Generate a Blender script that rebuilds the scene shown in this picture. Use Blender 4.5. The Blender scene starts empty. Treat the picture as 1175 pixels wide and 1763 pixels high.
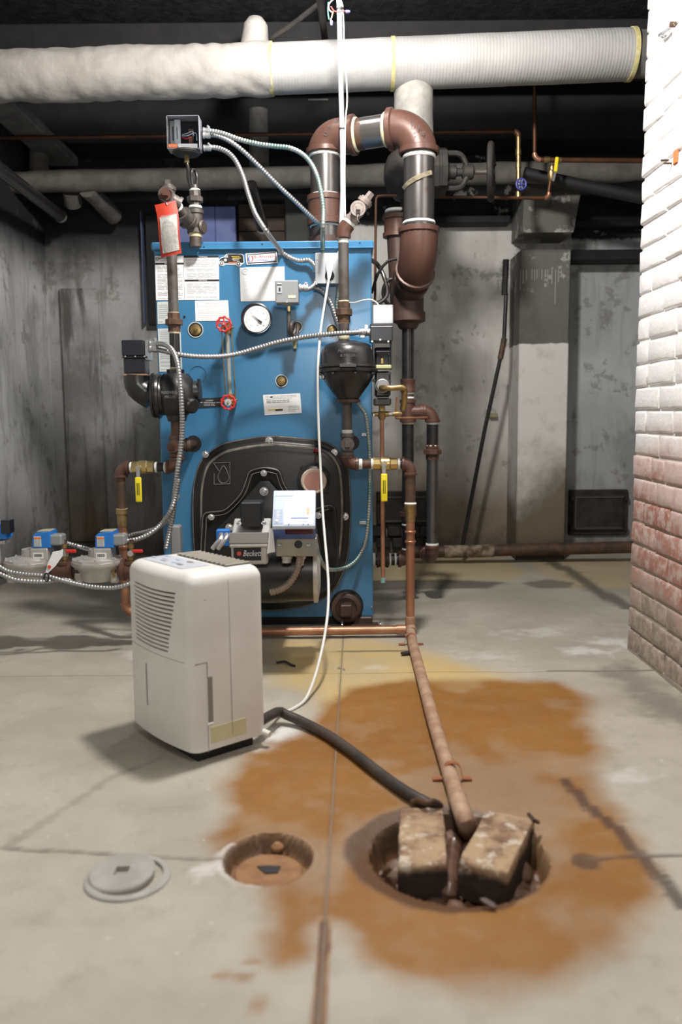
import bpy, bmesh, math, random
import numpy as np
from mathutils import Vector, Matrix, noise
random.seed(7)
C = bpy.context.scene.collection
PI = math.pi
V = Vector

# ------------------------------------------------------------------ camera
W, H, FPX = 1175.0, 1763.0, 1450.0
CAMH, YH = 0.78, 715.0
PITCH = math.atan((H / 2 - YH) / FPX)
ROLL = math.radians(0.5)
cd = bpy.data.cameras.new('camera')
cam = bpy.data.objects.new('camera', cd)
C.objects.link(cam)
cd.sensor_fit = 'VERTICAL'; cd.sensor_height = 36.0; cd.lens = FPX / H * 36.0
cd.clip_start = 0.05; cd.clip_end = 60
R_ = Matrix.Rotation(PI / 2 - PITCH, 4, 'X') @ Matrix.Rotation(-ROLL, 4, 'Z')
cam.matrix_world = Matrix.Translation((0, 0, CAMH)) @ R_
cd.dof.use_dof = True; cd.dof.focus_distance = 2.95; cd.dof.aperture_fstop = 2.8
bpy.context.scene.camera = cam
R3 = R_.to_3x3(); O_ = V((0, 0, CAMH))

def ray(px, py):
    return R3 @ V(((px - W / 2) / FPX, (H / 2 - py) / FPX, -1.0))
def P(px, py, Y):                      # the point seen at px,py that lies at distance Y into the room
    d = ray(px, py); return O_ + d * (Y / d.y)
def F(px, py, z=0.0):                  # the point of the floor seen at px,py
    d = ray(px, py); return O_ + d * ((z - CAMH) / d.z)

# ------------------------------------------------------------------ light
sc = bpy.context.scene
sc.view_settings.view_transform = 'Standard'; sc.view_settings.look = 'None'
sc.view_settings.gamma = 1; sc.view_settings.use_curve_mapping = False
sc.view_settings.exposure = 0.85
wd = bpy.data.worlds.new('World'); sc.world = wd; wd.use_nodes = True
wd.node_tree.nodes['Background'].inputs[0].default_value = (1, 1, 1, 1)
wd.node_tree.nodes['Background'].inputs[1].default_value = 0.015
def light(name, kind, loc, power, color, size=0.05, target=None, **k):
    ld = bpy.data.lights.new(name, kind); ld.energy = power; ld.color = color
    if kind == 'AREA':
        ld.shape = 'DISK'; ld.size = size
    else:
        ld.shadow_soft_size = size
    for a, b in k.items(): setattr(ld, a, b)
    o = bpy.data.objects.new(name, ld); C.objects.link(o); o.location = loc
    if target is not None:
        o.rotation_euler = (V(target) - V(loc)).to_track_quat('-Z', 'Y').to_euler()
    return o
# the basement's bare bulbs: one over the floor in front of the boiler and one by the main; plus an added weak fill near the camera for frontal highlights
light('room_bulb_light', 'POINT', (0.07, 2.16, 2.30), 90, (1.0, 0.965, 0.92), 0.09)
light('ceiling_bulb_light', 'POINT', (-0.12, 3.08, 2.36), 8, (1.0, 0.98, 0.97), 0.04)
light('front_fill_light', 'POINT', (0.05, 0.45, 1.30), 16, (1.0, 0.97, 0.93), 0.10)

# ------------------------------------------------------------------ materials
MATS = {}
def newmat(name):
    m = bpy.data.materials.new(name); m.use_nodes = True
    nt = m.node_tree; b = nt.nodes['Principled BSDF']
    return m, nt, b
class NT:
    """small wrapper to wire nodes quickly"""
    def __init__(s, nt): s.nt = nt
    def n(s, typ, **k):
        x = s.nt.nodes.new(typ)
        for a, b in k.items(): setattr(x, a, b)
        return x
    def l(s, a, b): s.nt.links.new(a, b)
    def noise(s, scale, detail=4, rough=.55, vec=None, dist=0.0):
        x = s.n('ShaderNodeTexNoise'); x.inputs['Scale'].default_value = scale
        x.inputs['Detail'].default_value = detail; x.inputs['Roughness'].default_value = rough
        x.inputs['Distortion'].default_value = dist
        if vec is not None: s.l(vec, x.inputs['Vector'])
        return x.outputs[0]
    def pos(s, sx=1, sy=1, sz=1):
        g = s.n('ShaderNodeNewGeometry')
        m = s.n('ShaderNodeMapping'); m.inputs['Scale'].default_value = (sx, sy, sz)
        s.l(g.outputs['Position'], m.inputs['Vector']); return m.outputs[0]
    def xyz(s, vec=None):
        q = s.n('ShaderNodeSeparateXYZ')
        if vec is None:
            g = s.n('ShaderNodeNewGeometry'); vec = g.outputs['Position']
        s.l(vec, q.inputs[0]); return q.outputs
    def ramp(s, val, lo, hi, a=0.0, b=1.0):
        r = s.n('ShaderNodeMapRange'); r.interpolation_type = 'SMOOTHSTEP'
        r.inputs['From Min'].default_value = lo; r.inputs['From Max'].default_value = hi
        r.inputs['To Min'].default_value = a; r.inputs['To Max'].default_value = b
        s.l(val, r.inputs['Value']); return r.outputs[0]
    def math(s, op, a, b=None):
        r = s.n('ShaderNodeMath', operation=op)
        for i, v in enumerate((a, b)):
            if v is None: continue
            if isinstance(v, (int, float)): r.inputs[i].default_value = v
            else: s.l(v, r.inputs[i])
        return r.outputs[0]
    def mix(s, f, a, b):
        r = s.n('ShaderNodeMix', data_type='RGBA')
        for i, v in ((0, f), (6, a), (7, b)):
            if isinstance(v, (int, float)): r.inputs[i].default_value = v
            elif isinstance(v, (tuple, list)): r.inputs[i].default_value = (*v[:3], 1)
            else: s.l(v, r.inputs[i])
        return r.outputs[2]
    def bump(s, h, b, strength=.3, dist=.01):
        r = s.n('ShaderNodeBump'); r.inputs['Strength'].default_value = strength
        r.inputs['Distance'].default_value = dist
        s.l(h, r.inputs['Height']); s.l(r.outputs[0], b.inputs['Normal']); return r
def M(name, col, rough=.5, metal=0.0, col2=None, scale=20, amt=(.35, .65), bump=0.0, bscale=None, bdist=.003, spec=None, **k):
    if name in MATS: return MATS[name]
    m, nt, b = newmat(name); q = NT(nt)
    b.inputs['Base Color'].default_value = (*col, 1)
    b.inputs['Roughness'].default_value = rough; b.inputs['Metallic'].default_value = metal
    if spec is not None: b.inputs['Specular IOR Level'].default_value = spec
    if col2 is not None:
        f = q.ramp(q.noise(scale, 6, .6, q.pos()), *amt)
        q.l(q.mix(f, col, col2), b.inputs['Base Color'])
        if metal > 0 and k.get('rustmetal'):
            q.l(q.ramp(f, 0, 1, metal, 0.1), b.inputs['Metallic'])
    if bump: q.bump(q.noise(bscale or scale * 4, 5, .6, q.pos()), b, bump, bdist)
    if 'coat' in k: b.inputs['Coat Weight'].default_value = k['coat']
    MATS[name] = m; return m

m_blue = M('boiler_blue_paint', (.045, .185, .35), .25, 0, (.055, .20, .37), 3, spec=.6)
m_black = M('black_cast_paint', (.012, .012, .013), .33, 0, (.02, .019, .018), 12, bump=.25, bscale=120, bdist=.001, spec=.6)
m_blackmatte = M('black_matte', (.014, .014, .015), .6)
m_doorblack = M('burner_door_black', (.012, .012, .012), .36, 0, (.035, .03, .026), 9, (.55, .8), bump=.2, bscale=60, bdist=.001)
m_dust = M('dusty_rim', (.13, .115, .10), .5, 0, (.22, .19, .16), 25)
m_rustfit = M('brown_malleable_iron', (.10, .048, .036), .40, .15, (.115, .055, .038), 14, bump=.25, bscale=150, bdist=.001)
m_rustdark = M('dark_brown_iron', (.065, .038, .030), .5, .15, (.09, .05, .038), 14, bump=.2, bscale=120, bdist=.001)
m_rustpipe = M('rusted_pipe', (.06, .04, .03), .6, .2, (.13, .065, .035), 25, bump=.3, bscale=90, bdist=.001)
m_steelpipe = M('black_steel_pipe', (.17, .16, .155), .28, .8, (.13, .09, .07), 18, (.5, .8), bump=.12, bscale=100, bdist=.001)
m_greypipe = M('dull_steel_pipe', (.13, .12, .11), .5, .4, (.09, .07, .06), 20, bump=.2, bscale=120, bdist=.001)
m_blackpipe = M('black_pipe', (.016, .016, .017), .3, .1, (.028, .025, .023), 30)
m_tape = M('white_thread_tape', (.75, .75, .70), .6, bump=.4, bscale=200, bdist=.001)
m_yellowseal = M('yellowish_thread_tape', (.62, .56, .36), .6, bump=.4, bscale=200, bdist=.001)
m_galv = M('galvanised_steel', (.62, .63, .65), .35, .85, (.48, .49, .51), 30)
m_conduit = M('armoured_conduit_steel', (.42, .42, .42), .42, .85)
m_conduitg = M('green_tinted_conduit', (.42, .45, .44), .4, .7, (.20, .33, .30), 12, (.4, .65))
m_conduitd = M('dirty_conduit_steel', (.30, .24, .19), .5, .5)
m_alu = M('cast_aluminium', (.60, .58, .55), .45, .55, (.50, .48, .45), 20, bump=.2, bscale=200, bdist=.001)
m_chrome = M('bright_steel', (.75, .75, .76), .25, .9)
m_brass = M('brass', (.45, .32, .14), .35, .85, (.32, .22, .10), 40)
m_brassb = M('bright_brass', (.62, .48, .22), .3, .85)
m_copper = M('dull_copper', (.48, .25, .15), .38, .6, (.36, .17, .10), 12, bump=.1, bscale=120)
m_copperd = M('dirty_copper', (.38, .22, .14), .65, .15, (.50, .34, .23), 22, bump=.2, bscale=150)
m_copperback = M('tarnished_copper', (.13, .05, .022), .5, .5, (.07, .035, .02), 10)
m_yellow = M('yellow_lever_vinyl', (.88, .72, .02), .4)
m_red = M('red_handwheel', (.60, .035, .03), .35)
m_redtag = M('red_card', (.45, .038, .017), .55)
m_paper = M('white_paper', (.82, .82, .82), .5)
m_paperdirty = M('soiled_tag_paper', (.52, .50, .46), .7, 0, (.40, .38, .34), 60)
m_paperdull = M('weathered_label_paper', (.58, .62, .60), .6)
m_ink = M('black_ink', (.02, .02, .022), .6)
m_inkgrey = M('grey_print', (.42, .42, .44), .7)
m_inkred = M('red_print', (.75, .09, .06), .6)
m_inkblue = M('blue_print', (.10, .10, .50), .6)
m_inkorange = M('orange_print', (.85, .20, .05), .6)
m_inkyellow = M('yellow_print', (.75, .55, .08), .6)
m_greybox = M('grey_enamel', (.30, .31, .31), .4, .2)
m_greyboxl = M('light_grey_enamel', (.48, .51, .53), .4, .2)
m_switchblack = M('satin_black_steel', (.018, .018, .026), .35, .2, spec=.7)
m_bluebox = M('blue_plastic', (.02, .19, .62), .4)
m_bluecontrol = M('control_blue_plastic', (.055, .11, .33), .4)
m_palecontrol = M('pale_control_cover', (.62, .72, .88), .35)
m_whiteplastic = M('dehumidifier_plastic', (.80, .785, .75), .42, 0, (.74, .72, .68), 7, spec=.5)
m_buttons = M('pale_panel_print', (.50, .56, .68), .4)
m_darkslot = M('dark_filter_foam', (.022, .018, .014), .9)
m_stickyellow = M('faded_yellow_sticker', (.62, .58, .33), .6, 0, (.66, .63, .42), 30)
m_cordwhite = M('white_cord', (.78, .77, .73), .45)
m_cordblack = M('black_hose_rubber', (.03, .026, .024), .55, 0, (.075, .055, .045), 15)
m_emt = M('white_conduit_paint', (.78, .79, .80), .3, .4)
m_glassdark = M('sight_glass', (.45, .22, .17), .2)
m_glass = None
m_insul = M('insulation_jacket', (.40, .375, .345), .75, 0, (.34, .315, .285), 8, bump=.5, bscale=4, bdist=.03)
m_insulnew = M('insulation_jacket_ribbed', (.80, .79, .78), .6, 0, (.74, .73, .71), 8)
m_insulold = M('aged_insulation_canvas', (.13, .12, .105), .85, 0, (.085, .078, .068), 10, bump=.5, bscale=20, bdist=.01)
m_insulyel = M('fibreglass_edge', (.50, .42, .15), .95, 0, (.62, .56, .30), 50)
m_woodbrown = M('brown_board', (.06, .038, .026), .75, 0, (.045, .028, .02), 30)
m_bluewood = M('blue_painted_board', (.13, .17, .40), .7, 0, (.18, .22, .46), 8)
m_ironblack = M('sooty_cast_iron', (.022, .02, .019), .65, .2, (.045, .038, .033), 15, bump=.4, bscale=60, bdist=.002)
m_soot = M('sooty_timber', (.006, .006, .007), .8, 0, (.012, .0115, .012), 12)
m_stonegrey = M('stone_grey_collar', (.16, .155, .14), .9, 0, (.11, .105, .1), 15)
m_sumpbrick = None
def ribmat():
    m, nt, b = newmat('ribbed_jacket'); q = NT(nt)
    x = q.xyz(q.pos(1, 1, 1))
    f = q.ramp(q.noise(8, 4, .6, q.pos()), .3, .7)
    q.l(q.mix(f, (.40, .392, .38), (.35, .342, .33)), b.inputs['Base Color'])
    b.inputs['Roughness'].default_value = .6
    w = q.math('SINE', q.math('MULTIPLY', x[0], 480.0))
    h = q.math('ADD', q.math('MULTIPLY', w, .25), q.math('MULTIPLY', q.noise(22, 4, .6, q.pos()), 1.6))
    q.bump(h, b, .3, .004)
    MATS['ribbed_jacket'] = m; return m
m_insulnew = ribmat()
def glassmat():
    m, nt, b = newmat('clear_cover'); b.inputs['Base Color'].default_value = (.9, .92, .95, 1)
    b.inputs['Roughness'].default_value = .05; b.inputs['Transmission Weight'].default_value = 1.0
    b.inputs['IOR'].default_value = 1.1; return m
m_glass = glassmat()

# ------------------------------------------------------------------ mesh helpers
class MB:
    def __init__(s): s.v = []; s.f = []
    def add(s, vs, fs):
        o = len(s.v); s.v += [tuple(v) for v in vs]; s.f += [tuple(i + o for i in f) for f in fs]; return s
    def rings(s, rings, closed_ends=True):
        n = len(rings[0]); vs = [p for r in rings for p in r]; fs = []
        for k in range(len(rings) - 1):
            a, b = k * n, (k + 1) * n
            for i in range(n):
                j = (i + 1) % n; fs.append((a + i, a + j, b + j, b + i))
        if closed_ends:
            fs.append(tuple(range(n - 1, -1, -1))); fs.append(tuple(range((len(rings) - 1) * n, len(rings) * n)))
        return s.add(vs, fs)
    def tube(s, pts, r, seg=12, closed_ends=True, prof=None):
        pts = [V(p) for p in pts]; n = len(pts)
        rr = r if isinstance(r, (list, tuple)) else [r] * n
        T = []
        for i in range(n):
            a = pts[max(i - 1, 0)]; b = pts[min(i + 1, n - 1)]
            t = b - a; T.append(t.normalized() if t.length > 1e-9 else (T[-1] if T else V((0, 0, 1))))
        up = V((0, 0, 1)) if abs(T[0].z) < .9 else V((0, 1, 0))
        N = (up - T[0] * up.dot(T[0])).normalized(); rings = []
        for i in range(n):
            N = (N - T[i] * N.dot(T[i]))
            N = N.normalized() if N.length > 1e-9 else T[i].orthogonal().normalized()
            B = T[i].cross(N)
            rings.append([pts[i] + (N * math.cos(2 * PI * k / seg) + B * math.sin(2 * PI * k / seg)) * rr[i] for k in range(seg)])
        return s.rings(rings, closed_ends)
    def lathe(s, o, ax, prof, seg=24, caps=True, rot=0.0):
        o = V(o); ax = V(ax).normalized()
        N = ax.orthogonal().normalized()
        if abs(ax.z) > .99: N = V((1, 0, 0))
        elif abs(ax.y) > .99 or abs(ax.x) > .99: N = V((0, 0, 1))
        B = ax.cross(N)
        return s.rings([[o + ax * d + (N * math.cos(2 * PI * k / seg + rot) + B * math.sin(2 * PI * k / seg + rot)) * max(r, 1e-5) for k in range(seg)] for d, r in prof], caps)
    def cyl(s, a, b, r, seg=20, bev=0.0):
        a = V(a); b = V(b); L = (b - a).length
        p = [(0, r), (L, r)] if not bev else [(0, r - bev), (bev, r), (L - bev, r), (L, r - bev)]
        return s.lathe(a, b - a, p, seg)
    def box(s, c, size, bev=0.0, rot=None, seg=1):
        bm = bmesh.new(); bmesh.ops.create_cube(bm, size=1.0)
        bmesh.ops.scale(bm, vec=V(size), verts=bm.verts)
        if bev: bmesh.ops.bevel(bm, geom=bm.edges[:], offset=bev, segments=seg, profile=.5, affect='EDGES')
        Mx = Matrix.Translation(V(c))
        if rot is not None: Mx = Mx @ (rot.to_4x4() if hasattr(rot, 'to_4x4') else rot)
        bm.verts.ensure_lookup_table(); bm.verts.index_update()
        s.add([Mx @ v.co for v in bm.verts], [[v.index for v in f.verts] for f in bm.faces]); bm.free(); return s
    def prism(s, poly, n, th, bev=0.0):
        """poly: world points, extruded along n by th; the far cap shrunk by bev"""
        poly = [V(p) for p in poly]; n = V(n).normalized(); m = len(poly)
        area = V((0, 0, 0))
        for i in range(m): area += poly[i].cross(poly[(i + 1) % m])
        if area.dot(n) < 0: poly.reverse()
        def shrink(b):
            out = []
            for i in range(m):
                a, p, c = poly[i - 1], poly[i], poly[(i + 1) % m]
                e1 = (p - a).normalized(); e2 = (c - p).normalized()
                n1 = n.cross(e1); n2 = n.cross(e2); w = (n1 + n2)
                L = w.length_squared
                out.append(p + (w * (2 / L) if L > .6 else n1) * b)
            return out
        r = [poly, [p + n * (th - bev) for p in poly]]
        if bev: r.append([p + n * th for p in shrink(bev)])
        return s.rings(r)
    def quad(s, a, b, c, d): return s.add([a, b, c, d], [(0, 1, 2, 3)])
def mesh_of(name, mb, m, smooth=35):
    me = bpy.data.meshes.new(name); me.from_pydata([tuple(v) for v in mb.v], [], mb.f); me.validate(); me.update()
    if m is not None: me.materials.append(m)
    if smooth:
        me.polygons.foreach_set('use_smooth', [True] * len(me.polygons))
        me.set_sharp_from_angle(angle=math.radians(smooth))
    bm = bmesh.new(); bm.from_mesh(me); bmesh.ops.recalc_face_normals(bm, faces=bm.faces); bm.to_mesh(me); bm.free()
    return me
def link(name, me, root=None):
    o = bpy.data.objects.new(name, me); C.objects.link(o)
    if root is not None:
        o.parent = root; 
        if root.parent is None and root.type == 'EMPTY': o.location = -V(root.location)
    return o
def part(name, mb, m, root=None, smooth=35, label=None, kind=None):
    o = link(name, mesh_of(name, mb, m, smooth), root)
    if label: o['label'] = label
    if kind: o['kind'] = kind
    return o
def tag(o, label=None, cat=None, group=None, kind=None):
    for k, v in (('label', label), ('category', cat), ('group', group), ('kind', kind)):
        if v: o[k] = v
    return o
def thing(name, label, cat, loc=(0, 0, 0), group=None):
    o = bpy.data.objects.new(name, None); C.objects.link(o); o.location = V(loc); o.empty_display_size = .05
    return tag(o, label, cat, group)
def struct(name, mb, m, root=None, smooth=35):
    o = part(name, mb, m, root, smooth); o['kind'] = 'structure'; return o
def spline(pts, step=.01):
    pts = [V(p) for p in pts]; q = [pts[0] * 2 - pts[1]] + pts + [pts[-1] * 2 - pts[-2]]; out = []
    for i in range(1, len(q) - 2):
        p0, p1, p2, p3 = q[i - 1:i + 3]; n = max(2, int((p2 - p1).length / step))
        for k in range(n):
            t = k / n
            out.append(.5 * ((2 * p1) + (p2 - p0) * t + (2 * p0 - 5 * p1 + 4 * p2 - p3) * t * t + (3 * p1 - p0 - 3 * p2 + p3) * t ** 3))
    out.append(pts[-1]); return out
def resample(pts, step):
    L = [0]
    for a, b in zip(pts, pts[1:]): L.append(L[-1] + (b - a).length)
    n = max(2, int(L[-1] / step)); out = []; j = 0
    for k in range(n + 1):
        d = L[-1] * k / n
        while j < len(L) - 2 and L[j + 1] < d: j += 1
        t = (d - L[j]) / max(L[j + 1] - L[j], 1e-9); out.append(pts[j].lerp(pts[j + 1], t))
    return out
def text_mb(txt, origin, right, up, size, depth=0.0006, align='LEFT', shear=0.0, width=None):
    """lettering as thin raised geometry; origin is the text's lower-left (or centre)"""
    cu = bpy.data.curves.new('t', 'FONT'); cu.body = txt; cu.size = 1.0; cu.align_x = align; cu.shear = shear
    cu.extrude = 0.0; cu.resolution_u = 2
    ob = bpy.data.objects.new('t', cu); C.objects.link(ob)
    dg = bpy.context.evaluated_depsgraph_get(); dg.update()
    me = bpy.data.meshes.new_from_object(ob.evaluated_get(dg))
    right = V(right).normalized(); up = V(up).normalized(); n = right.cross(up)
    sx = size
    if width and len(me.vertices):
        xs = [v.co.x for v in me.vertices]; sx = width / max(max(xs) - min(xs), 1e-6)
    mb = MB()
    mb.add([V(origin) + right * v.co.x * sx + up * v.co.y * size + n * depth for v in me.vertices], [list(p.vertices) for p in me.polygons])
    bpy.data.objects.remove(ob); bpy.data.curves.remove(cu); bpy.data.meshes.remove(me)
    return mb
XR, ZU, YF = V((1, 0, 0)), V((0, 0, 1)), V((0, -1, 0))
# ================================================================== the setting
def vn(x, y, f, seed=0):
    """cheap value noise on arrays"""
    x = x * f + 37.1 * seed; y = y * f + 11.7 * seed
    xi = np.floor(x); yi = np.floor(y); fx = x - xi; fy = y - yi
    fx = fx * fx * (3 - 2 * fx); fy = fy * fy * (3 - 2 * fy)
    h = lambda a, b: np.modf(np.abs(np.sin(a * 127.1 + b * 311.7 + seed * 7.3) * 43758.5453))[0]
    return (h(xi, yi) * (1 - fx) + h(xi + 1, yi) * fx) * (1 - fy) + (h(xi, yi + 1) * (1 - fx) + h(xi + 1, yi + 1) * fx) * fy
def fbm(x, y, f, seed=0, o=4):
    r = 0; a = .5
    for k in range(o): r = r + a * vn(x, y, f * 2 ** k, seed + k); a *= .5
    return r / (1 - .5 ** o)
def sdist(x, y, poly):
    """signed distance to a polygon, negative inside"""
    d = np.full(x.shape, 1e9); ins = np.zeros(x.shape, bool); n = len(poly)
    for i in range(n):
        ax, ay = poly[i]; bx, by = poly[(i + 1) % n]; ex, ey = bx - ax, by - ay
        t = np.clip(((x - ax) * ex + (y - ay) * ey) / (ex * ex + ey * ey + 1e-12), 0, 1)
        d = np.minimum(d, np.hypot(x - ax - t * ex, y - ay - t * ey))
        if ay != by: ins ^= ((ay > y) != (by > y)) & (x < ex * (y - ay) / (by - ay) + ax)
    return np.where(ins, -d, d)
def ldist(x, y, line):
    d = np.full(x.shape, 1e9)
    for (ax, ay), (bx, by) in zip(line, line[1:]):
        ex, ey = bx - ax, by - ay
        t = np.clip(((x - ax) * ex + (y - ay) * ey) / (ex * ex + ey * ey + 1e-12), 0, 1)
        d = np.minimum(d, np.hypot(x - ax - t * ex, y - ay - t * ey))
    return d
def fp(*pp): return [tuple(F(*p)[:2]) for p in pp]
sm = lambda v, a, b: (lambda t: t * t * (3 - 2 * t))(np.clip((v - a) / (b - a), 0, 1))
RUST = fp((600,1188),(700,1172),(850,1172),(960,1176),(1015,1206),(1000,1250),(1040,1290),(1020,1330),(1000,1350),(1060,1400),(1105,1460),
          (1122,1520),(1105,1590),(1060,1640),(960,1678),(830,1690),(700,1668),(640,1640),(600,1600),(562,1590),(540,1600),(520,1640),(490,1652),(468,1610),(462,1560),
          (440,1520),(395,1490),(385,1440),(398,1400),(398,1350),(430,1300),(490,1278),(540,1255),(560,1215))
YEL = fp((470,1100),(640,1098),(760,1125),(870,1160),(900,1185),(760,1190),(690,1200),(600,1232),(545,1225),(520,1190),(470,1180))
YEL2 = fp((640,962),(860,962),(900,985),(880,997),(640,1002))
YEL3 = fp((905,962),(1085,962),(1085,1010),(990,1012),(940,990))
CRK = fp((945,966),(985,985),(1030,1018),(1085,1046))
CRK2 = fp((975,1345),(1010,1385),(1060,1425),(1090,1462),(1130,1500),(1175,1560))
CRK3 = fp((10,1458),(100,1400),(190,1340),(275,1305))
CRKL = fp((0,1460),(120,1466),(250,1474),(390,1480))
CRKR = fp((1010,1480),(1090,1474),(1175,1472),(1300,1468))
DIRT = fp((1020,1150),(1090,1140),(1175,1195),(1260,1240),(1260,1290),(1130,1245),(1090,1210))
PUD = fp((640,1000),(760,998),(868,1003),(840,1012),(640,1016))
PUD2 = fp((900,1004),(945,998),(990,1004),(980,1012),(930,1013))
SC = F(789, 1466); CC = F(462, 1480); DC = F(214, 1512)
SR, CR = .158, .079
S0, S1 = F(549, 1763), F(590, 1118)
def seamx(y): return S0.x + (y - S0.y) * (S1.x - S0.x) / (S1.y - S0.y)
Y2S = F(860, 1157).y
def floor_fields(X, Y):
    nz = fbm(X, Y, 9, 1); nz2 = fbm(X, Y, 34, 5); nf = fbm(X, Y, 120, 9, 3)
    wob = (nz - .5) * .055 + (nz2 - .5) * .015
    rust = 1 - sm(sdist(X, Y, RUST) + wob, -.035, .05)
    rust *= .72 + .45 * sm(fbm(X, Y, 5, 3), .3, .6)
    for c, r in (((430,1520),.02),((437,1655),.014),((465,1640),.012),((420,1682),.014),((447,1730),.012),((380,1680),.013)):
        q = F(*c); rust = np.maximum(rust, .6 * (1 - sm(np.hypot((X - q.x) * .6, Y - q.y) + (nz2 - .5) * .01, r * .3, r)))
    yel = (1 - sm(sdist(X, Y, YEL) + wob * 1.3, -.08, .05)) * (.55 + .5 * nz)
    yel = np.maximum(yel, .55 * (1 - sm(sdist(X, Y, YEL2) + wob, -.03, .06)))
    yel = np.maximum(yel, .45 * (1 - sm(sdist(X, Y, YEL3) + wob, -.03, .06)))
    dark = np.zeros_like(X)
    def dk(d, w, a, soft=.6):
        nonlocal dark; dark = np.maximum(dark, a * (1 - sm(d, w * soft, w)))
    dk(ldist(X, Y, CRK) + (nz2 - .5) * .03, .05, .75); dk(ldist(X, Y, CRK2) + (nf - .5) * .012 - .006 * nz, .013, .85)
    dk(ldist(X, Y, CRK3) + (nz2 - .5) * .02, .012, .25); dk(ldist(X, Y, CRKL) + (nz2 - .5) * .006, .006, .55); dk(ldist(X, Y, CRKR), .006, .8)
    dk(sdist(X, Y, DIRT) + (nz2 - .5) * .05 + wob * 1.5, .03, .5, -2)
    dk(sdist(X, Y, PUD) + wob * .4, .03, .75, -.5); dk(sdist(X, Y, PUD2) + wob * .2, .02, .65, -.5)
    q = F(1008, 1484); dk(np.hypot(X - q.x, (Y - q.y) * .9) + (nz - .5) * .02, .032, .8, .7)
    ds = np.hypot(X - SC.x, Y - SC.y); sx = (X - SC.x) / (ds + 1e-6)
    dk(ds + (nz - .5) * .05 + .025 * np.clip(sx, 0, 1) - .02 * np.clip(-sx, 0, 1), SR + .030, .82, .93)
    dk(np.abs(X - seamx(Y)) + np.where(Y > F(560, 1590).y, .1, 0) + (nz2 - .5) * .008, .009, .85)
    dk(np.abs(X - seamx(Y)) + (nz2 - .5) * .004, .007, .28)
    dk(ldist(X, Y, fp((478,1121),(702,1121))), .006, .8)
    nb_ = (Y < F(560, 1585).y) * (1 - sm(np.abs(X - seamx(Y)) + (nz2 - .5) * .008, .006, .014)); rust = np.maximum(rust, nb_)
    # mortar line of the transverse joint
    dk(np.abs(Y - Y2S) + np.where((X > .62) & (X < 1.0), 0, .02), .008, .5)
    white = np.zeros_like(X)
    for c, r, a in (((590,1255),.10,.9),((500,1262),.09,.95),((455,1290),.05,.8),((225,1128),.10,.5),((1010,1120),.10,.6),((1060,1105),.12,.6),((380,1498),.05,.9),((420,1520),.035,.8),((650,1150),.05,.3),
                    ((930,1090),.14,.35),((820,1130),.12,.35),((1085,1335),.06,.4)):
        q = F(*c); white = np.maximum(white, a * (1 - sm(np.hypot((X - q.x) * .6, Y - q.y) + (nz2 - .5) * r * 1.2 + (nz - .5) * r, r * .1, r * .7)))
    q = F(560, 1240)
    white = white * (1 - .8 * rust)
    white = np.maximum(white, .5 * (1 - sm(np.abs(np.hypot(X - CC.x, Y - CC.y) - CR - .008) + np.where((X < CC.x) & (Y < CC.y + .05), 0, .1), .002, .012)))
    h = (nz - .5) * .005 + (nz2 - .5) * .0016
    h = h - .004 * (1 - sm(ldist(X, Y, CRKL), .002, .006)) - .004 * (1 - sm(ldist(X, Y, CRKR), .002, .006))
    edge = SR + (nz - .5) * .02
    pit = 1 - sm(ds, edge - .014, edge)
    ph = -.062 + (nz2 - .5) * .05 + (nz - .5) * .03
    h = h * (1 - pit) + ph * pit - .008 * (1 - sm(ds, edge, edge + .04)) * (1 - pit)
    dc = np.hypot(X - CC.x, (Y - CC.y) / 1.12)
    e2 = CR + (nz2 - .5) * .008; c2 = 1 - sm(dc, e2 - .010, e2)
    h = h * (1 - c2) + (-.032 + (nz2 - .5) * .004) * c2 + .004 * (1 - sm(np.abs(dc - CR - .006), .002, .012)) * (1 - c2)
    rust = np.maximum(rust, c2 * .95); rust = np.maximum(rust, pit)
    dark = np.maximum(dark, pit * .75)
    dark = np.maximum(dark, .8 * sm(dc, CR * .80, CR * .90) * (1 - sm(dc, CR * .97, CR * 1.02)))  # shade on the cleanout hole's wall, put into the dark mask
    return h, rust, yel, dark, white
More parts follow.
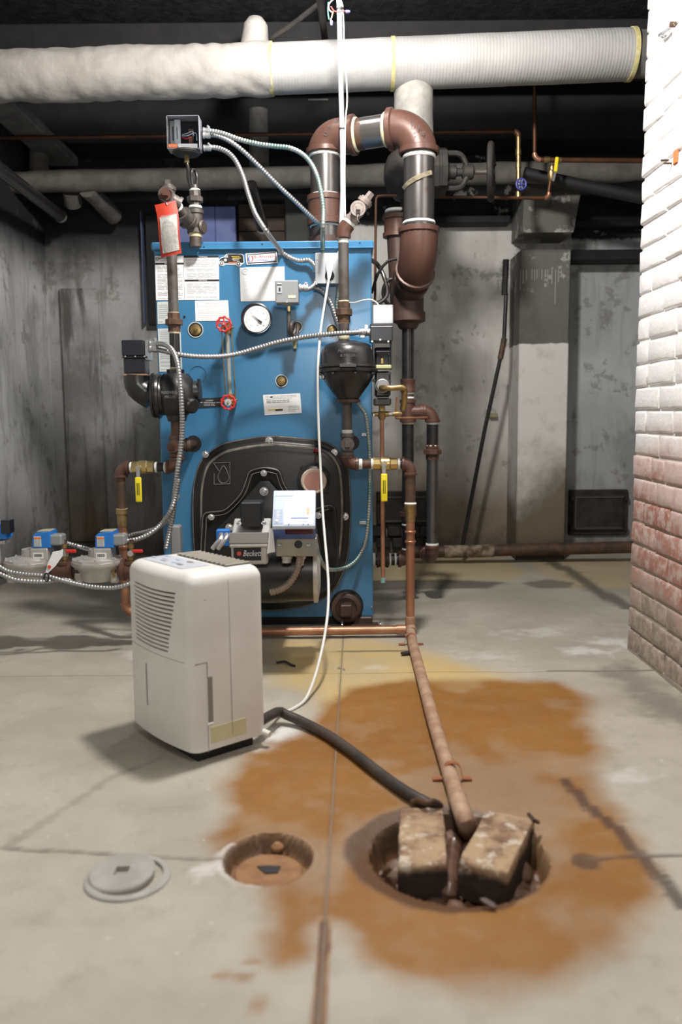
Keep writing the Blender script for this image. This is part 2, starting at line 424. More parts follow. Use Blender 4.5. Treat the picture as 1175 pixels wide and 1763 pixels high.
def concrete():
    m, nt, b = newmat('stained_concrete'); q = NT(nt)
    at = {}
    for k in ('rust', 'yellow', 'dark', 'white'):
        a = q.n('ShaderNodeAttribute'); a.attribute_name = k; at[k] = a.outputs['Fac']
    p = q.pos()
    n1 = q.noise(2.2, 6, .6, p); n2 = q.noise(14, 6, .65, p); n3 = q.noise(90, 4, .7, p)
    c = q.mix(q.ramp(n1, .35, .65), (.37, .335, .275), (.475, .435, .365))
    c = q.mix(q.ramp(n2, .5, .75, 0, .5), c, (.29, .26, .21))
    c = q.mix(q.ramp(n3, .6, .8, 0, .35), c, (.24, .22, .18))
    c = q.mix(q.ramp(q.noise(55, 2, .5, p), .70, .76, 0, .5), c, (.66, .64, .60))
    yf = q.math('MULTIPLY', at['yellow'], q.ramp(n2, .25, .6, .7, 1))
    c = q.mix(yf, c, (.58, .42, .17))
    rc = q.mix(q.ramp(n1, .35, .65), (.252, .104, .014), (.292, .130, .022))
    rc = q.mix(q.ramp(n2, .5, .75, 0, .25), rc, (.215, .084, .012))
    rf = q.math('MULTIPLY', at['rust'], q.ramp(n2, .2, .55, .86, 1))
    c = q.mix(rf, c, rc)
    wf = q.math('MULTIPLY', at['white'], q.ramp(n2, .25, .5))
    c = q.mix(wf, c, (.74, .72, .69))
    dc = q.mix(rf, (.085, .075, .06), (.10, .048, .03))
    c = q.mix(at['dark'], c, dc)
    q.l(c, b.inputs['Base Color'])
    q.l(q.ramp(at['dark'], 0, 1, .62, .38), b.inputs['Roughness'])
    q.bump(q.math('ADD', n3, q.math('MULTIPLY', n2, 2.0)), b, .35, .003)
    return m
m_conc = concrete()
XL, XRt, YB, YN, ZC = -1.60, 2.15, 4.72, -1.3, 2.50
floor = struct('floor', MB().box(((XL + XRt) / 2, (YB + YN) / 2, -.46), (XRt - XL + .2, YB - YN + .2, .04)), m_conc)
def axis(lo, hi, bands):
    """grid lines with a local step: bands = [(from, to, step)] over a coarse default"""
    out = [lo]; 
    while out[-1] < hi - 1e-6:
        x = out[-1]; st = .11
        for a, b, s_ in bands:
            if a - 1e-9 <= x < b: st = min(st, s_)
        out.append(min(x + st, hi))
    return np.array(out)
def slab(u0, u1, y0, y1):
    ub = [(-1.3, 1.7, .03), (-.95, 1.0, .012), (SC.x - seamx(SC.y) - .21, SC.x - seamx(SC.y) + .21, .0065), (CC.x - seamx(CC.y) - .1, CC.x - seamx(CC.y) + .1, .0055), (-.03, .03, .006)]
    yb = [(1.0, 4.75, .03), (1.05, 2.3, .010), (2.3, 3.4, .017), (SC.y - .22, SC.y + .21, .0065)]
    us = axis(u0, u1, ub); ys = axis(y0, y1, yb)
    us = np.concatenate([[us[0]], us, [us[-1]]]); ys = np.concatenate([[ys[0]], ys, [ys[-1]]])
    U, Y = np.meshgrid(us, ys); X = U + seamx(Y) * (1 if True else 0)
    X = np.clip(X, XL - .05, XRt + .05)
    h, ru, ye, da, wh = floor_fields(X, Y)
    h = np.minimum(h, .004)
    h[0, :] = h[-1, :] = -.03; h[:, 0] = h[:, -1] = -.03
    ny, nx = X.shape
    co = np.stack([X, Y, h], -1).reshape(-1, 3)
    idx = np.arange(ny * nx).reshape(ny, nx)
    fs = np.stack([idx[:-1, :-1], idx[:-1, 1:], idx[1:, 1:], idx[1:, :-1]], -1).reshape(-1, 4)
    me = bpy.data.meshes.new('concrete_slab')
    me.vertices.add(len(co)); me.vertices.foreach_set('co', co.ravel())
    me.loops.add(fs.size); me.loops.foreach_set('vertex_index', fs.ravel().astype(np.int32))
    me.polygons.add(len(fs)); me.polygons.foreach_set('loop_start', np.arange(0, fs.size, 4, dtype=np.int32))
    me.polygons.foreach_set('loop_total', np.full(len(fs), 4, np.int32))
    me.update(); me.validate()
    for k, a in (('rust', ru), ('yellow', ye), ('dark', da), ('white', wh)):
        at = me.attributes.new(k, 'FLOAT', 'POINT'); at.data.foreach_set('value', np.clip(a, 0, 1).ravel().astype(np.float32))
    me.materials.append(m_conc); me.polygons.foreach_set('use_smooth', [True] * len(fs)); me.set_sharp_from_angle(angle=math.radians(50))
    o = link('concrete_slab', me, floor); return o
g = .0015
for u0, u1 in ((-2.0, -g), (g, 2.4)):
    slab(u0, u1, YN, Y2S - g); slab(u0, u1, Y2S + g, YB + .02)
m_joint = M('joint_dirt', (.24, .19, .14), .9)
mb = MB(); mb.prism([(seamx(YN) - .012, YN, -.03), (seamx(YN) + .012, YN, -.03), (seamx(YB) + .012, YB, -.03), (seamx(YB) - .012, YB, -.03)], (0, 0, 1), .0285)
mb.box(((XL + XRt) / 2, Y2S, -.016), (XRt - XL, .02, .028))
part('joint_filler', mb, m_joint, floor)

# ---- walls
def wallmat(name, base, base2, zpaint=None, white=None, streak=.5, damp=.35, soft=.01, mottle=False):
    m, nt, b = newmat(name); q = NT(nt)
    p = q.pos(); ps = q.pos(7, 7, .9)
    z = q.xyz()[2]
    n1 = q.noise(2.0, 6, .6, p); n2 = q.noise(9, 7, .65, p); n4 = q.noise(2.0, 6, .6, ps, .4)
    c = q.mix(q.ramp(n1, .35, .65), base, base2)
    c = q.mix(q.ramp(n4, .48, .68, 0, streak), c, (.075, .07, .06))
    c = q.mix(q.ramp(n2, .56, .62, 0, .5), c, (.17, .155, .13))
    c = q.mix(q.ramp(q.noise(1.1, 5, .65, q.pos(1, 1, .8), .8), .52, .60, 0, .45 if streak > .2 else .25), c, (base2[0] * .42, base2[1] * .42, base2[2] * .40))
    # damp brown foot
    zf = q.math('ADD', z, q.math('MULTIPLY', q.math('SUBTRACT', n1, .5), .9))
    c = q.mix(q.ramp(zf, .12, .75, damp * 1.5, 0), c, (.17, .115, .06))
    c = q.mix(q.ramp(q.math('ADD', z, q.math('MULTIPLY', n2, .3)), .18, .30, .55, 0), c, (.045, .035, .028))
    if white is not None:
        zz = q.math('ADD', z, q.math('MULTIPLY', q.math('SUBTRACT', n2, .5), .03))
        f = q.math('MULTIPLY', q.ramp(zz, white - .004, white + .004, 1, 0), q.ramp(zf, .25, .6))
        wc = q.mix(q.ramp(n2, .5, .7, 0, .4), (.74, .71, .68), (.45, .38, .31))
        c = q.mix(f, c, wc)
    if zpaint is not None:
        zz = q.math('ADD', z, q.math('MULTIPLY', q.math('SUBTRACT', n2, .5), .07))
        f = q.ramp(zz, zpaint - soft, zpaint + soft)
        fl = q.ramp(n2, .61, .65, 1, .35 if soft < .05 else .9)
        c = q.mix(q.math('MULTIPLY', f, fl), c, (.012, .012, .014))
    if mottle:
        f = q.math('MULTIPLY', q.ramp(n2, .56, .60, 0, .8), q.ramp(z, 1.36, 1.42))
        c = q.mix(f, c, (.42, .41, .39))
    q.l(c, b.inputs['Base Color']); b.inputs['Roughness'].default_value = .85
    q.bump(q.math('ADD', n2, q.math('MULTIPLY', q.noise(60, 4, .6, p), .25)), b, .5, .012)
    MATS[name] = m; return m
m_wallback = wallmat('back_wall_plaster', (.66, .64, .605), (.52, .50, .465), 1.80, None, .12, .55)
m_walldark = wallmat('stained_wall_plaster', (.42, .42, .41), (.27, .27, .26), 1.62, None, .6, .25, .16)
m_wallleft = wallmat('grey_wall_plaster', (.66, .66, .65), (.50, .50, .49), 1.58, None, .3, .15, .16)
m_wallrecess = wallmat('recess_plaster', (.52, .54, .55), (.40, .42, .43), 1.72, None, .25, .15)
m_pil = wallmat('pilaster_plaster', (.17, .165, .145), (.12, .118, .10), 2.0, 1.14, .2, .4, .2, True)
m_plain = M('basement_plaster', (.42, .41, .38), .9, 0, (.33, .32, .30), 4, bump=.4, bscale=20, bdist=.01)
m_ceil = M('black_painted_ceiling', (.013, .0125, .015), .45, 0, (.034, .033, .039), 25, bump=.9, bscale=35, bdist=.006)
xa, xb = P(535, 500, YB).x, P(978, 700, YB).x
struct('wall_back', MB().box(((XL + xa) / 2, YB + .1, ZC / 2 - .02), (xa - XL + .1, .2, ZC + .04)), m_walldark)
struct('wall_back', MB().box(((xa + .05 + xb) / 2, YB + .1, ZC / 2 - .02), (xb - xa - .05, .2, ZC + .04)), m_wallback)
struct('wall_back', MB().box(((xb + XRt) / 2 + .05, YB + .1, ZC / 2 - .02), (XRt - xb + .1, .2, ZC + .04)), m_wallrecess)
struct('wall_left', MB().box((XL - .1, (YB + YN) / 2, ZC / 2 - .02), (.2, YB - YN + .2, ZC + .04)), m_wallleft)
struct('wall_right', MB().box((XRt + .1, (YB + YN) / 2, ZC / 2 - .02), (.2, YB - YN + .2, ZC + .04)), m_wallrecess)
struct('wall_front', MB().box(((XL + XRt) / 2, YN - .1, ZC / 2 - .02), (XRt - XL + .4, .2, ZC + .04)), m_plain)
struct('ceiling', MB().box(((XL + XRt) / 2, (YB + YN) / 2, ZC + .1), (XRt - XL + .4, YB - YN + .4, .2)), m_ceil)
# pilaster on the back wall, with its sloped corbel
YP = 4.45
pl, pr = P(893, 700, YP).x, P(978, 700, YP).x
mb = MB(); mb.box(((pl + pr) / 2, (YP + YB) / 2, .80), (pr - pl, YB - YP, 1.64), .006)
pila = struct('pillar_back', mb, m_pil)
c1, c2_, c3 = P(982, 400, YP), P(996, 330, YP), P(900, 330, YP)
cap = MB().prism([(pl + .006, YP - .01, 1.70), (pr + .004, YP - .01, 1.70), (pr + .008, YP - .01, c1.z), (c2_.x + .02, YP - .01, c2_.z + .05), (c3.x + .01, YP - .01, c3.z + .05), (pl + .004, YP - .01, c1.z)], (0, 1, 0), YB - YP + .01)
part('corbel', cap, m_pil, pila)
mb = MB(); rdr = random.Random(9)
for k in range(13):
    px_ = 897 + k * 6 + rdr.uniform(-2, 2); L_ = rdr.uniform(12, 70) if k in (0, 3, 8, 10) else rdr.uniform(8, 26)
    a_ = P(px_, 464, YP - .001); mb.box(a_ - V((0, 0, L_ / 2 * YP / FPX)), (.0035, .003, L_ * YP / FPX), .001)
part('lime_drips', mb, M('lime_drip', (.42, .41, .38), .8), pila, kind='stuff')
# dark ledge beams on the back wall, between the pilaster and both sides
for (x0, x1, ya, yb_, dd) in ((700, 880, 372, 384, .10), (985, 1180, 430, 447, .14), (985, 1180, 378, 388, .10)):
    a, b_ = P(x0, ya, YB - dd), P(x1, yb_, YB - dd)
    struct('trim_ledge', MB().box(((a.x + b_.x) / 2, YB - dd / 2, (a.z + b_.z) / 2), (b_.x - a.x, dd, abs(a.z - b_.z)), .006), m_soot)
# blackened header beam above the back wall and joists on the ceiling
struct('beam_back', MB().box(((XL + XRt) / 2, YB - .14, 2.33), (XRt - XL, .28, .34), .01), m_soot)
for i, yy in enumerate((3.95, 4.22)):
    b0 = struct('beam_ceiling', MB().box(((XL + XRt) / 2, yy, ZC - .07), (XRt - XL, .07, .14), .006), m_soot)
struct('beam_left', MB().box((P(30, 205, 3.9).x - .02, 3.6, P(30, 205, 3.9).z + .02), (.15, 2.0, .05), .006), m_stonegrey)
# plaster scars: the raised strip of patched plaster in the corner, painted boards behind the boiler
a, b_ = P(112, 700, YB), P(178, 700, YB)
struct('trim_patch', MB().box(((a.x + b_.x) / 2, YB - .012, .78), (b_.x - a.x, .03, 1.4), .01),
       wallmat('peeling_plaster', (.44, .44, .43), (.17, .17, .16), None, None, .9, .5))

# ---- brick pier on the right
def brickmat():
    m, nt, b = newmat('whitewashed_brick'); q = NT(nt); p = q.pos(); z = q.xyz()[2]
    n1 = q.noise(5, 5, .6, p); n2 = q.noise(28, 6, .65, p); n3 = q.noise(110, 4, .6, p)
    oi = q.n('ShaderNodeObjectInfo').outputs['Random']
    red = q.mix(oi, (.34, .14, .10), (.44, .23, .18))
    red = q.mix(q.ramp(n2, .42, .62, 0, .75), red, (.60, .50, .46))
    zz = q.math('ADD', z, q.math('MULTIPLY', q.math('SUBTRACT', n1, .5), .22))
    zz = q.math('ADD', zz, q.math('MULTIPLY', q.math('SUBTRACT', oi, .5), .10))
    pinkf = q.ramp(zz, .50, .60); whf = q.ramp(zz, .62, .74)
    c = q.mix(q.math('MULTIPLY', pinkf, q.ramp(n2, .3, .5, .55, 1)), red, (.62, .48, .45))
    c = q.mix(q.math('MULTIPLY', whf, q.ramp(n3, .2, .4, .85, 1)), c, (.80, .78, .77))
    low = q.mix(q.ramp(n2, .4, .6), (.46, .40, .34), (.26, .21, .165))
    c = q.mix(q.ramp(zz, .18, .34, .85, 0), c, low)
    q.l(c, b.inputs['Base Color']); b.inputs['Roughness'].default_value = .7
    q.bump(q.math('ADD', n2, q.math('MULTIPLY', n3, .4)), b, .5, .006)
    return m
def mortarmat():
    m, nt, b = newmat('pier_mortar'); q = NT(nt); p = q.pos(); z = q.xyz()[2]
    n1 = q.noise(6, 5, .6, p); zz = q.math('ADD', z, q.math('MULTIPLY', q.math('SUBTRACT', n1, .5), .2))
    c = q.mix(q.ramp(zz, .55, .8), (.40, .36, .30), (.74, .72, .70))
    c = q.mix(q.ramp(zz, .05, .22, .6, 0), c, (.3, .26, .21))
    q.l(c, b.inputs['Base Color']); b.inputs['Roughness'].default_value = .9
    q.bump(q.noise(80, 4, .6, p), b, .5, .005); return m
m_brick, m_mortar = brickmat(), mortarmat()
K0 = F(1083, 1117); KX, KY = K0.x, K0.y
PY0, PW = 1.75, .42
pier = struct('pillar_brick', MB().box((KX + .003 + PW / 2, (KY + PY0) / 2, ZC / 2), (PW, KY - PY0 - .012, ZC)), m_mortar)
CH = .0715
def brick_mesh(L, seed):
    """one brick: length L along -Y from 0, height CH-joint, face towards -X, dished and chipped"""
    rnd = random.Random(seed); hgt = CH - .0065; j = lambda s: rnd.uniform(-s, s)
    o = [(0, 0), (L, 0), (L, hgt), (0, hgt)]
    o = [(a + j(.0025), c + j(.002)) for a, c in o]
    mid = [((o[i][0] + o[(i + 1) % 4][0]) / 2 + (j(.001)), (o[i][1] + o[(i + 1) % 4][1]) / 2 + j(.0018)) for i in range(4)]
    ring = [o[0], mid[0], o[1], mid[1], o[2], mid[2], o[3], mid[3]]
    cx, cz = L / 2, hgt / 2
    def R(x, sh): return [(x + j(.0012), -(cx + (a - cx) * (1 - sh / L * 2)), cz + (c - cz) * (1 - sh / hgt * 2)) for a, c in ring]
    mb = MB(); mb.rings([R(.06, 0), R(.001, 0), R(-.0025, .003), R(-.0045, .008)])
    return mesh_of('brick', mb, m_brick, 60)
lib = {L: [brick_mesh(L - .007, 31 * k + int(L * 1000)) for k in range(5)] for L in (.105, .158, .211)}
rb = random.Random(3)
for c in range(int(ZC / CH) + 1):
    z = c * CH + .004
    if z + CH > ZC + .03: break
    y = KY + rb.uniform(-.003, .005); k = 0
    seqs = {0: [.105], 1: [.211], 2: [.158, .105]}
    seq = list(seqs[(c * 2 + (c % 5 == 3)) % 3 if c % 5 == 3 else c % 2])
    while y > PY0 + .05:
        L = seq[k] if k < len(seq) else .211
        if y - L < PY0: L = .105
        if y - L < PY0 - .01: break
        o = bpy.data.objects.new('brick', rb.choice(lib[L])); C.objects.link(o); o.parent = pier
        o.location = (KX + rb.uniform(-.0025, .003), y, z + rb.uniform(-.0012, .0012)); o.rotation_euler = (rb.uniform(-.006, .006), 0, rb.uniform(-.01, .01))
        y -= L; k += 1
part('cement_footing', MB().box((KX + .03 + PW / 2, (KY + PY0) / 2, .0), (PW + .07, KY - PY0 + .02, .05), .012), m_mortar, pier)
# rusted pipe strap stub and screws on the pier
def pier_pt(px, py, out=0.0):
    d = ray(px, py); return O_ + d * ((KX - .006 - out) / d.x)
a = pier_pt(1158, 46)
t = thing('pipe_strap', 'bent grey metal strap screwed high on the white brick pier', 'strap', a)
mb = MB(); pts = [a + V(p) for p in ((.0, .06, .0), (-.012, .06, .005), (-.018, .045, -.004), (-.018, .02, -.008), (-.010, .0, -.004), (0, -.02, .0))]
for p0, p1 in zip(pts, pts[1:]): mb.cyl(p0, p1, .006, 6)
part('strap_band', mb, m_galv, t); part('screw', MB().cyl(a + V((.004, -.015, 0)), a + V((-.012, -.015, 0)), .008, 6), m_rustpipe, t)
a = pier_pt(1163, 272)
t = thing('wall_anchor', 'rust-stained orange anchor plate with two screws on the pier', 'anchor', a)
part('anchor_plate', MB().box(a + V((-.002, -.01, 0)), (.006, .03, .04), .003), M('orange_rust', (.50, .16, .05), .8), t)
for q_ in ((1152, 276), (1157, 281)):
    w = pier_pt(*q_); part('screw', MB().cyl(w, w + V((-.022, 0, 0)), .003, 8), m_rustpipe, t)
# ================================================================== pipe vocabulary
def pipe(root, a, b, r, m, name='pipe', label=None):
    return part(name, MB().cyl(a, b, r, 20), m, root, label=label)
def tapering(root, c, ax, r, m=None, w=.008):
    """thread tape showing at a joint"""
    ax = V(ax).normalized()
    return part('thread_tape', MB().lathe(V(c) - ax * w / 2, ax, [(0, r), (w * .3, r * 1.07), (w * .7, r * 1.05), (w, r)], 20), m or m_tape, root)
def arc_pts(a, c, b, n=10):
    """circular-ish bend from a to b round the corner c"""
    a, b, c = V(a), V(b), V(c); out = []
    u, w = (a - c), (b - c); ang = u.angle(w); R = min(u.length, w.length) * .98
    d = R * math.tan(ang / 2); bis = (u.normalized() + w.normalized()).normalized()
    o = c + bis * (R / math.cos(ang / 2)) if ang < PI - .05 else None
    if o is None: return [a, b]
    p0 = c + u.normalized() * R; p1 = c + w.normalized() * R
    x = (p0 - o); y = (p1 - o); th = x.angle(y)
    for k in range(n + 1):
        t = k / n; out.append(o + (x * math.sin((1 - t) * th) + y * math.sin(t * th)) / math.sin(th))
    if (a - p0).length > .002: out = [a] + out
    if (b - p1).length > .002: out = out + [b]
    return out
def elbow(root, a, c, b, r, m, bead=1.16, bl=None, name='elbow', label=None):
    a, b, c = V(a), V(b), V(c); bl = bl or r * .45
    mb = MB(); mb.tube(arc_pts(a, c, b), r, 20)
    for p in (a, b):
        ax = (p - c).normalized(); mb.lathe(p - ax * bl, ax, [(0, r), (bl * .15, r * bead), (bl * .9, r * bead), (bl, r * (bead - .05))], 22)
    return part(name, mb, m, root, label=label)
def collar(root, c, ax, r, L, m, name='coupling', bead=1.12):
    ax = V(ax).normalized(); c = V(c); b = min(L * .18, r * .4)
    mb = MB().lathe(c - ax * L / 2, ax, [(0, r * bead), (b, r * bead), (b * 1.2, r), (L - b * 1.2, r), (L - b, r * bead), (L, r * bead)], 22)
    return part(name, mb, m, root)
def tee(root, a, b, c, d, r, m, rb=None, name='tee'):
    """run a-b, branch from c to d"""
    rb = rb or r; mb = MB()
    for p, q_, rr in ((a, b, r), (c, d, rb)):
        p, q_ = V(p), V(q_); ax = (q_ - p).normalized(); L = (q_ - p).length; bl = min(rr * .45, L * .3)
        if rr is rb and (p, q_) == (V(c), V(d)): prof = [(0, rr), (L - bl, rr), (L - bl, rr * 1.15), (L, rr * 1.15)]
        else: prof = [(0, rr * 1.15), (bl, rr * 1.15), (bl * 1.1, rr), (L - bl * 1.1, rr), (L - bl, rr * 1.15), (L, rr * 1.15)]
        mb.lathe(p, ax, prof, 22)
    return part(name, mb, m, root)
def union(root, c, ax, r, m, L=None):
    ax = V(ax).normalized(); c = V(c); L = L or r * 2.6; mb = MB()
    mb.lathe(c - ax * L / 2, ax, [(0, r), (L, r)], 8)
    mb.lathe(c - ax * L * .16, ax, [(0, r * 1.3), (L * .03, r * 1.42), (L * .3, r * 1.42), (L * .33, r * 1.3)], 8, rot=PI / 8)
    return part('union', mb, m, root, 25)
def square_plug(root, c, ax, r, m, name='plug', hh=.6):
    ax = V(ax).normalized(); c = V(c); mb = MB()
    mb.lathe(c, ax, [(0, r), (r * .35, r)], 20); mb.lathe(c + ax * r * .3, ax, [(0, r * .62), (r * hh + r * .3, r * .55)], 4, rot=PI / 4)
    return part(name, mb, m, root, 25)
def bolt(root, c, ax, r, m, name='bolt', washer=True):
    ax = V(ax).normalized(); c = V(c); mb = MB()
    if washer: mb.lathe(c, ax, [(0, r * 1.5), (r * .25, r * 1.5)], 16)
    mb.lathe(c, ax, [(0, r), (r * .9, r), (r * 1.05, r * .8)], 6)
    mb.lathe(c + ax * r * .9, ax, [(0, r * .4), (r * .4, r * .35)], 8)
    return part(name, mb, m, root, 25)
def conduit(name, label, pts, r=.0085, m=None, pitch=.0098, group=None, cat='conduit'):
    path = resample(spline(pts, .01), pitch / 4); n = len(path)
    rr = [r * (1.0, .95, .74, .95)[i % 4] for i in range(n)]
    o = part(name, MB().tube(path, rr, 12), m or m_conduit, None, 0)
    o.data.polygons.foreach_set('use_smooth', [True] * len(o.data.polygons))
    return tag(o, label, cat, group)
def connector(root, c, ax, r=.011, L=.035, name='conduit_connector'):
    ax = V(ax).normalized(); c = V(c); mb = MB()
    mb.lathe(c, ax, [(0, r * 1.25), (L * .18, r * 1.25), (L * .2, r), (L * .45, r), (L * .5, r * 1.15), (L, r * 1.15)], 14)
    s = ax.cross(V((0, 1, 0))); s = s.normalized() if s.length > .1 else V((0, 0, 1))
    mb.box(c + ax * L * .75 + s * r * 1.1, (L * .4, L * .4, r * .9), .001)
    mb.cyl(c + ax * L * .75 + s * r * 1.3 + V((0, .006, 0)), c + ax * L * .75 + s * r * 1.3 - V((0, .012, 0)), .003, 8)
    return part(name, mb, m_galv, root)

# ================================================================== boiler
YF_B = 3.06                                # front face of the jacket
BX0, BX1 = P(272, 640, YF_B).x, P(641, 640, YF_B).x
BZ1 = P(450, 417, YF_B).z; BZ0 = P(460, 1063, YF_B).z
BD = 1.15
def B(px, py, off=0.0): return P(px, py, YF_B - off)
bo = thing('boiler', 'tall blue steel jacketed boiler with black burner door and paper labels', 'boiler', ((BX0 + BX1) / 2, YF_B + BD / 2, 0))
mb = MB().box(((BX0 + BX1) / 2, YF_B + BD / 2, (BZ0 + BZ1) / 2), (BX1 - BX0, BD, BZ1 - BZ0), .004)
part('jacket', mb, m_blue, bo)
# folded top cap with its seam
mb = MB(); zt = P(450, 431, YF_B).z
mb.box(((BX0 + BX1) / 2, YF_B + BD / 2, (BZ1 + zt) / 2 + .002), (BX1 - BX0 + .016, BD + .016, BZ1 - zt), .004)
part('top_cap', mb, m_blue, bo)
part('cap_lip', MB().box((B(345, 420).x + (BX1 - B(345, 420).x) / 2 + .004, YF_B - .011, zt + .004), (BX1 - B(345, 420).x + .008, .01, .006), .002), m_blue, bo)
for p in ((352, 424), (452, 419), (556, 418), (620, 417)): bolt(bo, B(*p, .009), YF, .003, m_blue, 'screw', False)
# base channel and blocks
part('base', MB().box(((BX0 + BX1) / 2, YF_B + BD / 2 + .02, BZ0 / 2), (BX1 - BX0 - .05, BD - .04, BZ0)), m_blackmatte, bo)
for px in (300, 625): part('foot', MB().box((B(px, 1075).x, YF_B + .05, .02), (.07, .14, .04), .004), m_rustdark, bo)
# labels -----------------------------------------------------------
def sticker(name, quad, m, off=.0012, label=None, rot=None, root=bo, th=.0008):
    """quad: pixel corners tl, tr, br, bl of a flat label on the jacket front"""
    o = part(name, MB().prism([B(*p) for p in quad], YF, th + off), m, root, label=label); return o
def lines(root, quad, n, m, x0=.05, x1=.95, y0=.05, y1=.95, th=.22, off=.0026, ragged=True, seed=1, name='print'):
    r = random.Random(seed); q4 = [B(*p, off) for p in quad]; mb = MB()
    def at(u, v): return q4[0].lerp(q4[1], u).lerp(q4[3].lerp(q4[2], u), v)
    for k in range(n):
        v = y0 + (y1 - y0) * (k + .5) / n; d = (y1 - y0) / n * th
        if r.random() < .12: continue
        e = x1 if not ragged or r.random() < .7 else x0 + (x1 - x0) * r.uniform(.35, .95)
        x = x0
        while x < e - .02:
            w = min(r.uniform(.05, .16), e - x); mb.quad(at(x, v - d), at(x, v + d), at(x + w, v + d), at(x + w, v - d)); x += w + .018
    o = part(name, mb, m, root, 0, kind='stuff'); return o
def bar(root, quad, u0, u1, v0, v1, m, off=.0028, name='bar'):
    q4 = [B(*p) for p in quad]
    def at(u, v): return q4[0].lerp(q4[1], u).lerp(q4[3].lerp(q4[2], u), v)
    return part(name, MB().prism([at(u0, v0), at(u1, v0), at(u1, v1), at(u0, v1)], YF, off), m, root)
RT, UP = (B(500, 500) - B(400, 500)).normalized(), V((0, 0, 1))
RT = V((RT.x, 0, RT.z)).normalized(); UP = RT.cross(V((0, 1, 0))) * -1
if UP.z < 0: UP = -UP
def words_on(root, txt, px, py, hpx, m, wpx=None, off=.003, align='CENTER', name='lettering', shear=0):
    s = (B(px, py) - B(px, py + 10)).length / 10
    return part(name, text_mb(txt, B(px, py, off), RT, UP, hpx * 1.38 * s, 0, align, shear, wpx * s if wpx else None), m, root, 0)
Q = ((267, 441), (377, 440), (378, 516), (269, 517))
w = sticker('warning_label', Q, m_paper, label='large white warning label with black bars')
bar(w, Q, .0, .45, .155, .195, m_ink); bar(w, Q, .452, 1, .0, .045, m_ink); bar(w, Q, .46, 1, .54, .58, m_ink); bar(w, Q, .447, .453, .0, 1, m_inkgrey)
lines(w, Q, 22, m_inkgrey, .03, .42, .23, .97, seed=2); lines(w, Q, 13, m_inkgrey, .49, .96, .08, .52, .16, seed=3); lines(w, Q, 11, m_inkgrey, .49, .96, .62, .95, .16, seed=4)
words_on(w, 'WARNING', 350, 443.5, 2.4, m_paper, 15, .0045); words_on(w, 'NOTICE', 349.5, 484, 2.6, m_paper, 14, .0045); words_on(w, 'WARNING', 289, 455, 2.4, m_paper, 12, .0045)
words_on(w, 'BURNHAM', 274, 446, 2.6, m_ink, 17, align='LEFT'); words_on(w, 'COMMERCIAL', 274, 450, 1.6, m_ink, 17, align='LEFT')
part('flame_emblem', MB().tube([B(271 + 2.3 * math.cos(a), 445.5 + 2.6 * math.sin(a), .003) for a in [k * .42 - 1.2 for k in range(15)]], .0009, 6), m_ink, w)
Q = ((271, 520), (293, 519), (294, 557), (272, 558))
w = sticker('rating_label', Q, m_paperdull, label='weathered grey label behind the float valve pipe'); lines(w, Q, 9, m_inkgrey, .1, .9, .1, .95, .25, seed=5)
Q = ((272, 566), (311, 565), (314, 639), (275, 640))
w = sticker('instruction_label', Q, m_paperdull, label='tall pale green tinted label'); lines(w, Q, 22, m_inkgrey, .08, .92, .03, .97, .2, seed=6)
Q = ((336, 518), (393, 517), (395, 552), (337, 553))
w = sticker('blank_label', Q, m_paper, label='small plain white label'); words_on(w, 'IMPORTANT', 365, 523, 2.0, m_inkgrey, 24); lines(w, Q, 8, M('faint_print', (.7, .7, .71), .7), .06, .94, .22, .95, .15, seed=7)
Q = ((413, 461), (490, 459), (491, 518), (415, 519))
w = sticker('certification_label', Q, m_paper, label='large white data label with circled letter')
ring = [B(422.5 + 5 * math.cos(a), 467.5 + 5 * math.sin(a), .003) for a in [k * PI / 12 for k in range(25)]]
part('circle_mark', MB().tube(ring, .0007, 5), m_inkgrey, w); words_on(w, 'H', 422.5, 470, 5, m_inkgrey)
lines(w, Q, 15, M('faint_print', (.7, .7, .71), .7), .06, .35, .3, .98, .12, seed=8, ragged=False); lines(w, Q, 15, MATS['faint_print'], .4, .62, .3, .98, .1, seed=9, ragged=False); lines(w, Q, 15, MATS['faint_print'], .68, .96, .3, .98, .1, seed=10)
# name badge
Q = ((423, 437), (477, 433), (479, 453), (425, 456))
w = sticker('name_badge', Q, m_paper, .003, label='white badge with black frame, red and blue name'); 
bar(w, Q, .04, .96, .08, .92, m_ink, .0045); bar(w, Q, .065, .935, .17, .83, M('badge_field', (.74, .78, .86), .4), .0055)
words_on(w, 'BURNHAM', 456, 444.2, 5.0, m_inkred, 38, .0062); words_on(w, 'COMMERCIAL', 455.5, 449.6, 3.2, m_inkblue, 36, .0062)
fl = lambda s, e, cx: [B(432 + cx + 3.2 * math.cos(a) * (1 if abs(math.sin(a)) < .9 else .6), 445.5 + 5 * math.sin(a), .006) for a in [s + (e - s) * k / 8 for k in range(9)]]
part('flame_emblem', MB().tube(fl(PI * .55, PI * 1.45, -.4), [.0006, .0012, .0018, .002, .002, .002, .0016, .0012, .0005], 6), m_inkblue, w)
part('flame_emblem', MB().tube(fl(-PI * .45, PI * .45, .4), [.0006, .0012, .0018, .002, .002, .002, .0016, .0012, .0005], 6), m_inkred, w)
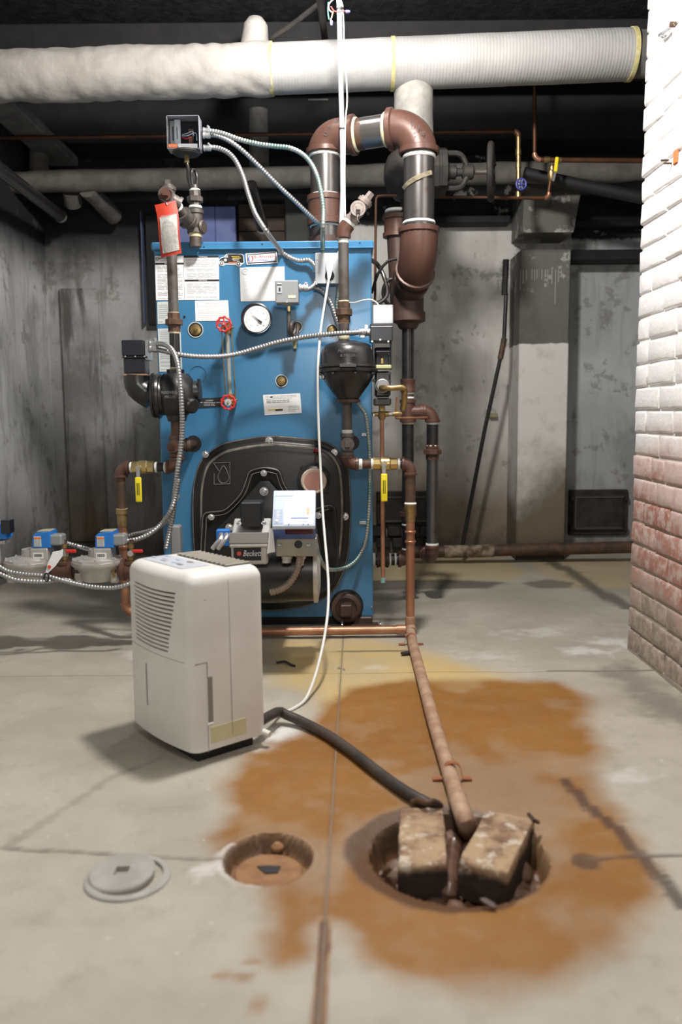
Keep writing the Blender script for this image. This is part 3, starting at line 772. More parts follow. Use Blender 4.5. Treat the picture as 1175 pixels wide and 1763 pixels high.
# van shaped sticker
van = [(377.5, 452), (377, 447), (381, 443.5), (386, 442), (390, 437.5), (394, 436.5), (417, 437.5), (420, 440), (421, 453), (417, 455.5), (414, 459), (409.5, 459), (406, 456), (388, 455.5), (385, 458), (379.5, 458)]
w = part('van_sticker', MB().prism([B(*p) for p in van], YF, .0015), m_paper, bo, label='sticker cut to the outline of a black service van')
van2 = [(378.5, 451), (378.3, 447.5), (382, 444.5), (387, 443), (391, 438.6), (394.5, 437.8), (416.5, 438.6), (419, 440.5), (419.8, 452.3), (413, 452.8), (390, 453.2), (379, 454)]
part('van_body', MB().prism([B(*p) for p in van2], YF, .0026), m_ink, w)
part('van_window', MB().prism([B(*p) for p in ((386.5, 443.6), (391, 439.8), (393, 439.6), (393, 444))], YF, .0032), m_inkgrey, w)
for cx, cy in ((382.2, 453.3), (411, 454.3)):
    part('van_wheel', MB().lathe(B(cx, cy), YF, [(0, .0085), (.0034, .0085)], 20), m_paper, w); part('van_tyre', MB().lathe(B(cx, cy), YF, [(0, .0062), (.0042, .0062)], 20), m_ink, w); part('van_hub', MB().lathe(B(cx, cy), YF, [(0, .0035), (.005, .0035)], 14), m_paper, w)
part('door_mark', MB().lathe(B(388.5, 448), YF, [(0, .005), (.0036, .005)], 16), m_paper, w)
for x0, x1, y, hh, mm in ((399, 413, 441.5, 1.6, m_inkyellow), (401, 415, 444, 1.6, m_inkyellow), (400, 412, 446, .8, m_paper), (401, 413, 447.6, .7, m_paper), (402, 410, 449.2, .7, m_paper), (394, 408, 451.6, 1.4, m_inkorange)):
    part('van_print', MB().prism([B(x0, y), B(x1, y - .4), B(x1, y + hh - .4), B(x0, y + hh)], YF, .0034), mm, w)
# service card low on the front
Q = ((453, 680), (517, 677), (520, 711), (456, 715))
w = sticker('service_card', Q, m_paper, label='small white service card, slightly tilted'); lines(w, Q, 2, m_ink, .08, .7, .27, .44, .13, seed=12, ragged=False); lines(w, Q, 3, m_inkgrey, .06, .9, .05, .25, .12, seed=13)
lines(w, Q, 5, m_inkgrey, .64, .94, .5, .92, .16, seed=14); bar(w, Q, .19, .26, .1, .15, m_ink); bar(w, Q, .1, .45, .72, .78, m_inkyellow, .003); bar(w, Q, .3, .5, .74, .82, m_ink, .0034)
# water level plate
Q = ((338, 686), (386, 684), (386, 700), (338, 702))
w = sticker('water_level_plate', Q, m_ink, .002, label='black plate reading lowest permissible water level')
for i, (t_, wd_) in enumerate((('LOWEST', 13), ('PERMISSIBLE', 20), ('WATER LEVEL', 20))): words_on(w, t_, 361, 690.5 + i * 4.0, 2.2, m_paper, wd_, .0042)
for xx0, xx1 in ((341, 349), (373, 381)): part('arrow', MB().prism([B(xx0, 692.8), B(xx1, 692.6), B(xx1, 693.4), B(xx0, 693.6)], YF, .004), m_paper, w)
# openings cut in the jacket with brass or iron plugs inside
def porthole(px, py, rpx, plug=m_brass):
    s = 1 / 474; r = rpx * s; c = B(px, py)
    o = part('jacket_hole', MB().lathe(c + V((0, .0, 0)), YF, [(0, r), (.001, r), (.0012, r * .98)], 28), m_blackmatte, bo)
    part('hole_rim', MB().tube([c + V((r * math.cos(a), -.0015, r * math.sin(a))) for a in [k * PI / 12 for k in range(25)]], .0018, 6), m_paperdull, o)
    mb = MB().lathe(c, YF, [(0, r * .75), (.006, r * .72), (.008, r * .35)], 18); mb.lathe(c + V((r * .1, 0, 0)), YF, [(0, r * .3), (.016, r * .26)], 4)
    part('plug', mb, plug, o)
porthole(337, 568, 12.5); porthole(485, 656, 10); porthole(572, 569, 9.5); porthole(511, 563, 9)
bolt(bo, B(318, 545), YF, .004, m_blackmatte, 'screw', False)
part('knockout_ring', MB().tube([B(341 + 14 * math.cos(a), 644 + 14 * math.sin(a), .001) for a in [k * PI / 14 for k in range(29)]], .0012, 5), m_blue, bo)
for py, dx in ((640, 0), (1045, 0)): bolt(bo, B(640, py), YF, .003, m_galv, 'screw', False)
# ------ pressure gauge
g = part('pressure_gauge', MB().lathe(B(444, 551), YF, [(0, .030), (.028, .030), (.03, .0525), (.052, .0545), (.058, .0535), (.060, .0485), (.057, .0475)], 48, caps=True), m_switchblack, bo)
gc = B(444, 551, .0575) + V((-.001, 0, .0015))
part('gauge_face', MB().lathe(gc, YF, [(0, .047), (.0012, .047)], 40), m_paper, g)
mb = MB()
for k in range(41):
    a = math.radians(225 - 270 * k / 40); l = .006 if k % 5 == 0 else .003
    u = V((math.cos(a), 0, math.sin(a))); t_ = V((-math.sin(a), 0, math.cos(a))) * .0004; o_ = gc + V((0, -.0018, 0))
    mb.quad(o_ + u * (.037) - t_, o_ + u * .037 + t_, o_ + u * (.037 + l) + t_, o_ + u * (.037 + l) - t_)
part('gauge_scale', mb, m_ink, g, 0, kind='stuff')
for k, t_ in enumerate(('0', '5', '10', '15', '20', '25', '30')):
    a = math.radians(225 - 270 * k / 6); part('gauge_numeral', text_mb(t_, gc + V((.030 * math.cos(a), -.002, .030 * math.sin(a) - .002)), XR, ZU, .0062, 0, 'CENTER'), m_ink, g, 0)
part('gauge_unit', text_mb('PSI', gc + V((0, -.002, -.022)), XR, ZU, .006, 0, 'CENTER'), m_ink, g, 0)
a = math.radians(140); u = V((math.cos(a), 0, math.sin(a))); n_ = V((-u.z, 0, u.x)); o_ = gc + V((.006, -.004, -.004))
mb = MB(); mb.prism([o_ - u * .012 - n_ * .003, o_ - u * .008 - n_ * .004, o_ + n_ * 0 + u * .0 - n_ * .002, o_ + u * .036, o_ + n_ * .002, o_ - u * .008 + n_ * .004, o_ - u * .012 + n_ * .003], YF, .0008)
mb.lathe(o_, YF, [(0, .0035), (.003, .003)], 12); part('needle', mb, m_ink, g, 0)
# ------ gauge glass
YG = .085
gt, gb = B(390, 560, YG), B(397, 693, YG)
gg = part('gauge_glass', MB().cyl(B(391.5, 572, YG), B(396.5, 686, YG), .0075, 14), M('limescaled_glass', (.30, .31, .28), .15), bo, label='tall water gauge glass between two red wheels')
for dx in (-.017, .017):
    part('guard_rod', MB().cyl(gt + V((dx, 0, -.012)), gb + V((dx + .002, 0, .01)), .0022, 8), m_brass, gg)
for c, dx in ((gt, -.004), (gb, -.003)):
    s = 1 if c is gt else -1
    mb = MB(); mb.cyl(c + V((.004, YG - .005, 0)), c + V((.004, -.012, 0)), .010, 14, .002); mb.cyl(c + V((.002, 0, .006 * s)), c + V((.004, 0, -.030 * s)), .0115, 6); mb.cyl(c + V((0, 0, 0)), c + V((0, -.03, 0)), .005, 10)
    mb.box(c + V((.003, .0, -.008 * s)), (.046, .012, .006), .002)
    part('gauge_cock', mb, m_brass, gg)
    wc = c + V((dx, -.035, .0)); mb = MB(); R_w = .0235
    mb.tube([wc + V((R_w * (1 + .07 * math.cos(9 * a)) * math.cos(a), 0, R_w * (1 + .07 * math.cos(9 * a)) * math.sin(a))) for a in [k * 2 * PI / 54 for k in range(55)]], .0036, 8, False)
    for k in range(5 if c is gt else 5):
        a = 2 * PI * k / 5 + .3; mb.cyl(wc, wc + V((R_w * math.cos(a), 0, R_w * math.sin(a))), .0026, 6)
    mb.lathe(wc + V((0, .004, 0)), YF, [(0, .009), (.008, .008)], 12)
    part('handwheel', mb, m_red, gg)
    if c is gb: part('wheel_tag', MB().lathe(wc + V((0, -.005, 0)), YF, [(0, .012), (.0015, .012)], 16), m_paperdirty, gg)
    part('wheel_nut', MB().lathe(wc + V((0, -.004, 0)), YF, [(0, .005), (.006, .004)], 6), m_chrome, gg)
# ------ burner door: black cast plate with a rolled rim
door_px = [(342, 800), (356, 781), (380, 765), (410, 757), (440, 752.5), (464, 750), (490, 751), (520, 754), (549, 757), (573, 766), (590, 783), (600, 805), (604, 840), (605, 880), (603, 930), (596, 975), (580, 1010), (556, 1032), (520, 1046), (470, 1052), (410, 1046), (360, 1025), (338, 990), (333, 940), (331, 880), (333, 835)]
def smooth_poly(px, n=4):
    pts = [V((x, y, 0)) for x, y in px]; m = len(pts); out = []
    for i in range(m):
        p0, p1, p2, p3 = pts[i - 1], pts[i], pts[(i + 1) % m], pts[(i + 2) % m]
        for k in range(n):
            t = k / n; q_ = .5 * ((2 * p1) + (p2 - p0) * t + (2 * p0 - 5 * p1 + 4 * p2 - p3) * t * t + (3 * p1 - p0 - 3 * p2 + p3) * t ** 3); out.append((q_.x, q_.y))
    return out
def offs(poly, d):
    """inward offset in pixels of a closed pixel polygon"""
    m = len(poly); A = sum(poly[i - 1][0] * poly[i][1] - poly[i][0] * poly[i - 1][1] for i in range(m)); s = 1 if A > 0 else -1; out = []
    for i in range(m):
        (ax, ay), (bx, by), (cx, cy) = poly[i - 1], poly[i], poly[(i + 1) % m]
        tx, ty = cx - ax, cy - ay; L = math.hypot(tx, ty) or 1; out.append((bx - ty / L * d * s, by + tx / L * d * s))
    return out
dp = smooth_poly(door_px)
rings = [(dp, 0), (dp, .014), (offs(dp, 2), .018), (offs(dp, 9), .018), (offs(dp, 12), .021), (offs(dp, 15), .031), (offs(dp, 19), .036), (offs(dp, 26), .034), (offs(dp, 30), .036)]
mb = MB(); mb.rings([[B(x, y, o_) for x, y in r] for r, o_ in rings])
door = part('burner_door', mb, m_doorblack, bo, 60, label='black cast burner mounting door with rounded outline')
for off_, dep, rr_ in ((16, .029, .006), (1.5, .017, .002)):
    q_ = offs(dp, off_); part('door_rim', MB().tube([B(x, y, dep) for x, y in q_ + [q_[0]]], rr_, 6, False), m_dust, door, 60)
# inner raised field: stepped mount outline
inner = [(347, 1000), (346, 905), (348, 888), (356, 880), (378, 878), (390, 873), (412, 850), (421, 828), (427, 812), (438, 806), (455, 803), (474, 806), (484, 812), (490, 830), (500, 846), (520, 862), (538, 874), (555, 870), (570, 868), (578, 874), (581, 890), (580, 1000), (520, 1030), (400, 1030)]
ip = smooth_poly(inner, 3)
mb = MB(); mb.rings([[B(x, y, o_) for x, y in r] for r, o_ in ((ip, .030), (ip, .040), (offs(ip, 2), .044), (offs(ip, 5), .043), (offs(ip, 7), .038))])
part('burner_mount', mb, m_doorblack, door, 60)
for d_, m__ in ((2.5, m_dust), (9, m_dust)):
    q_ = offs(ip, d_); q_ = q_[:-18]; part('mount_ridge', MB().tube([B(x, y, .043 if d_ < 5 else .039) for x, y in q_], .0019, 6, False), m__, door, 60)
gas = [(371, 1010), (373, 912), (409, 874), (448, 828), (463, 828), (500, 868), (545, 905), (553, 940), (553, 1010)]
mb = MB(); mb.rings([[B(x, y, o_) for x, y in r] for r, o_ in ((gas, .036), (gas, .045), (offs(gas, 2), .047))]); part('burner_flange', mb, m_doorblack, door, 30)
for p, r in (((354, 782), .009), ((464, 758.5), .010), ((576, 779), .0085), ((594, 889), .010), ((558, 995), .009), ((338, 985), .009)): bolt(door, B(*p, .018), YF, r * .95, m_chrome)
for p, r in (((454.5, 814.5), .0085), ((455, 846), .0115), ((364, 890), .0085), ((395, 908), .010), ((548.5, 887.5), .0085)): bolt(door, B(*p, .046), YF, r * .92, m_chrome)
for p in ((521.5, 806.5), (564.5, 847)): bolt(door, B(*p, .036), YF, .007, m_doorblack, 'nut')
# oil drop emblem
ln = lambda pts, m_=m_doorblack, r=.0014: MB().tube([B(x, y, .0375) for x, y in pts], r, 6, False)
part('drop_emblem', ln([(385 + 9.5 * math.sin(a) * (1 if math.cos(a) < 0 else (1 - .5 * math.cos(a))), 821 - (11 if math.cos(a) < 0 else 19) * math.cos(a) * (1)) for a in [k * PI / 12 for k in range(25)]], r=.0018), m_dust, door, 60)
mb = ln([(368, 797), (396, 796), (396, 833)]); mb2 = ln([(396, 833), (370, 834)]); mb3 = ln([(368, 797), (377, 811)]); mb4 = ln([(369, 834), (369, 815)])
for q_ in (mb2, mb3, mb4): mb.add(q_.v, q_.f)
part('emblem_frame', mb, m_dust, door, 60)
# sight port with red knob
c = B(541, 827, .034)
sp = part('sight_port', MB().lathe(c, YF, [(0, .062), (.012, .060), (.014, .055), (.030, .053), (.034, .047), (.030, .045)], 32), m_black, door, label='round sight port with orange gasket and red knob')
part('gasket', MB().lathe(c + V((0, -.026, 0)), YF, [(0, .047), (.008, .046), (.011, .042), (.009, .0345)], 32), M('heat_stained_gasket', (.50, .38, .29), .7, 0, (.60, .50, .42), 60), sp)
part('sight_window', MB().lathe(c + V((0, -.028, 0)), YF, [(0, .034), (.0085, .034)], 32), m_glassdark, sp)
part('port_lever', MB().cyl(B(542, 800, .055), B(544.5, 778, .062), .0032, 8), m_rustdark, sp)
mb = MB(); mb.lathe(B(544.8, 779, .062), (0.05, 0, 1), [(0, .004), (.002, .009), (.007, .0115), (.012, .010), (.016, .004)], 16); part('knob', mb, M('maroon_knob', (.30, .012, .016), .25), sp)
# cleanout plug at the foot
c = B(597.5, 1043); mb = MB().lathe(c, YF, [(0, .062), (.001, .062)], 36); part('plug_opening', mb, m_blackmatte, bo)
part('opening_strip', MB().box((c.x, YF_B - .002, (c.z + BZ0) / 2), (.112, .004, c.z - BZ0)), m_blackmatte, bo)
mb = MB().lathe(c + V((-.003, 0, -.003)), YF, [(0, .055), (.03, .055), (.034, .051), (.036, .040), (.030, .038), (.03, .03)], 36); pg = part('cleanout_plug', mb, m_rustdark, bo, label='large brown threaded plug with square head')
mb = MB().box(c + V((-.003, -.05, -.003)), (.041, .045, .043), .003); part('plug_head', mb, m_rustdark, pg)
# plaster strip of the jacket's right edge screws
for px, py in ((632, 748), (628, 900)):
    c = B(px, py); mb = MB().box(c + V((-.006, -.004, 0)), (.026, .004, .012), .001); part('cable_strap', mb, m_galv, bo); bolt(bo, c + V((-.010, -.006, 0)), YF, .004, m_chrome, 'screw', False)
mb = MB().box(B(484, 434, .004), (.02, .004, .02), .003); part('cable_strap', mb, m_chrome, bo)
# ================================================================== main insulated header pipe
YM = 3.62
def Mn(px, py): return P(px, py, YM)
A0, A1, A2, A3, A4 = Mn(-60, 134), Mn(468, 119), Mn(676, 110.5), Mn(1086, 94), Mn(1150, 91)
rm = (Mn(570, 73) - Mn(570, 160)).length / 2
mp = thing('steam_main', 'fat white insulated pipe crossing under the black ceiling', 'pipe', A2)
def lumpy(a, b, r, amp, seed, n=80, seg=36):
    mb = MB(); a, b = V(a), V(b); ax = (b - a).normalized(); N = V((0, 0, 1)); Bn = ax.cross(N).normalized(); N = Bn.cross(ax); rg = []
    for i in range(n + 1):
        p = a.lerp(b, i / n); rr = []
        for k in range(seg):
            th = 2 * PI * k / seg; dvec = N * math.cos(th) + Bn * math.sin(th)
            q_ = noise.noise(p * 6 + dvec * .5 + V((seed, 0, 0))) * .6 + abs(noise.noise(p * 14 + dvec * 1.2 + V((seed, 3, 0)))) * .8
            rr.append(p + dvec * (r + amp * q_))
        rg.append(rr)
    return mb.rings(rg)
part('wrapped_jacket', lumpy(A0, A1, rm, .012, 1, 110, 48), m_insul, mp, 80, label='older wrinkled canvas wrapping')
part('ribbed_jacket', lumpy(A1, A2, rm * .985, .002, 5, 30), m_insulnew, mp, 80, label='clean white ribbed insulation')
part('ribbed_jacket', lumpy(A2, A3, rm, .002, 9, 40), m_insulnew, mp, 80, label='clean white ribbed insulation')
for p_, w_ in ((A1, .013), (A2, .015), (A3, .018)):
    ax = (A3 - A1).normalized(); part('insulation_edge', MB().lathe(p_ - ax * w_ / 2, ax, [(0, rm * 1.035), (w_, rm * 1.035)], 36), m_insulyel, mp)
part('bare_collar', lumpy(A3, A4, rm * .88, .012, 3, 8), m_stonegrey, mp, 80)
part('bare_collar', lumpy(A4, Mn(1260, 87), rm * .95, .012, 3, 8), m_insulold, mp, 80)
mb = MB(); s0 = Mn(478, 152); mb.tube([Mn(480, 150), Mn(497, 149)], .006, 6)
# stub rising behind the main
s0, s1, s2 = P(438, 90, YM + .06), P(440, 52, YM + .06), P(440, 40, YM + .06)
mb = MB(); rs = .052
mb.tube([s0, s0.lerp(s1, .5), s1, s1.lerp(s2, .6), s2, s2 + V((0, 0, .018)), s2 + V((0, 0, .026))], [rs * 1.25, rs * 1.1, rs, rs * .98, rs * .85, rs * .6, rs * .2], 24)
part('wrapped_stub', mb, m_insul, mp, 80, label='short rounded stub of wrapped pipe rising off the main')
# branch dropping from the main behind the right elbow
d0, d1 = P(712, 150, YM + .03), P(714, 236, YM + .03)
part('branch_jacket', lumpy(d0, d1, .079, .004, 12, 14), M('branch_wrap', (.42, .40, .365), .8, 0, (.24, .23, .21), 9, bump=.4, bscale=20, bdist=.008), mp, 80)
# ================================================================== four inch riser loop
hl = thing('header_loop', 'thick brown and black threaded pipe loop rising from the boiler top', 'pipe', P(560, 400, 3.45))
Y1, Y2 = 3.36, 3.24
k1 = P(560, 300, Y1); X1 = k1.x
def a1(py, dx=0): return V((X1 + dx, Y1, P(560, py, Y1).z))
part('riser_flange', MB().lathe(a1(424), (0, 0, 1), [(0, .064), (.03, .064)], 28), m_rustdark, hl)
r4 = .057
pipe(hl, a1(425), a1(380), r4, m_steelpipe)
collar(hl, a1(363), (0, 0, 1), r4 * 1.18, a1(338).z - a1(388).z, m_rustfit, 'coupling', 1.06); tapering(hl, a1(390), (0, 0, 1), r4); tapering(hl, a1(337), (0, 0, 1), r4)
pipe(hl, a1(340), a1(262), r4, m_steelpipe); tapering(hl, a1(268), (0, 0, 1), r4 * 1.02, None, .014)
zc = P(620, 229, (Y1 + Y2) / 2).z
L = P(600, 229, Y1)
e0 = a1(266); ec = V((X1, Y1, zc)); hz = V((P(613, 229, Y1 - .06).x, Y1 - .07, zc + .002)); 
X2 = P(722, 340, Y2).x
dirn = (V((X2, Y2, zc)) - ec).normalized()
eA = ec + dirn * .125
elbow(hl, e0, ec, eA, .066, m_rustfit, 1.10, .022, label='brown cast elbow with raised letters')
eC = V((X2, Y2, zc + .004)); eB = eC - dirn * .118
pipe(hl, eA - dirn * .01, eB + dirn * .01, r4, m_steelpipe)
part('rust_band', MB().lathe(eA + dirn * .012, dirn, [(0, r4 * 1.01), (.022, r4 * 1.01)], 24), m_rustpipe, hl)
tapering(hl, eA + dirn * .004, dirn, r4 * 1.03, m_yellowseal, .012); tapering(hl, eB - dirn * .006, dirn, r4 * 1.03, m_yellowseal, .018)
def a2(py): return V((X2, Y2, P(722, py, Y2).z))
elbow(hl, eB, eC, a2(266), .067, m_rustfit, 1.12, .024, label='brown cast elbow with raised letters')
tapering(hl, a2(270), (0, 0, 1), r4 * 1.03, None, .016)
pipe(hl, a2(264), a2(392), r4, m_steelpipe, label='shiny black pipe with a strip of torn yellow tape'); tapering(hl, a2(384), (0, 0, 1), r4 * 1.02, None, .012)
part('torn_tape', MB().tube([a2(325 - 22 * (k / 10)) + V((math.sin(-1.3 + 2.0 * k / 10) * .0585, -math.cos(-1.3 + 2.0 * k / 10) * .0585, 0)) for k in range(11)], .010, 4, True), M('torn_tape', (.36, .31, .2), .6, 0, (.2, .17, .12), 60), hl, 60)
# raised USA letters on the elbows
for cx, cy, Yc, sgn in ((572, 228, Y1, -1), (722, 222, Y2 - .0, 1)):
    for i, ch in enumerate('USA'):
        if sgn < 0: px, py, ro = (564, 232, .95) if i == 0 else ((571, 221, .8) if i == 1 else (580, 213, .5)); 
        else: px, py, ro = (709.5, 216, -.35) if i == 0 else ((719, 222, -.55) if i == 1 else (727, 231, -.8))
        rt = V((math.cos(ro), 0, math.sin(ro))); up = V((-math.sin(ro), 0, math.cos(ro)))
        part('raised_letter', text_mb(ch, P(px, py, Yc - .077), rt, up, .022, 0, 'CENTER'), m_ink, hl, 0)
    rt = V((math.cos(.7 * -sgn), 0, math.sin(.7 * -sgn)))
    part('raised_letter', text_mb('4', P(575 if sgn < 0 else 712.5, 233 if sgn < 0 else 231, Yc - .0775), rt, V((-rt.z, 0, rt.x)), .016, 0, 'CENTER'), m_ink, hl, 0)
# bottom elbow turning away, then down to the equaliser
lo = a2(448); Y3 = 3.42
X3 = P(703, 600, Y3).x
def a3(py): return V((X3, Y3, P(703, py, Y3).z))
tgt = a3(505)
dd = (tgt - lo); dd = V((dd.x, dd.y, dd.z)).normalized()
elbow(hl, a2(392), lo, lo + dd * .085, .071, m_rustfit, 1.09, .022, label='brown cast elbow turning away towards the wall')
tapering(hl, lo + dd * .088, dd, r4 * 1.02)
pipe(hl, lo + dd * .07, lo + dd * .17, r4, m_steelpipe)
mb = MB(); b0 = tgt - dd * .02
mb.lathe(lo + dd * .125, dd, [(0, .069), (.018, .069), (.02, .062), (.14, .062)], 26)
mb.tube([a3(470) + V((.0, .01, 0)), a3(500), a3(540)], .062, 26); mb.lathe(a3(538), (0, 0, -1), [(0, .069), (.035, .069), (.045, .045), (.062, .036), (.066, .03)], 26)
part('reducing_tee', mb, m_rustdark, hl)
r15 = .024
pipe(hl, a3(556), a3(660), r15, m_blackpipe); tapering(hl, a3(560), (0, 0, 1), r15 * 1.04)
collar(hl, a3(664), (0, 0, 1), r15 * 1.22, a3(652).z - a3(675).z, m_rustfit, 'coupling', 1.03)
pipe(hl, a3(674), a3(690), r15, m_greypipe); tapering(hl, a3(677), (0, 0, 1), r15); tapering(hl, a3(685), (0, 0, 1), r15)
X5 = P(745, 800, Y3).x
def a5(py): return V((X5, Y3, P(745, py, Y3).z))
tee(hl, a3(688), a3(727), a3(709) , V((P(728, 709, Y3).x, Y3, a3(709).z)), r15 * 1.2, m_rustfit, r15 * 1.12)
zz = a3(709).z
tapering(hl, V((P(727, 709, Y3).x, Y3, zz)), (1, 0, 0), r15)
elbow(hl, V((P(728, 709, Y3).x, Y3, zz)), V((X5, Y3, zz)), a5(727), r15 * 1.15, m_rustfit, 1.14)
tapering(hl, a5(729), (0, 0, 1), r15); pipe(hl, a5(726), a5(770), r15, m_blackpipe); tapering(hl, a5(767), (0, 0, 1), r15)
union(hl, a5(778), (0, 0, 1), r15 * 1.12, m_rustfit, .062)
pipe(hl, a5(790), a5(938), r15 * .98, m_steelpipe); tapering(hl, a5(937), (0, 0, 1), r15 * 1.05, None, .010)
elbow(hl, a5(939), a5(962), a5(962) + V((-.01, .13, 0)), r15 * 1.16, m_rustfit, 1.1)
tapering(hl, a3(729), (0, 0, 1), r15, m_yellowseal); pipe(hl, a3(726), a3(878), r15, m_blackpipe)
union(hl, a3(885), (0, 0, 1), r15 * 1.1, m_rustfit, .06); tapering(hl, a3(903), (0, 0, 1), r15)
pipe(hl, a3(890), a3(946), r15 * .95, m_blackpipe); tapering(hl, a3(945), (0, 0, 1), r15)
zr = a3(963).z; elbow(hl, a3(948), V((X3, Y3, zr)), V((P(686, 963, Y3).x, Y3, zr)), r15 * 1.2, m_rustfit, 1.14)
xq = lambda px: V((P(px, 963, Y3).x, Y3, zr))
pipe(hl, xq(690), xq(610), r15, m_blackpipe); tapering(hl, xq(681), (1, 0, 0), r15 * 1.04); tapering(hl, xq(672), (1, 0, 0), r15 * 1.04)
collar(hl, xq(659), (1, 0, 0), r15 * 1.25, .048, m_rustdark); tapering(hl, xq(644), (1, 0, 0), r15 * 1.1, None, .012)
# ================================================================== gate valve on the branch
YV = 3.68
gv = thing('gate_valve', 'big dark iron gate valve with handwheel beside the thick black pipe', 'valve', P(722, 300, YV))
c = P(715, 300, YV); mb = MB()
mb.lathe(c + V((-.13, 0, 0)), (1, 0, 0), [(0, .03), (.015, .07), (.05, .105), (.10, .118), (.15, .118), (.17, .105), (.20, .100)], 32)
mb.cyl(c + V((0, 0, .22)), c + V((0, 0, -.20)), .062, 24)
part('valve_body', mb, m_ironblack, gv)
f0 = P(752, 297, YV)
part('bonnet_flange', MB().lathe(f0 + V((-.02, 0, 0)), (1, 0, 0), [(0, .105), (.022, .105), (.024, .10), (.034, .10)], 8), m_ironblack, gv, 25)
part('bonnet_flange', MB().lathe(f0 + V((.015, 0, 0)), (1, 0, 0), [(0, .10), (.022, .10)], 8), m_ironblack, gv, 25)
for s in (1, -1):
    mb = MB(); z_ = .070 * s
    mb.tube(spline([f0 + V((.03, -.02, z_)), f0 + V((.085, -.02, z_)), f0 + V((.108, -.015, z_ * .8)), f0 + V((.125, -.01, z_ * .35))], .012), .012, 8)
    part('yoke', mb, m_ironblack, gv); bolt(gv, f0 + V((.03, -.045, z_ * .9)), (1, 0, 0), .011, m_ironblack)
mb = MB(); mb.lathe(f0 + V((.03, 0, 0)), (1, 0, 0), [(0, .04), (.025, .036), (.027, .028), (.05, .03), (.055, .018), (.09, .015)], 12); part('packing_gland', mb, m_ironblack, gv)
mb = MB(); mb.lathe(f0 + V((.108, 0, 0)), (1, 0, 0), [(0, .024), (.006, .031), (.042, .031), (.048, .024)], 20); part('yoke_hub', mb, m_ironblack, gv)
mb = MB(); nn = 60; mb.lathe(f0 + V((.02, 0, 0)), (1, 0, 0), [(.003 * k, .0105 if k % 2 else .0085) for k in range(nn + 14)], 10); part('threaded_stem', mb, M('oily_steel', (.22, .19, .15), .4, .6), gv, 0)
wc = P(848, 300, YV - .03); wc = V((wc.x, YV, f0.z)); mb = MB(); Rw = .108
ang = .30   # wheel is seen almost edge on
for ring_ in (1,):
    mb.tube([wc + V((0, Rw * math.cos(a), Rw * math.sin(a))) for a in [k * 2 * PI / 48 for k in range(49)]], .0135, 10, False)
for k in range(4):
    a = PI / 4 + k * PI / 2; mb.tube([wc + V((0, .02 * math.cos(a), .02 * math.sin(a))), wc + V((.012, Rw * .5 * math.cos(a), Rw * .5 * math.sin(a))), wc + V((0, Rw * math.cos(a), Rw * math.sin(a)))], .009, 8)
mb.lathe(wc + V((-.014, 0, 0)), (1, 0, 0), [(0, .026), (.03, .022)], 16)
hw = part('handwheel', mb, m_ironblack, gv)
# the wheel stands slightly turned so its spokes show
hw.data.transform(Matrix.Translation(wc) @ Matrix.Rotation(-.22, 4, 'Z') @ Matrix.Translation(-wc))
part('drop_pipe', MB().cyl(c + V((-.035, .02, -.16)), c + V((-.035, .02, -.36)), .045, 20), m_steelpipe, gv)
tapering(gv, P(684, 362, YV) + V((0, .02, 0)), (0, 0, 1), .047, None, .014)
cc = P(684, 388, YV); collar(gv, cc + V((0, .02, 0)), (0, 0, 1), .054, .09, m_rustfit, 'coupling', 1.1)
mb = MB().cyl(P(684, 400, YV) + V((0, .02, 0)), P(690, 520, YV) + V((0, .02, 0)), .043, 20); part('drop_pipe', mb, m_rustdark, gv)
# ================================================================== float-type low water cutoffs and their piping
YC = YF_B - .16
def D(px, py, o=0.0): return P(px, py, YC - o)
# ---- left column
lc = thing('equalising_pipework', 'rusty threaded pipe column down the boiler face beside the warning label', 'pipe', D(298, 500))
Xa = D(300, 560).x
def v1(py): return V((Xa, YC, D(300, py).z))
rp = .0175
top = D(290, 345)
tp = lambda px, py, o=0: D(px, py, o)
# crosses at the top, diagonal branch back to the boiler
mb = MB(); mb.lathe(tp(298, 450), (tp(290, 345) - tp(298, 450)), [(0, rp), ((tp(290, 345) - tp(298, 450)).length, rp)], 18)
lcp = part('pipe', MB().cyl(v1(541), tp(293, 360), rp, 18), m_greypipe, lc)
cr = tp(290, 340); ax = (tp(290, 326) - tp(291, 360)).normalized()
mb = MB(); mb.lathe(cr - ax * .035, ax, [(0, rp * 1.5), (.012, rp * 1.5), (.014, rp * 1.3), (.055, rp * 1.3), (.057, rp * 1.5), (.068, rp * 1.5)], 20)
mb.lathe(cr + V((-.0, .0, 0)), YF, [(0, rp * 1.3), (.028, rp * 1.3), (.028, rp * 1.5), (.038, rp * 1.5)], 20); mb.lathe(cr, (1, .35, -.55), [(0, rp * 1.2), (.035, rp * 1.2), (.035, rp * 1.4), (.044, rp * 1.4)], 18)
part('cross', mb, m_greypipe, lc)
square_plug(lc, cr + ax * .034, ax, rp * 1.05, m_greypipe); square_plug(lc, cr + V((0, -.038, 0)), YF, rp * 1.15, m_rustfit)
d0_ = tp(303, 353, -.02); d1_ = P(333, 388, YC + .10)
ax2 = (d1_ - d0_).normalized()
part('pipe', MB().cyl(d0_, d1_, rp * .9, 16), m_greypipe, lc); tapering(lc, d0_ + ax2 * .012, ax2, rp); tapering(lc, d0_ + ax2 * .05, ax2, rp)
collar(lc, d0_.lerp(d1_, .62), ax2, rp * 1.3, .05, m_greypipe, 'nipple_sleeve', 1.12)
YQ = YC + .12
c0 = P(338, 392, YQ); def_ = lambda px, py: P(px, py, YQ)
part('pipe', MB().cyl(def_(337, 425), def_(337, 400), .021, 18), m_greypipe, lc); tapering(lc, def_(337, 405), (0, 0, 1), .022, m_yellowseal, .014)
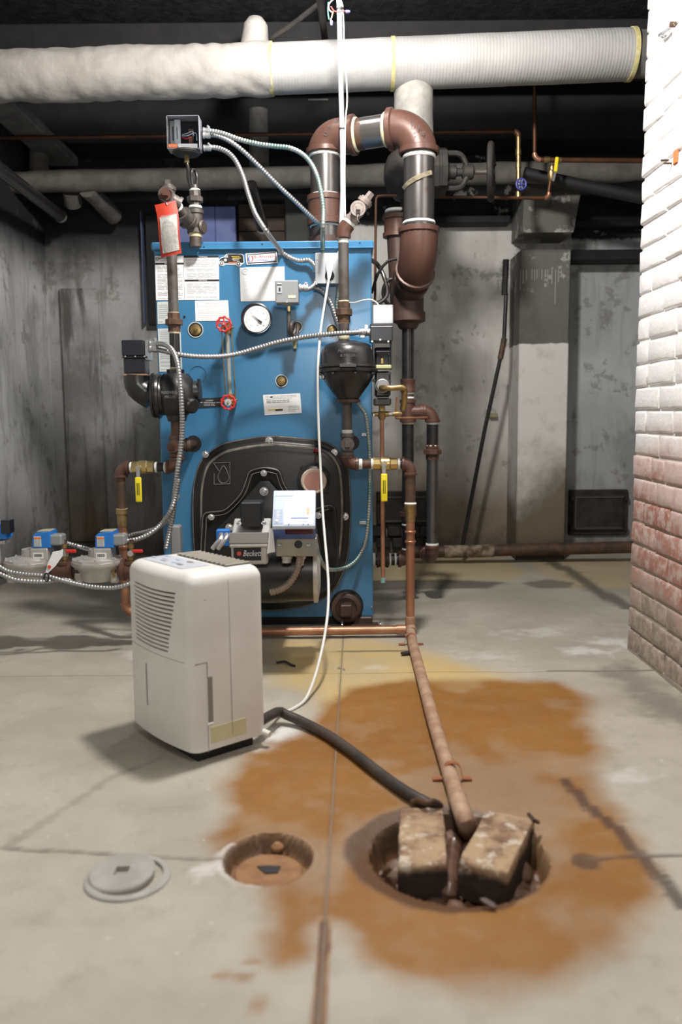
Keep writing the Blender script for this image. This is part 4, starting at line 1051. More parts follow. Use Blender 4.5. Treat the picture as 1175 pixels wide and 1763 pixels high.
mb = MB(); q0, q1 = def_(337, 402), def_(337, 362); mb.lathe(q0, q1 - q0, [(0, .029), (.014, .029), (.016, .024), ((q1 - q0).length - .014, .024), ((q1 - q0).length - .012, .028), ((q1 - q0).length, .028)], 20); mb.lathe(c0, (-.7, -.5, .45), [(0, .023), (.035, .023), (.035, .028), (.05, .028)], 18); mb.lathe(c0, (.8, -.3, .0), [(0, .02), (.022, .02), (.026, .024), (.032, .020)], 16)
part('wye', mb, m_greypipe, lc)
tapering(lc, def_(336.5, 357), (0, 0, 1), .022); part('pipe', MB().cyl(def_(336.5, 362), def_(336, 350), .019, 14), m_greypipe, lc)
union(lc, def_(336, 344), (0, 0, 1), .020, m_greypipe, .055); tapering(lc, def_(335.5, 328), (0, 0, 1), .018)
part('reducer', MB().lathe(def_(336, 334), (0, 0, 1), [(0, .019), (.012, .019), (.02, .010), (.03, .009)], 16), m_greypipe, lc)
# lower down
tapering(lc, v1(541), (0, 0, 1), rp, m_yellowseal, .012)
union(lc, v1(555), (0, 0, 1), rp * 1.2, m_rustpipe, .062); tapering(lc, v1(572), (0, 0, 1), rp, m_yellowseal, .010)
pipe(lc, v1(568), v1(640), rp, m_blackpipe); tapering(lc, v1(635), (0, 0, 1), rp, m_yellowseal, .010)
tapering(lc, v1(722), (0, 0, 1), rp, m_yellowseal, .010); Xb = D(304, 760).x
def v2(py): return V((Xb, YC, D(304, py).z))
pipe(lc, v2(716), v2(760), rp, m_rustpipe)
zt_ = v2(767).z
mb = MB(); mb.lathe(v2(750), (0, 0, -1), [(0, rp * 1.45), (.012, rp * 1.45), (.014, rp * 1.15), (.03, rp * 1.2), (.058, rp * 1.15), (.06, rp * 1.45), (.072, rp * 1.45)], 20)
mb.lathe(v2(767), (1, .35, .03), [(0, rp * 1.2), (.032, rp * 1.2), (.032, rp * 1.4), (.044, rp * 1.4)], 18); mb.lathe(v2(767), YF, [(0, rp * 1.3), (.03, rp * 1.3)], 18)
part('cross', mb, m_rustpipe, lc); square_plug(lc, v2(768) + V((-.006, -.03, -.002)), YF, rp * 1.15, m_rustfit)
part('pipe', MB().cyl(v2(767), B(334, 765, -.01), rp * .95, 16), m_rustpipe, lc)
part('jacket_opening', MB().lathe(B(333, 764), YF, [(0, .030), (.0015, .030)], 24), m_blackmatte, lc)
elbow(lc, v2(787), v2(804), V((D(287, 804).x, YC, v2(804).z)), rp * 1.25, m_rustfit, 1.15)
zh = v2(804).z; h = lambda px: V((D(px, 804).x, YC, zh))
pipe(lc, h(290), h(262), rp * .9, m_blackpipe); tapering(lc, h(285), (1, 0, 0), rp); tapering(lc, h(269), (1, 0, 0), rp)
def ball_valve(root, x0, x1, z_, Y, r, leverlen, hx, label=None):
    c0_, c1_ = V((x0, Y, z_)), V((x1, Y, z_)); L = x1 - x0; mb = MB()
    mb.lathe(c0_, (1, 0, 0), [(0, r * 1.25), (L * .28, r * 1.25)], 8); mb.lathe(c0_ + V((L * .72, 0, 0)), (1, 0, 0), [(0, r * 1.25), (L * .28, r * 1.25)], 8)
    mb.lathe(c0_ + V((L * .25, 0, 0)), (1, 0, 0), [(0, r * 1.1), (L * .08, r * 1.4), (L * .42, r * 1.4), (L * .5, r * 1.1)], 20); mb.lathe(V((hx, Y, z_)), YF, [(0, r * .7), (r * 1.7, r * .65)], 14)
    bv = part('ball_valve', mb, m_brassb, root, 30, label=label)
    c_ = V((hx, Y - r * 1.75, z_)); part('stem_nut', MB().lathe(c_, YF, [(0, .008), (.007, .007)], 6), m_chrome, bv)
    mb = MB().box(c_ + V((0, -.001, -.02)), (.013, .003, .05), .001); part('lever', mb, m_chrome, bv)
    mb = MB().box(c_ + V((0, -.002, -.032 - leverlen / 2)), (.022, .007, leverlen), .0033, None, 3); part('lever_grip', mb, m_yellow, bv, label='yellow vinyl lever grip')
    mb = MB()
    for k in range(2):
        for j in range(9):
            mb.box(c_ + V((-.003 + .006 * k, -.006, -.032 - leverlen * (.25 + .055 * j))), (.0035, .0006, leverlen * .035))
    part('grip_print', mb, m_ink, bv, 0, kind='stuff')
    return bv
ball_valve(lc, h(228).x, h(265).x, zh, YC, rp * .95, .085, h(241).x, 'brass ball valve')
tapering(lc, h(226), (1, 0, 0), rp); pipe(lc, h(230), h(218), rp * .9, m_blackpipe)
Xc = D(209, 850).x
def v3(py): return V((Xc, YC, D(209, py).z))
elbow(lc, h(222), V((Xc, YC, zh)), v3(822), rp * 1.2, m_rustfit, 1.18)
pipe(lc, v3(818), v3(882), rp * .92, m_rustpipe)
part('copper_adapter', MB().lathe(v3(876), (0, 0, -1), [(0, rp * 1.2), (.018, rp * 1.2), (.02, rp * 1.05), (.06, rp)], 20), m_brass, lc); tapering(lc, v3(878), (0, 0, 1), rp * 1.1, m_yellowseal, .010)
pipe(lc, v3(890), v3(1040), .0145, m_copper)
for py in (922, 934, 945, 1010): part('solder_joint', MB().lathe(v3(py), (0, 0, 1), [(0, .0155), (.003, .0175), (.009, .0175), (.012, .0155)], 18), m_copper, lc)
pe = V((D(236, 1054).x, YC, v3(1056).z)); elbow(lc, v3(1038), v3(1056), pe, .0165, m_copper, 1.1)
pipe(lc, pe, V((P(330, 1057, YC).x, YC, pe.z)), .0145, m_copper)
# ---- left cutoff: black bowl with switch head
lw = thing('low_water_cutoff', 'black float-bowl cutoff with boxy switch, left of the gauge glass', 'control', D(298, 680))
c = V((Xa, YC, D(298, 681).z)); Rb = .073
mb = MB(); mb.lathe(c + V((0, 0, .087)), (0, 0, -1), [(0, .030), (.012, .030), (.014, .042), (.03, .056), (.055, .071), (.085, .076), (.115, .072), (.14, .055), (.155, .036), (.17, .032), (.175, .030)], 32)
mb.lathe(c + V((.05, 0, .01)), (1, 0, 0), [(0, .04), (.03, .036), (.034, .030)], 20); mb.lathe(c + V((.045, -.04, -.03)), (.6, -.6, -.2), [(0, .026), (.03, .026), (.035, .02)], 16)
bowl = part('float_bowl', mb, m_black, lw)
part('sight_plate', MB().box(c + V((.082, -.02, .02)), (.008, .03, .07), .002), m_switchblack, bowl)
part('bowl_lettering', text_mb('McDONNELL', c + V((-.010, -.0765, .004)), XR, ZU, .013, 0, 'CENTER', 0, .05), m_greybox, bowl, 0)
part('bowl_lettering', text_mb('MILLER', c + V((-.006, -.0765, -.010)), XR, ZU, .012, 0, 'CENTER', 0, .035), m_greybox, bowl, 0)
fx = V((D(268, 684).x, YC, D(268, 684).z)); axd = V((-1, -.05, .12)).normalized()
mb = MB(); mb.lathe(c + V((-.03, 0, -.005)), axd, [(0, .06), (.022, .066), (.024, .075), (.032, .077), (.034, .07), (.040, .07), (.042, .077), (.050, .075)], 30); part('bolting_flange', mb, m_black, lw)
for k in range(6):
    a = k * PI / 3 + .4; u_ = axd.orthogonal().normalized(); w_ = axd.cross(u_); p_ = c + V((-.03, 0, -.005)) + axd * .034 + (u_ * math.cos(a) + w_ * math.sin(a)) * .068; bolt(lw, p_, -axd, .006, m_black)
el = [fx + V((-.01, 0, .0)), D(250, 676), D(240, 668), D(236, 657), D(236, 646)]
part('switch_neck', MB().tube(spline(el, .012), [.056 - .0006 * k for k in range(len(spline(el, .012)))] if False else .044, 24), m_black, lw)
part('neck_lettering', text_mb('SERIES 67', D(243, 668, .046), (.7, 0, -.7), (.7, 0, .7), .010, 0, 'CENTER'), m_greyboxl, lw, 0)
s = 1 / 500
sx0, sx1 = D(217, 630).x, D(254, 630).x; xm = (sx0 + sx1) / 2; w_ = sx1 - sx0
part('gasket', MB().box((xm, YC, D(236, 646).z), (w_ + .004, .07, .006), .001), M('brown_gasket', (.28, .17, .10), .7), lw)
part('switch_housing', MB().box((xm, YC, (D(236, 644).z + D(236, 617).z) / 2), (w_, .066, D(236, 617).z - D(236, 644).z), .003), m_switchblack, lw)
part('housing_flange', MB().box((xm + .003, YC, D(236, 616).z), (w_ + .012, .074, .005), .001), m_switchblack, lw)
bx = ((D(214, 600).x + D(252, 600).x) / 2, YC, (D(235, 587).z + D(235, 614).z) / 2)
part('switch_cover', MB().box(bx, (D(252, 600).x - D(214, 600).x, .076, D(235, 587).z - D(235, 614).z), .003), m_switchblack, lw)
for px in (216, 233, 249): bolt(lw, D(px, 614, .038), YF, .003, m_chrome, 'screw', False)
part('conduit_plate', MB().box((D(256, 603).x, YC, D(256, 604).z), (.012, .06, D(256, 587).z - D(256, 620).z), .001), m_galv, lw)
connector(lw, D(258, 592, .02), (1, 0, 0), .012, .024); connector(lw, D(258, 600, .02), (1, 0, 0), .012, .024)
# ---- right column
rc = thing('feed_pipework', 'rusty threaded pipe column down the boiler face beside the junction box', 'pipe', D(593, 470))
Xd = D(592, 470).x
def u1(py): return V((Xd, YC, D(592, py).z))
rp = .0175
tapering(rc, u1(415), (0, 0, 1), rp, None, .014); pipe(rc, u1(412), u1(520), rp, m_greypipe)
c = u1(400); ax = V((.62, -.1, .78)).normalized()
mb = MB(); mb.tube([u1(410), u1(402), u1(395) + V((.004, 0, 0)), u1(395) + V((.004, 0, 0)) + ax * .02], rp * 1.45, 20); part('elbow', mb, m_rustfit, rc)
e = u1(395) + V((.004, 0, 0)) + ax * .022; part('thread_tape', MB().lathe(e, ax, [(0, rp * 1.3), (.012, rp * 1.3)], 20), m_tape, rc)
mb = MB().lathe(e + ax * .01, ax, [(0, rp * 1.35), (.012, rp * 1.35), (.014, rp * 1.15), (.07, rp * 1.2), (.072, rp * 1.45), (.085, rp * 1.45)], 20); kc = e + ax * .05; mb.lathe(kc, YF, [(0, rp * 1.3), (.03, rp * 1.3), (.032, rp * 1.45), (.042, rp * 1.45), (.042, rp), (.036, rp)], 20); part('tee', mb, M('greyed_iron', (.30, .26, .24), .55, .2, (.22, .17, .15), 30), rc)
square_plug(rc, e + ax * .094, ax, rp * 1.15, MATS['greyed_iron'], 'plug', .9); square_plug(rc, kc + V((0, -.036, 0)), YF, rp * .95, MATS['greyed_iron'])
part('tag_wire', MB().tube(spline([kc + V((0, -.045, -.02)), kc + V((-.003, -.047, -.035)), kc + V((.004, -.045, -.045))], .004), .0012, 5), m_chrome, rc)
tapering(rc, u1(521), (0, 0, 1), rp, m_yellowseal, .014); union(rc, u1(538), (0, 0, 1), rp * 1.2, m_rustpipe, .07); tapering(rc, u1(555), (0, 0, 1), rp, m_yellowseal, .010)
pipe(rc, u1(552), u1(590), rp, m_greypipe); tapering(rc, u1(581), (0, 0, 1), rp, m_yellowseal, .012)
Xe = D(598, 720).x
def u2(py): return V((Xe, YC, D(598, py).z))
pipe(rc, u2(690), u2(745), rp * .95, m_greypipe); tapering(rc, u2(743), (0, 0, 1), rp, None, .012)
mb = MB(); mb.lathe(u2(746), (0, 0, -1), [(0, rp * 1.35), (.012, rp * 1.35), (.014, rp * 1.15), (.04, rp * 1.2), (.062, rp * 1.1), (.064, rp * 1.3), (.078, rp * 1.3)], 20); mb.lathe(u2(765), YF, [(0, rp * 1.4), (.026, rp * 1.35)], 20); part('cross', mb, m_greypipe, rc)
square_plug(rc, u2(765) + V((0, -.024, 0)), YF, rp * 1.2, m_greypipe); part('jacket_opening', MB().lathe(B(606, 762), YF, [(0, .028), (.0015, .028)], 24), m_blackmatte, rc)
zk = D(610, 799).z; k = lambda px: V((D(px, 799).x, YC, zk))
elbow(rc, u2(784), V((Xe, YC, zk)), k(617), rp * 1.2, m_rustfit, 1.16)
tapering(rc, k(621), (1, 0, 0), rp, None, .012); pipe(rc, k(618), k(645), rp * .92, m_rustpipe); tapering(rc, k(641), (1, 0, 0), rp)
ball_valve(rc, k(643).x, k(684).x, zk, YC, rp * .98, .095, k(661).x, 'brass ball valve')
pipe(rc, k(683), k(692), rp * .9, m_blackpipe); tapering(rc, k(687), (1, 0, 0), rp)
Xf = D(707, 860).x
def u3(py): return V((Xf, YC, D(707, py).z))
elbow(rc, k(692), V((Xf, YC, zk)), u3(818), rp * 1.2, m_rustfit, 1.14)
pipe(rc, u3(815), u3(872), rp * 1.02, m_rustpipe)
part('copper_adapter', MB().lathe(u3(868), (0, 0, -1), [(0, rp * 1.18), (.022, rp * 1.18), (.026, rp * 1.05), (.06, rp * .98)], 20), m_brass, rc); part('pipe_dope', MB().lathe(u3(869), (0, 0, 1), [(0, rp * 1.15), (.004, rp * 1.25), (.009, rp * 1.05)], 14), m_tape, rc)
pipe(rc, u3(885), u3(1088), .0155, m_copper)
for py in (918, 935): part('solder_joint', MB().lathe(u3(py), (0, 0, 1), [(0, .0165), (.003, .0195), (.007, .0195), (.010, .0165)], 18), m_copper, rc)
part('copper_coupling', MB().lathe(u3(1078), (0, 0, 1), [(0, .018), (.035, .018), (.036, .0165)], 18), m_copperd, rc)
# ---- right cutoff: big black bowl
rw = thing('boiler_water_feeder', 'large black kettle-shaped float chamber below the junction box', 'control', D(599, 640))
Xg = D(599, 640).x
def u4(py): return D(599, py).z
ctr = V((Xg, YC - .02, 0))
pr_ = [(588, .032), (590, .040), (592, .062), (595, .075), (601, .085), (610, .0905), (622, .0925), (628, .093), (630, .101), (633, .102), (635, .098), (637, .102), (641, .101), (643, .090), (652, .084), (664, .070), (676, .052), (686, .038), (690, .034), (694, .034)]
zt0 = u4(588); mb = MB(); mb.lathe(V((ctr.x, ctr.y, zt0)), (0, 0, -1), [(zt0 - u4(a), b) for a, b in pr_], 40)
rb_ = part('float_chamber', mb, m_black, rw)
for k_ in range(8):
    a = k_ * PI / 4 + .25; p_ = V((ctr.x + .096 * math.cos(a), ctr.y + .096 * math.sin(a), u4(643))); bolt(rw, p_, (0, 0, -1), .006, m_black)
part('chamber_lettering', text_mb('McDonnell', V((ctr.x - .002, ctr.y - .0895, u4(611))), XR, ZU, .016, 0, 'CENTER', .2, .062), M('raised_lettering', (.05, .05, .055), .3), rb_, 0)
part('chamber_lettering', text_mb('& MILLER', V((ctr.x, ctr.y - .093, u4(618))), XR, ZU, .013, 0, 'CENTER', 0, .05), MATS['raised_lettering'], rb_, 0)
part('name_rib', MB().box((ctr.x, ctr.y - .103, u4(633)), (.055, .006, .010), .001), m_black, rb_)
part('side_plug', MB().lathe(D(560, 648, .03), (-.6, -.8, 0), [(0, .012), (.018, .011)], 6), m_chrome, rw)
part('bottom_flange', MB().lathe(V((ctr.x, ctr.y, u4(688))), (0, 0, -1), [(0, .042), (.010, .042)], 8), m_rustdark, rw)
# square switch and feed valve beside it
sxm = (D(639, 660).x + D(674, 660).x) / 2; sw = D(674, 660).x - D(639, 660).x
fz = lambda py: D(655, py).z
part('relay_box', MB().box((D(659, 545).x, YC, (fz(527) + fz(560)) / 2), (sw, .075, fz(527) - fz(560)), .003), m_galv, rw, label='bright galvanised relay box')
part('switch_cover', MB().box((sxm - .001, YC - .01, (fz(560) + fz(590)) / 2), (sw + .006, .09, fz(560) - fz(590)), .003), m_switchblack, rw)
part('cover_lip', MB().box((sxm, YC - .012, fz(565)), (sw + .004, .088, .003), .001), m_galv, rw)
for px in (641, 655, 669): bolt(rw, D(px, 588 if px != 655 else 585, .056), YF, .0035, m_chrome, 'screw', False)
part('bracket', MB().box((D(643, 625).x, YC - .01, (fz(590) + fz(640)) / 2), (.006, .08, fz(590) - fz(640)), .001), m_switchblack, rw)
part('bracket', MB().box((D(674, 615).x, YC + .02, (fz(590) + fz(636)) / 2), (.005, .05, fz(590) - fz(636)), .001), m_switchblack, rw)
part('bellows', MB().lathe((D(645, 608).x, YC - .01, fz(606)), (1, 0, 0), [(0, .011), (.005, .015), (.05, .015), (.055, .011)], 20), M('polished_black', (.1, .1, .12), .18, .8), rw)
part('mechanism', MB().box((sxm + .003, YC, fz(620)), (sw * .7, .05, .055), .006), m_blackmatte, rw)
part('adjusting_screw', MB().cyl(D(658, 617, .04), D(658, 626, .04), .006, 10), m_brass, rw)
part('valve_bracket', MB().box((sxm + .006, YC - .02, fz(633)), (.052, .07, .012), .002), M('pale_yellow_plate', (.55, .56, .30), .5), rw)
part('clamp', MB().box((D(635, 614).x, YC - .03, fz(612)), (.02, .05, .05), .004), m_alu, rw)
part('valve_block', MB().box((sxm + .004, YC - .01, (fz(640) + fz(684)) / 2), (.052, .066, fz(640) - fz(684)), .006), m_black, rw)
part('valve_foot', MB().box((sxm + .003, YC - .01, fz(692)), (.058, .07, .026), .005), m_black, rw)
part('valve_body', MB().lathe(D(658, 665, .02), (0, -1, 0), [(0, .024), (.03, .024), (.032, .021), (.045, .018)], 20), M('weathered_alloy', (.34, .34, .35), .45, .5), rw)
for px, py in ((643, 643), (671, 643), (644, 655), (671, 657)): bolt(rw, D(px, py, .045), YF, .004, m_black)
connector(rw, D(640, 572, .03), (-1, 0, 0), .012, .04)
part('fastening_clip', MB().box(D(631, 563, .03), (.012, .006, .016), .002), m_chrome, rw)
# ---- copper feed line behind it
cf = thing('copper_feed_line', 'thin brass and copper feed line hanging below the black feeder', 'pipe', D(658, 800))
YK = YC + .02
G = lambda px, py, o=0: P(px, py, YK - o)
mb = MB().tube(arc_pts(G(657, 668, .09), G(657, 668, .13), G(675, 668, .13)) + arc_pts(G(690, 667, .13), G(698, 667, .13), G(697, 680, .10)), .0095, 14); part('copper_bend', mb, m_brass, cf)
part('copper_bend', MB().tube([G(697, 672, .11), G(697, 688, .10), G(694, 704, .06)], .0105, 14), m_brass, cf)
mb = MB(); mb.lathe(G(658, 698), (0, 0, -1), [(0, .011), (.02, .011), (.024, .016), (.04, .014), (.05, .009)], 16); mb.lathe(G(640, 713), (1, 0, 0), [(0, .006), (.012, .009), (.03, .007), (.05, .011), (.07, .007), (.09, .010), (.105, .006)], 12); part('bleed_cocks', mb, m_brass, cf)
part('cock_wheel', MB().box(G(673, 712, .02), (.016, .008, .010), .002), m_chrome, cf); part('cock_wheel', MB().box(G(644, 714, .02), (.008, .008, .012), .002), m_chrome, cf)
part('pipe', MB().cyl(G(658, 722), G(660, 998), .0072, 12), m_copper, cf, label='long thin copper drain tube')
part('tube_end', MB().cyl(G(660, 994), G(660, 1003), .0085, 12), M('blue_green_fitting', (.22, .38, .42), .5), cf)
mb = MB().cyl(G(684, 684, -.03), G(682, 720, -.04), .004, 8); mb.cyl(G(682, 720, -.04), G(736, 719, -.12), .004, 8); part('side_line', mb, m_copper, cf)
# ================================================================== pressure controls
YH_ = YC + .12
E_ = lambda px, py, o=0.0: P(px, py, YH_ - o)
hp = thing('pressure_control', 'clear-fronted pressure control perched on a looped tube above the boiler', 'control', E_(324, 240))
x0, x1, z0, z1 = E_(294, 240).x, E_(348, 240).x, E_(320, 265).z, E_(320, 210).z
xm_, zm_ = (x0 + x1) / 2, (z0 + z1) / 2
t_ = .0026; mb = MB(); dpt = .06
for cx, cz, sx, sz in ((xm_, z0, x1 - x0, t_), (xm_, z1, x1 - x0, t_), (x0, zm_, t_, z1 - z0), (x1, zm_, t_, z1 - z0)): mb.box((cx, YH_ - .035, cz), (sx, .055, sz), .001)
part('clear_cover_rim', mb, M('frosted_plastic_edge', (.30, .30, .33), .25), hp)
part('clear_cover', MB().box((xm_, YH_ - .062, zm_), (x1 - x0, .0015, z1 - z0)), m_glass, hp)
part('back_plate', MB().box((xm_, YH_ - .004, zm_), (x1 - x0, .006, z1 - z0)), m_switchblack, hp)
part('scale_plate', MB().box((E_(301, 240).x, YH_ - .03, zm_ + .004), (.018, .003, z1 - z0 - .02)), m_greybox, hp)
sp_ = part('scale_plate', MB().box((E_(309.5, 240).x, YH_ - .035, zm_ + .004), (.020, .003, z1 - z0 - .016)), m_greyboxl, hp)
part('scale_slot', MB().box((E_(301.5, 240).x, YH_ - .0325, zm_ + .004), (.004, .002, .045)), m_ink, hp); part('scale_slot', MB().box((E_(309, 240).x, YH_ - .0375, zm_ + .004), (.002, .002, .04)), m_ink, hp)
b_ = part('brand_strip', MB().box((E_(303.5, 253).x, YH_ - .058, z0 + .009), (E_(311, 1).x - E_(295, 1).x, .002, .013)), m_inkorange, hp, label='orange strip'); part('lettering', text_mb('Honeywell', (E_(303.5, 253).x, YH_ - .0605, z0 + .006), XR, ZU, .0075, 0, 'CENTER', 0, .028), m_paper, b_, 0)
part('white_strip', MB().box((E_(329, 253).x, YH_ - .058, z0 + .009), (E_(345, 1).x - E_(312.5, 1).x, .002, .013)), m_paper, hp)
part('contact_block', MB().box((E_(332, 244).x, YH_ - .03, zm_ - .008), (.016, .02, .05), .002), m_rustfit, hp)
part('inner_wire', MB().tube(spline([E_(314, 236, .03), E_(321, 239, .04), E_(330, 236, .04)], .005), .0016, 6), m_red, hp); part('inner_wire', MB().tube(spline([E_(314, 232, .03), E_(322, 230, .04), E_(331, 226, .04), E_(334, 234, .04)], .005), .0016, 6), m_greyboxl, hp)
part('inner_wire', MB().tube(spline([E_(314, 234, .03), E_(322, 234, .045), E_(337, 229, .04), E_(339, 242, .04)], .005), .0014, 6), M('pale_blue_wire', (.35, .5, .7), .5), hp)
part('diaphragm', MB().lathe((E_(324, 266).x, YH_ - .03, z0), (0, 0, -1), [(0, .045), (.006, .048), (.012, .043), (.014, .01)], 28), m_ironblack, hp)
fb = E_(324, 271); fb = V((fb.x, YH_ - .03, fb.z)); part('brass_fitting', MB().lathe(fb, (0, 0, -1), [(0, .006), (.003, .008), (.016, .008), (.020, .009), (.026, .009)], 6), m_brassb, hp)
lp = [fb + V((0, 0, -.02)), E_(324, 290, .03), E_(325, 308, .02), E_(330, 324, .01), E_(337, 322, .0), E_(339.5, 307, -.02), E_(336, 294, -.02), E_(330.5, 294, 0), E_(330, 306, 0), E_(332, 320, 0), E_(334, 331, 0)]
part('siphon_tube', MB().tube(spline(lp, .006), .0062, 12), m_blackpipe, hp)
for cx, cz in ((350, 225), (350, 233), (351, 255)): connector(hp, E_(cx, cz, .03), (1, 0, 0), .009, .024)
pc = thing('pressure_switch', 'grey box pressure switch mounted above the siphon beside the gauge', 'control', B(496, 506, .1))
YS = YF_B - .085
S = lambda px, py, o=0.0: P(px, py, YS - o)
x0, x1, z0, z1 = S(475, 500).x, S(515, 500).x, S(495, 524).z, S(495, 485).z
part('case', MB().box(((x0 + x1) / 2, YS, (z0 + z1) / 2), (x1 - x0, .065, z1 - z0), .003), m_greybox, pc); 
part('scale_window', MB().box((S(482.5, 500).x, YS - .033, S(482, 499).z), (.018, .003, .035), .001), m_greyboxl, pc); part('window_bar', MB().box((S(482.5, 500).x, YS - .0352, S(482, 493).z), (.017, .001, .003)), m_ink, pc); part('pointer', MB().box((S(483, 500).x, YS - .0352, S(482, 501).z), (.006, .001, .012)), m_ink, pc)
part('small_label', MB().box((S(504, 514).x, YS - .033, S(504, 513).z), (.026, .002, .009)), M('cream_label', (.6, .58, .48), .6), pc); bolt(pc, S(494, 520, .033), YF, .004, m_galv, 'screw', False)
part('mount_dish', MB().lathe((S(497, 524).x, YS, z0), (0, 0, -1), [(0, .024), (.004, .020), (.007, .008)], 20), m_greybox, pc)
part('brass_fitting', MB().lathe((S(498, 527).x, YS, z0 - .006), (0, 0, -1), [(0, .007), (.018, .007)], 6), m_brassb, pc)
zb = z0 - .02
loop = [V((S(498, 530).x, YS, zb)), S(498, 545), S(498, 566), S(500, 576, -.01), S(506, 575, -.02), S(509, 564, -.03), S(506, 555, -.02), S(502, 558, 0.02), S(501, 568, .02), S(504, 578, .0), S(511, 577, -.03), S(513, 566, -.05), S(513, 562, -.075)]
part('siphon_tube', MB().tube(spline(loop, .006), .0062, 12), m_greypipe, pc)
part('hanging_tag', MB().box(S(508, 591, -.03), (.013, .002, .038), .001), M('old_brass_tag', (.30, .27, .13), .5, .4), pc)
connector(pc, S(516, 496, -.0), (1, 0, 0), .012, .03)
# ================================================================== junction box with plug
jb = thing('junction_box', 'light grey steel outlet box fixed high on the boiler front', 'junction box', B(565, 467))
x0, x1, z0, z1 = B(545, 467).x, B(587, 467).x, B(565, 492).z, B(565, 442).z
part('box', MB().box(((x0 + x1) / 2, YF_B - .03, (z0 + z1) / 2), (x1 - x0, .06, z1 - z0), .004), m_greyboxl, jb)
part('cover_plate', MB().box(((x0 + x1) / 2, YF_B - .0615, (z0 + z1) / 2), (x1 - x0 + .004, .003, z1 - z0 + .004), .0014), m_greyboxl, jb)
part('outlet', MB().lathe(B(568, 475, .063), YF, [(0, .0165), (.003, .0165)], 20), m_blackmatte, jb)
for p in ((547, 446), (545, 489), (584, 446)): bolt(jb, B(*p, .063), YF, .003, m_chrome, 'screw', False)
pg_ = part('cord_plug', MB().box(B(568, 458, .078), (.026, .024, .04), .006, None, 2), m_paper, None); pg_.name = 'power_cord'
YJ = YF_B - .1
cord = [B(568, 464, .09), B(567, 476, .105), B(565, 490, .11), B(560, 520, .12), B(553, 565, .14), B(549, 610, .2), B(547.5, 650, .21), B(548, 700, .20), B(550, 760, .20), B(553, 820, .21), P(556, 880, 2.78), P(560, 930, 2.70), P(564, 975, 2.62), P(566, 1010, 2.57), P(565, 1050, 2.50), P(560, 1090, 2.43), P(552, 1130, 2.36), P(541, 1170, 2.30), F(526, 1204, .012), F(505, 1220, .006), F(488, 1226, .007), F(470, 1229, .03)]
part('cord', MB().tube(spline(cord, .012), .0042, 10), m_cordwhite, pg_)
part('strain_relief', MB().tube([B(568, 464, .088), B(567.4, 472, .098), B(566.5, 480, .106)], [.010, .008, .005], 10), m_paper, pg_)
tag(pg_, 'white power cord plugged into the outlet box and trailing to the dehumidifier', 'power cord')
# ================================================================== vertical white conduit from the ceiling
YW = 3.22
W_ = lambda px, py, o=0.0: P(px, py, YW - o)
ec_ = thing('ceiling_conduit', 'straight white conduit dropping from the ceiling wiring in front of the main', 'conduit', W_(588, 200))
mb = MB().tube([W_(584.5, 15), W_(587.5, 150), W_(590, 250), W_(590.5, 330), P(588, 396, YW - .02)], .0092, 14); part('tube', mb, m_emt, ec_)
ct_ = W_(584.5, 15); part('tube', MB().cyl(ct_, (ct_.x - .01, ct_.y, ZC), .0092, 14), m_emt, ec_); part('ceiling_box', MB().lathe((ct_.x - .01, ct_.y, ZC), (0, 0, -1), [(0, .05), (.035, .05), (.037, .047)], 8), m_galv, ec_, 25)
part('cable_tie', MB().lathe(W_(590, 223), (0, 0, 1), [(0, .0125), (.004, .0125)], 14), m_ink, ec_); part('cable_tie', MB().lathe(W_(586, 18), (0, 0, 1), [(0, .0125), (.008, .0125)], 14), m_ink, ec_)
part('lower_tube', MB().cyl(W_(588, 396), B(583.5, 440, .03), .006, 12), m_emt, ec_)
wr = part('lamp_wires', MB().tube(spline([W_(590, 8), W_(592, 40, .01), W_(593, 90, .015), W_(597, 140, .02), W_(598, 175, .02), W_(595, 215, .02), W_(594, 300, .02), W_(595, 385, .02)], .015), .0026, 8), m_cordwhite, None)
tag(wr, 'loose thin white wires hanging beside the ceiling conduit', 'wire')
for col, pts, nm in ((m_cordwhite, [(590, 12), (588, 2), (580, -4), (571, 2), (566, 10), (568, 18), (574, 22)], 'wire'), (m_red, [(587, 20), (578, 20), (574, 17), (570, 11)], 'wire'), (m_red, [(588, 19), (594, 19), (598, 20)], 'wire'), (M('orange_wire', (.8, .45, .2), .5), [(574, 20), (572, 28), (569.5, 36)], 'wire'), (M('green_wire', (.1, .45, .35), .5), [(566, 4), (565, 20), (567, 34)], 'wire')):
    part(nm, MB().tube(spline([W_(x, y, .015) for x, y in pts], .006), .0022, 6), col, wr)
for x, y in ((598.5, 20), (571, 39)): part('wire_nut', MB().lathe(W_(x, y, .015), (.6 if y < 30 else 0, 0, -.4 if y > 30 else 0), [(-.006, .0055), (.004, .0055), (.010, .003)], 10), M('violet_cap', (.20, .18, .55), .4), wr)
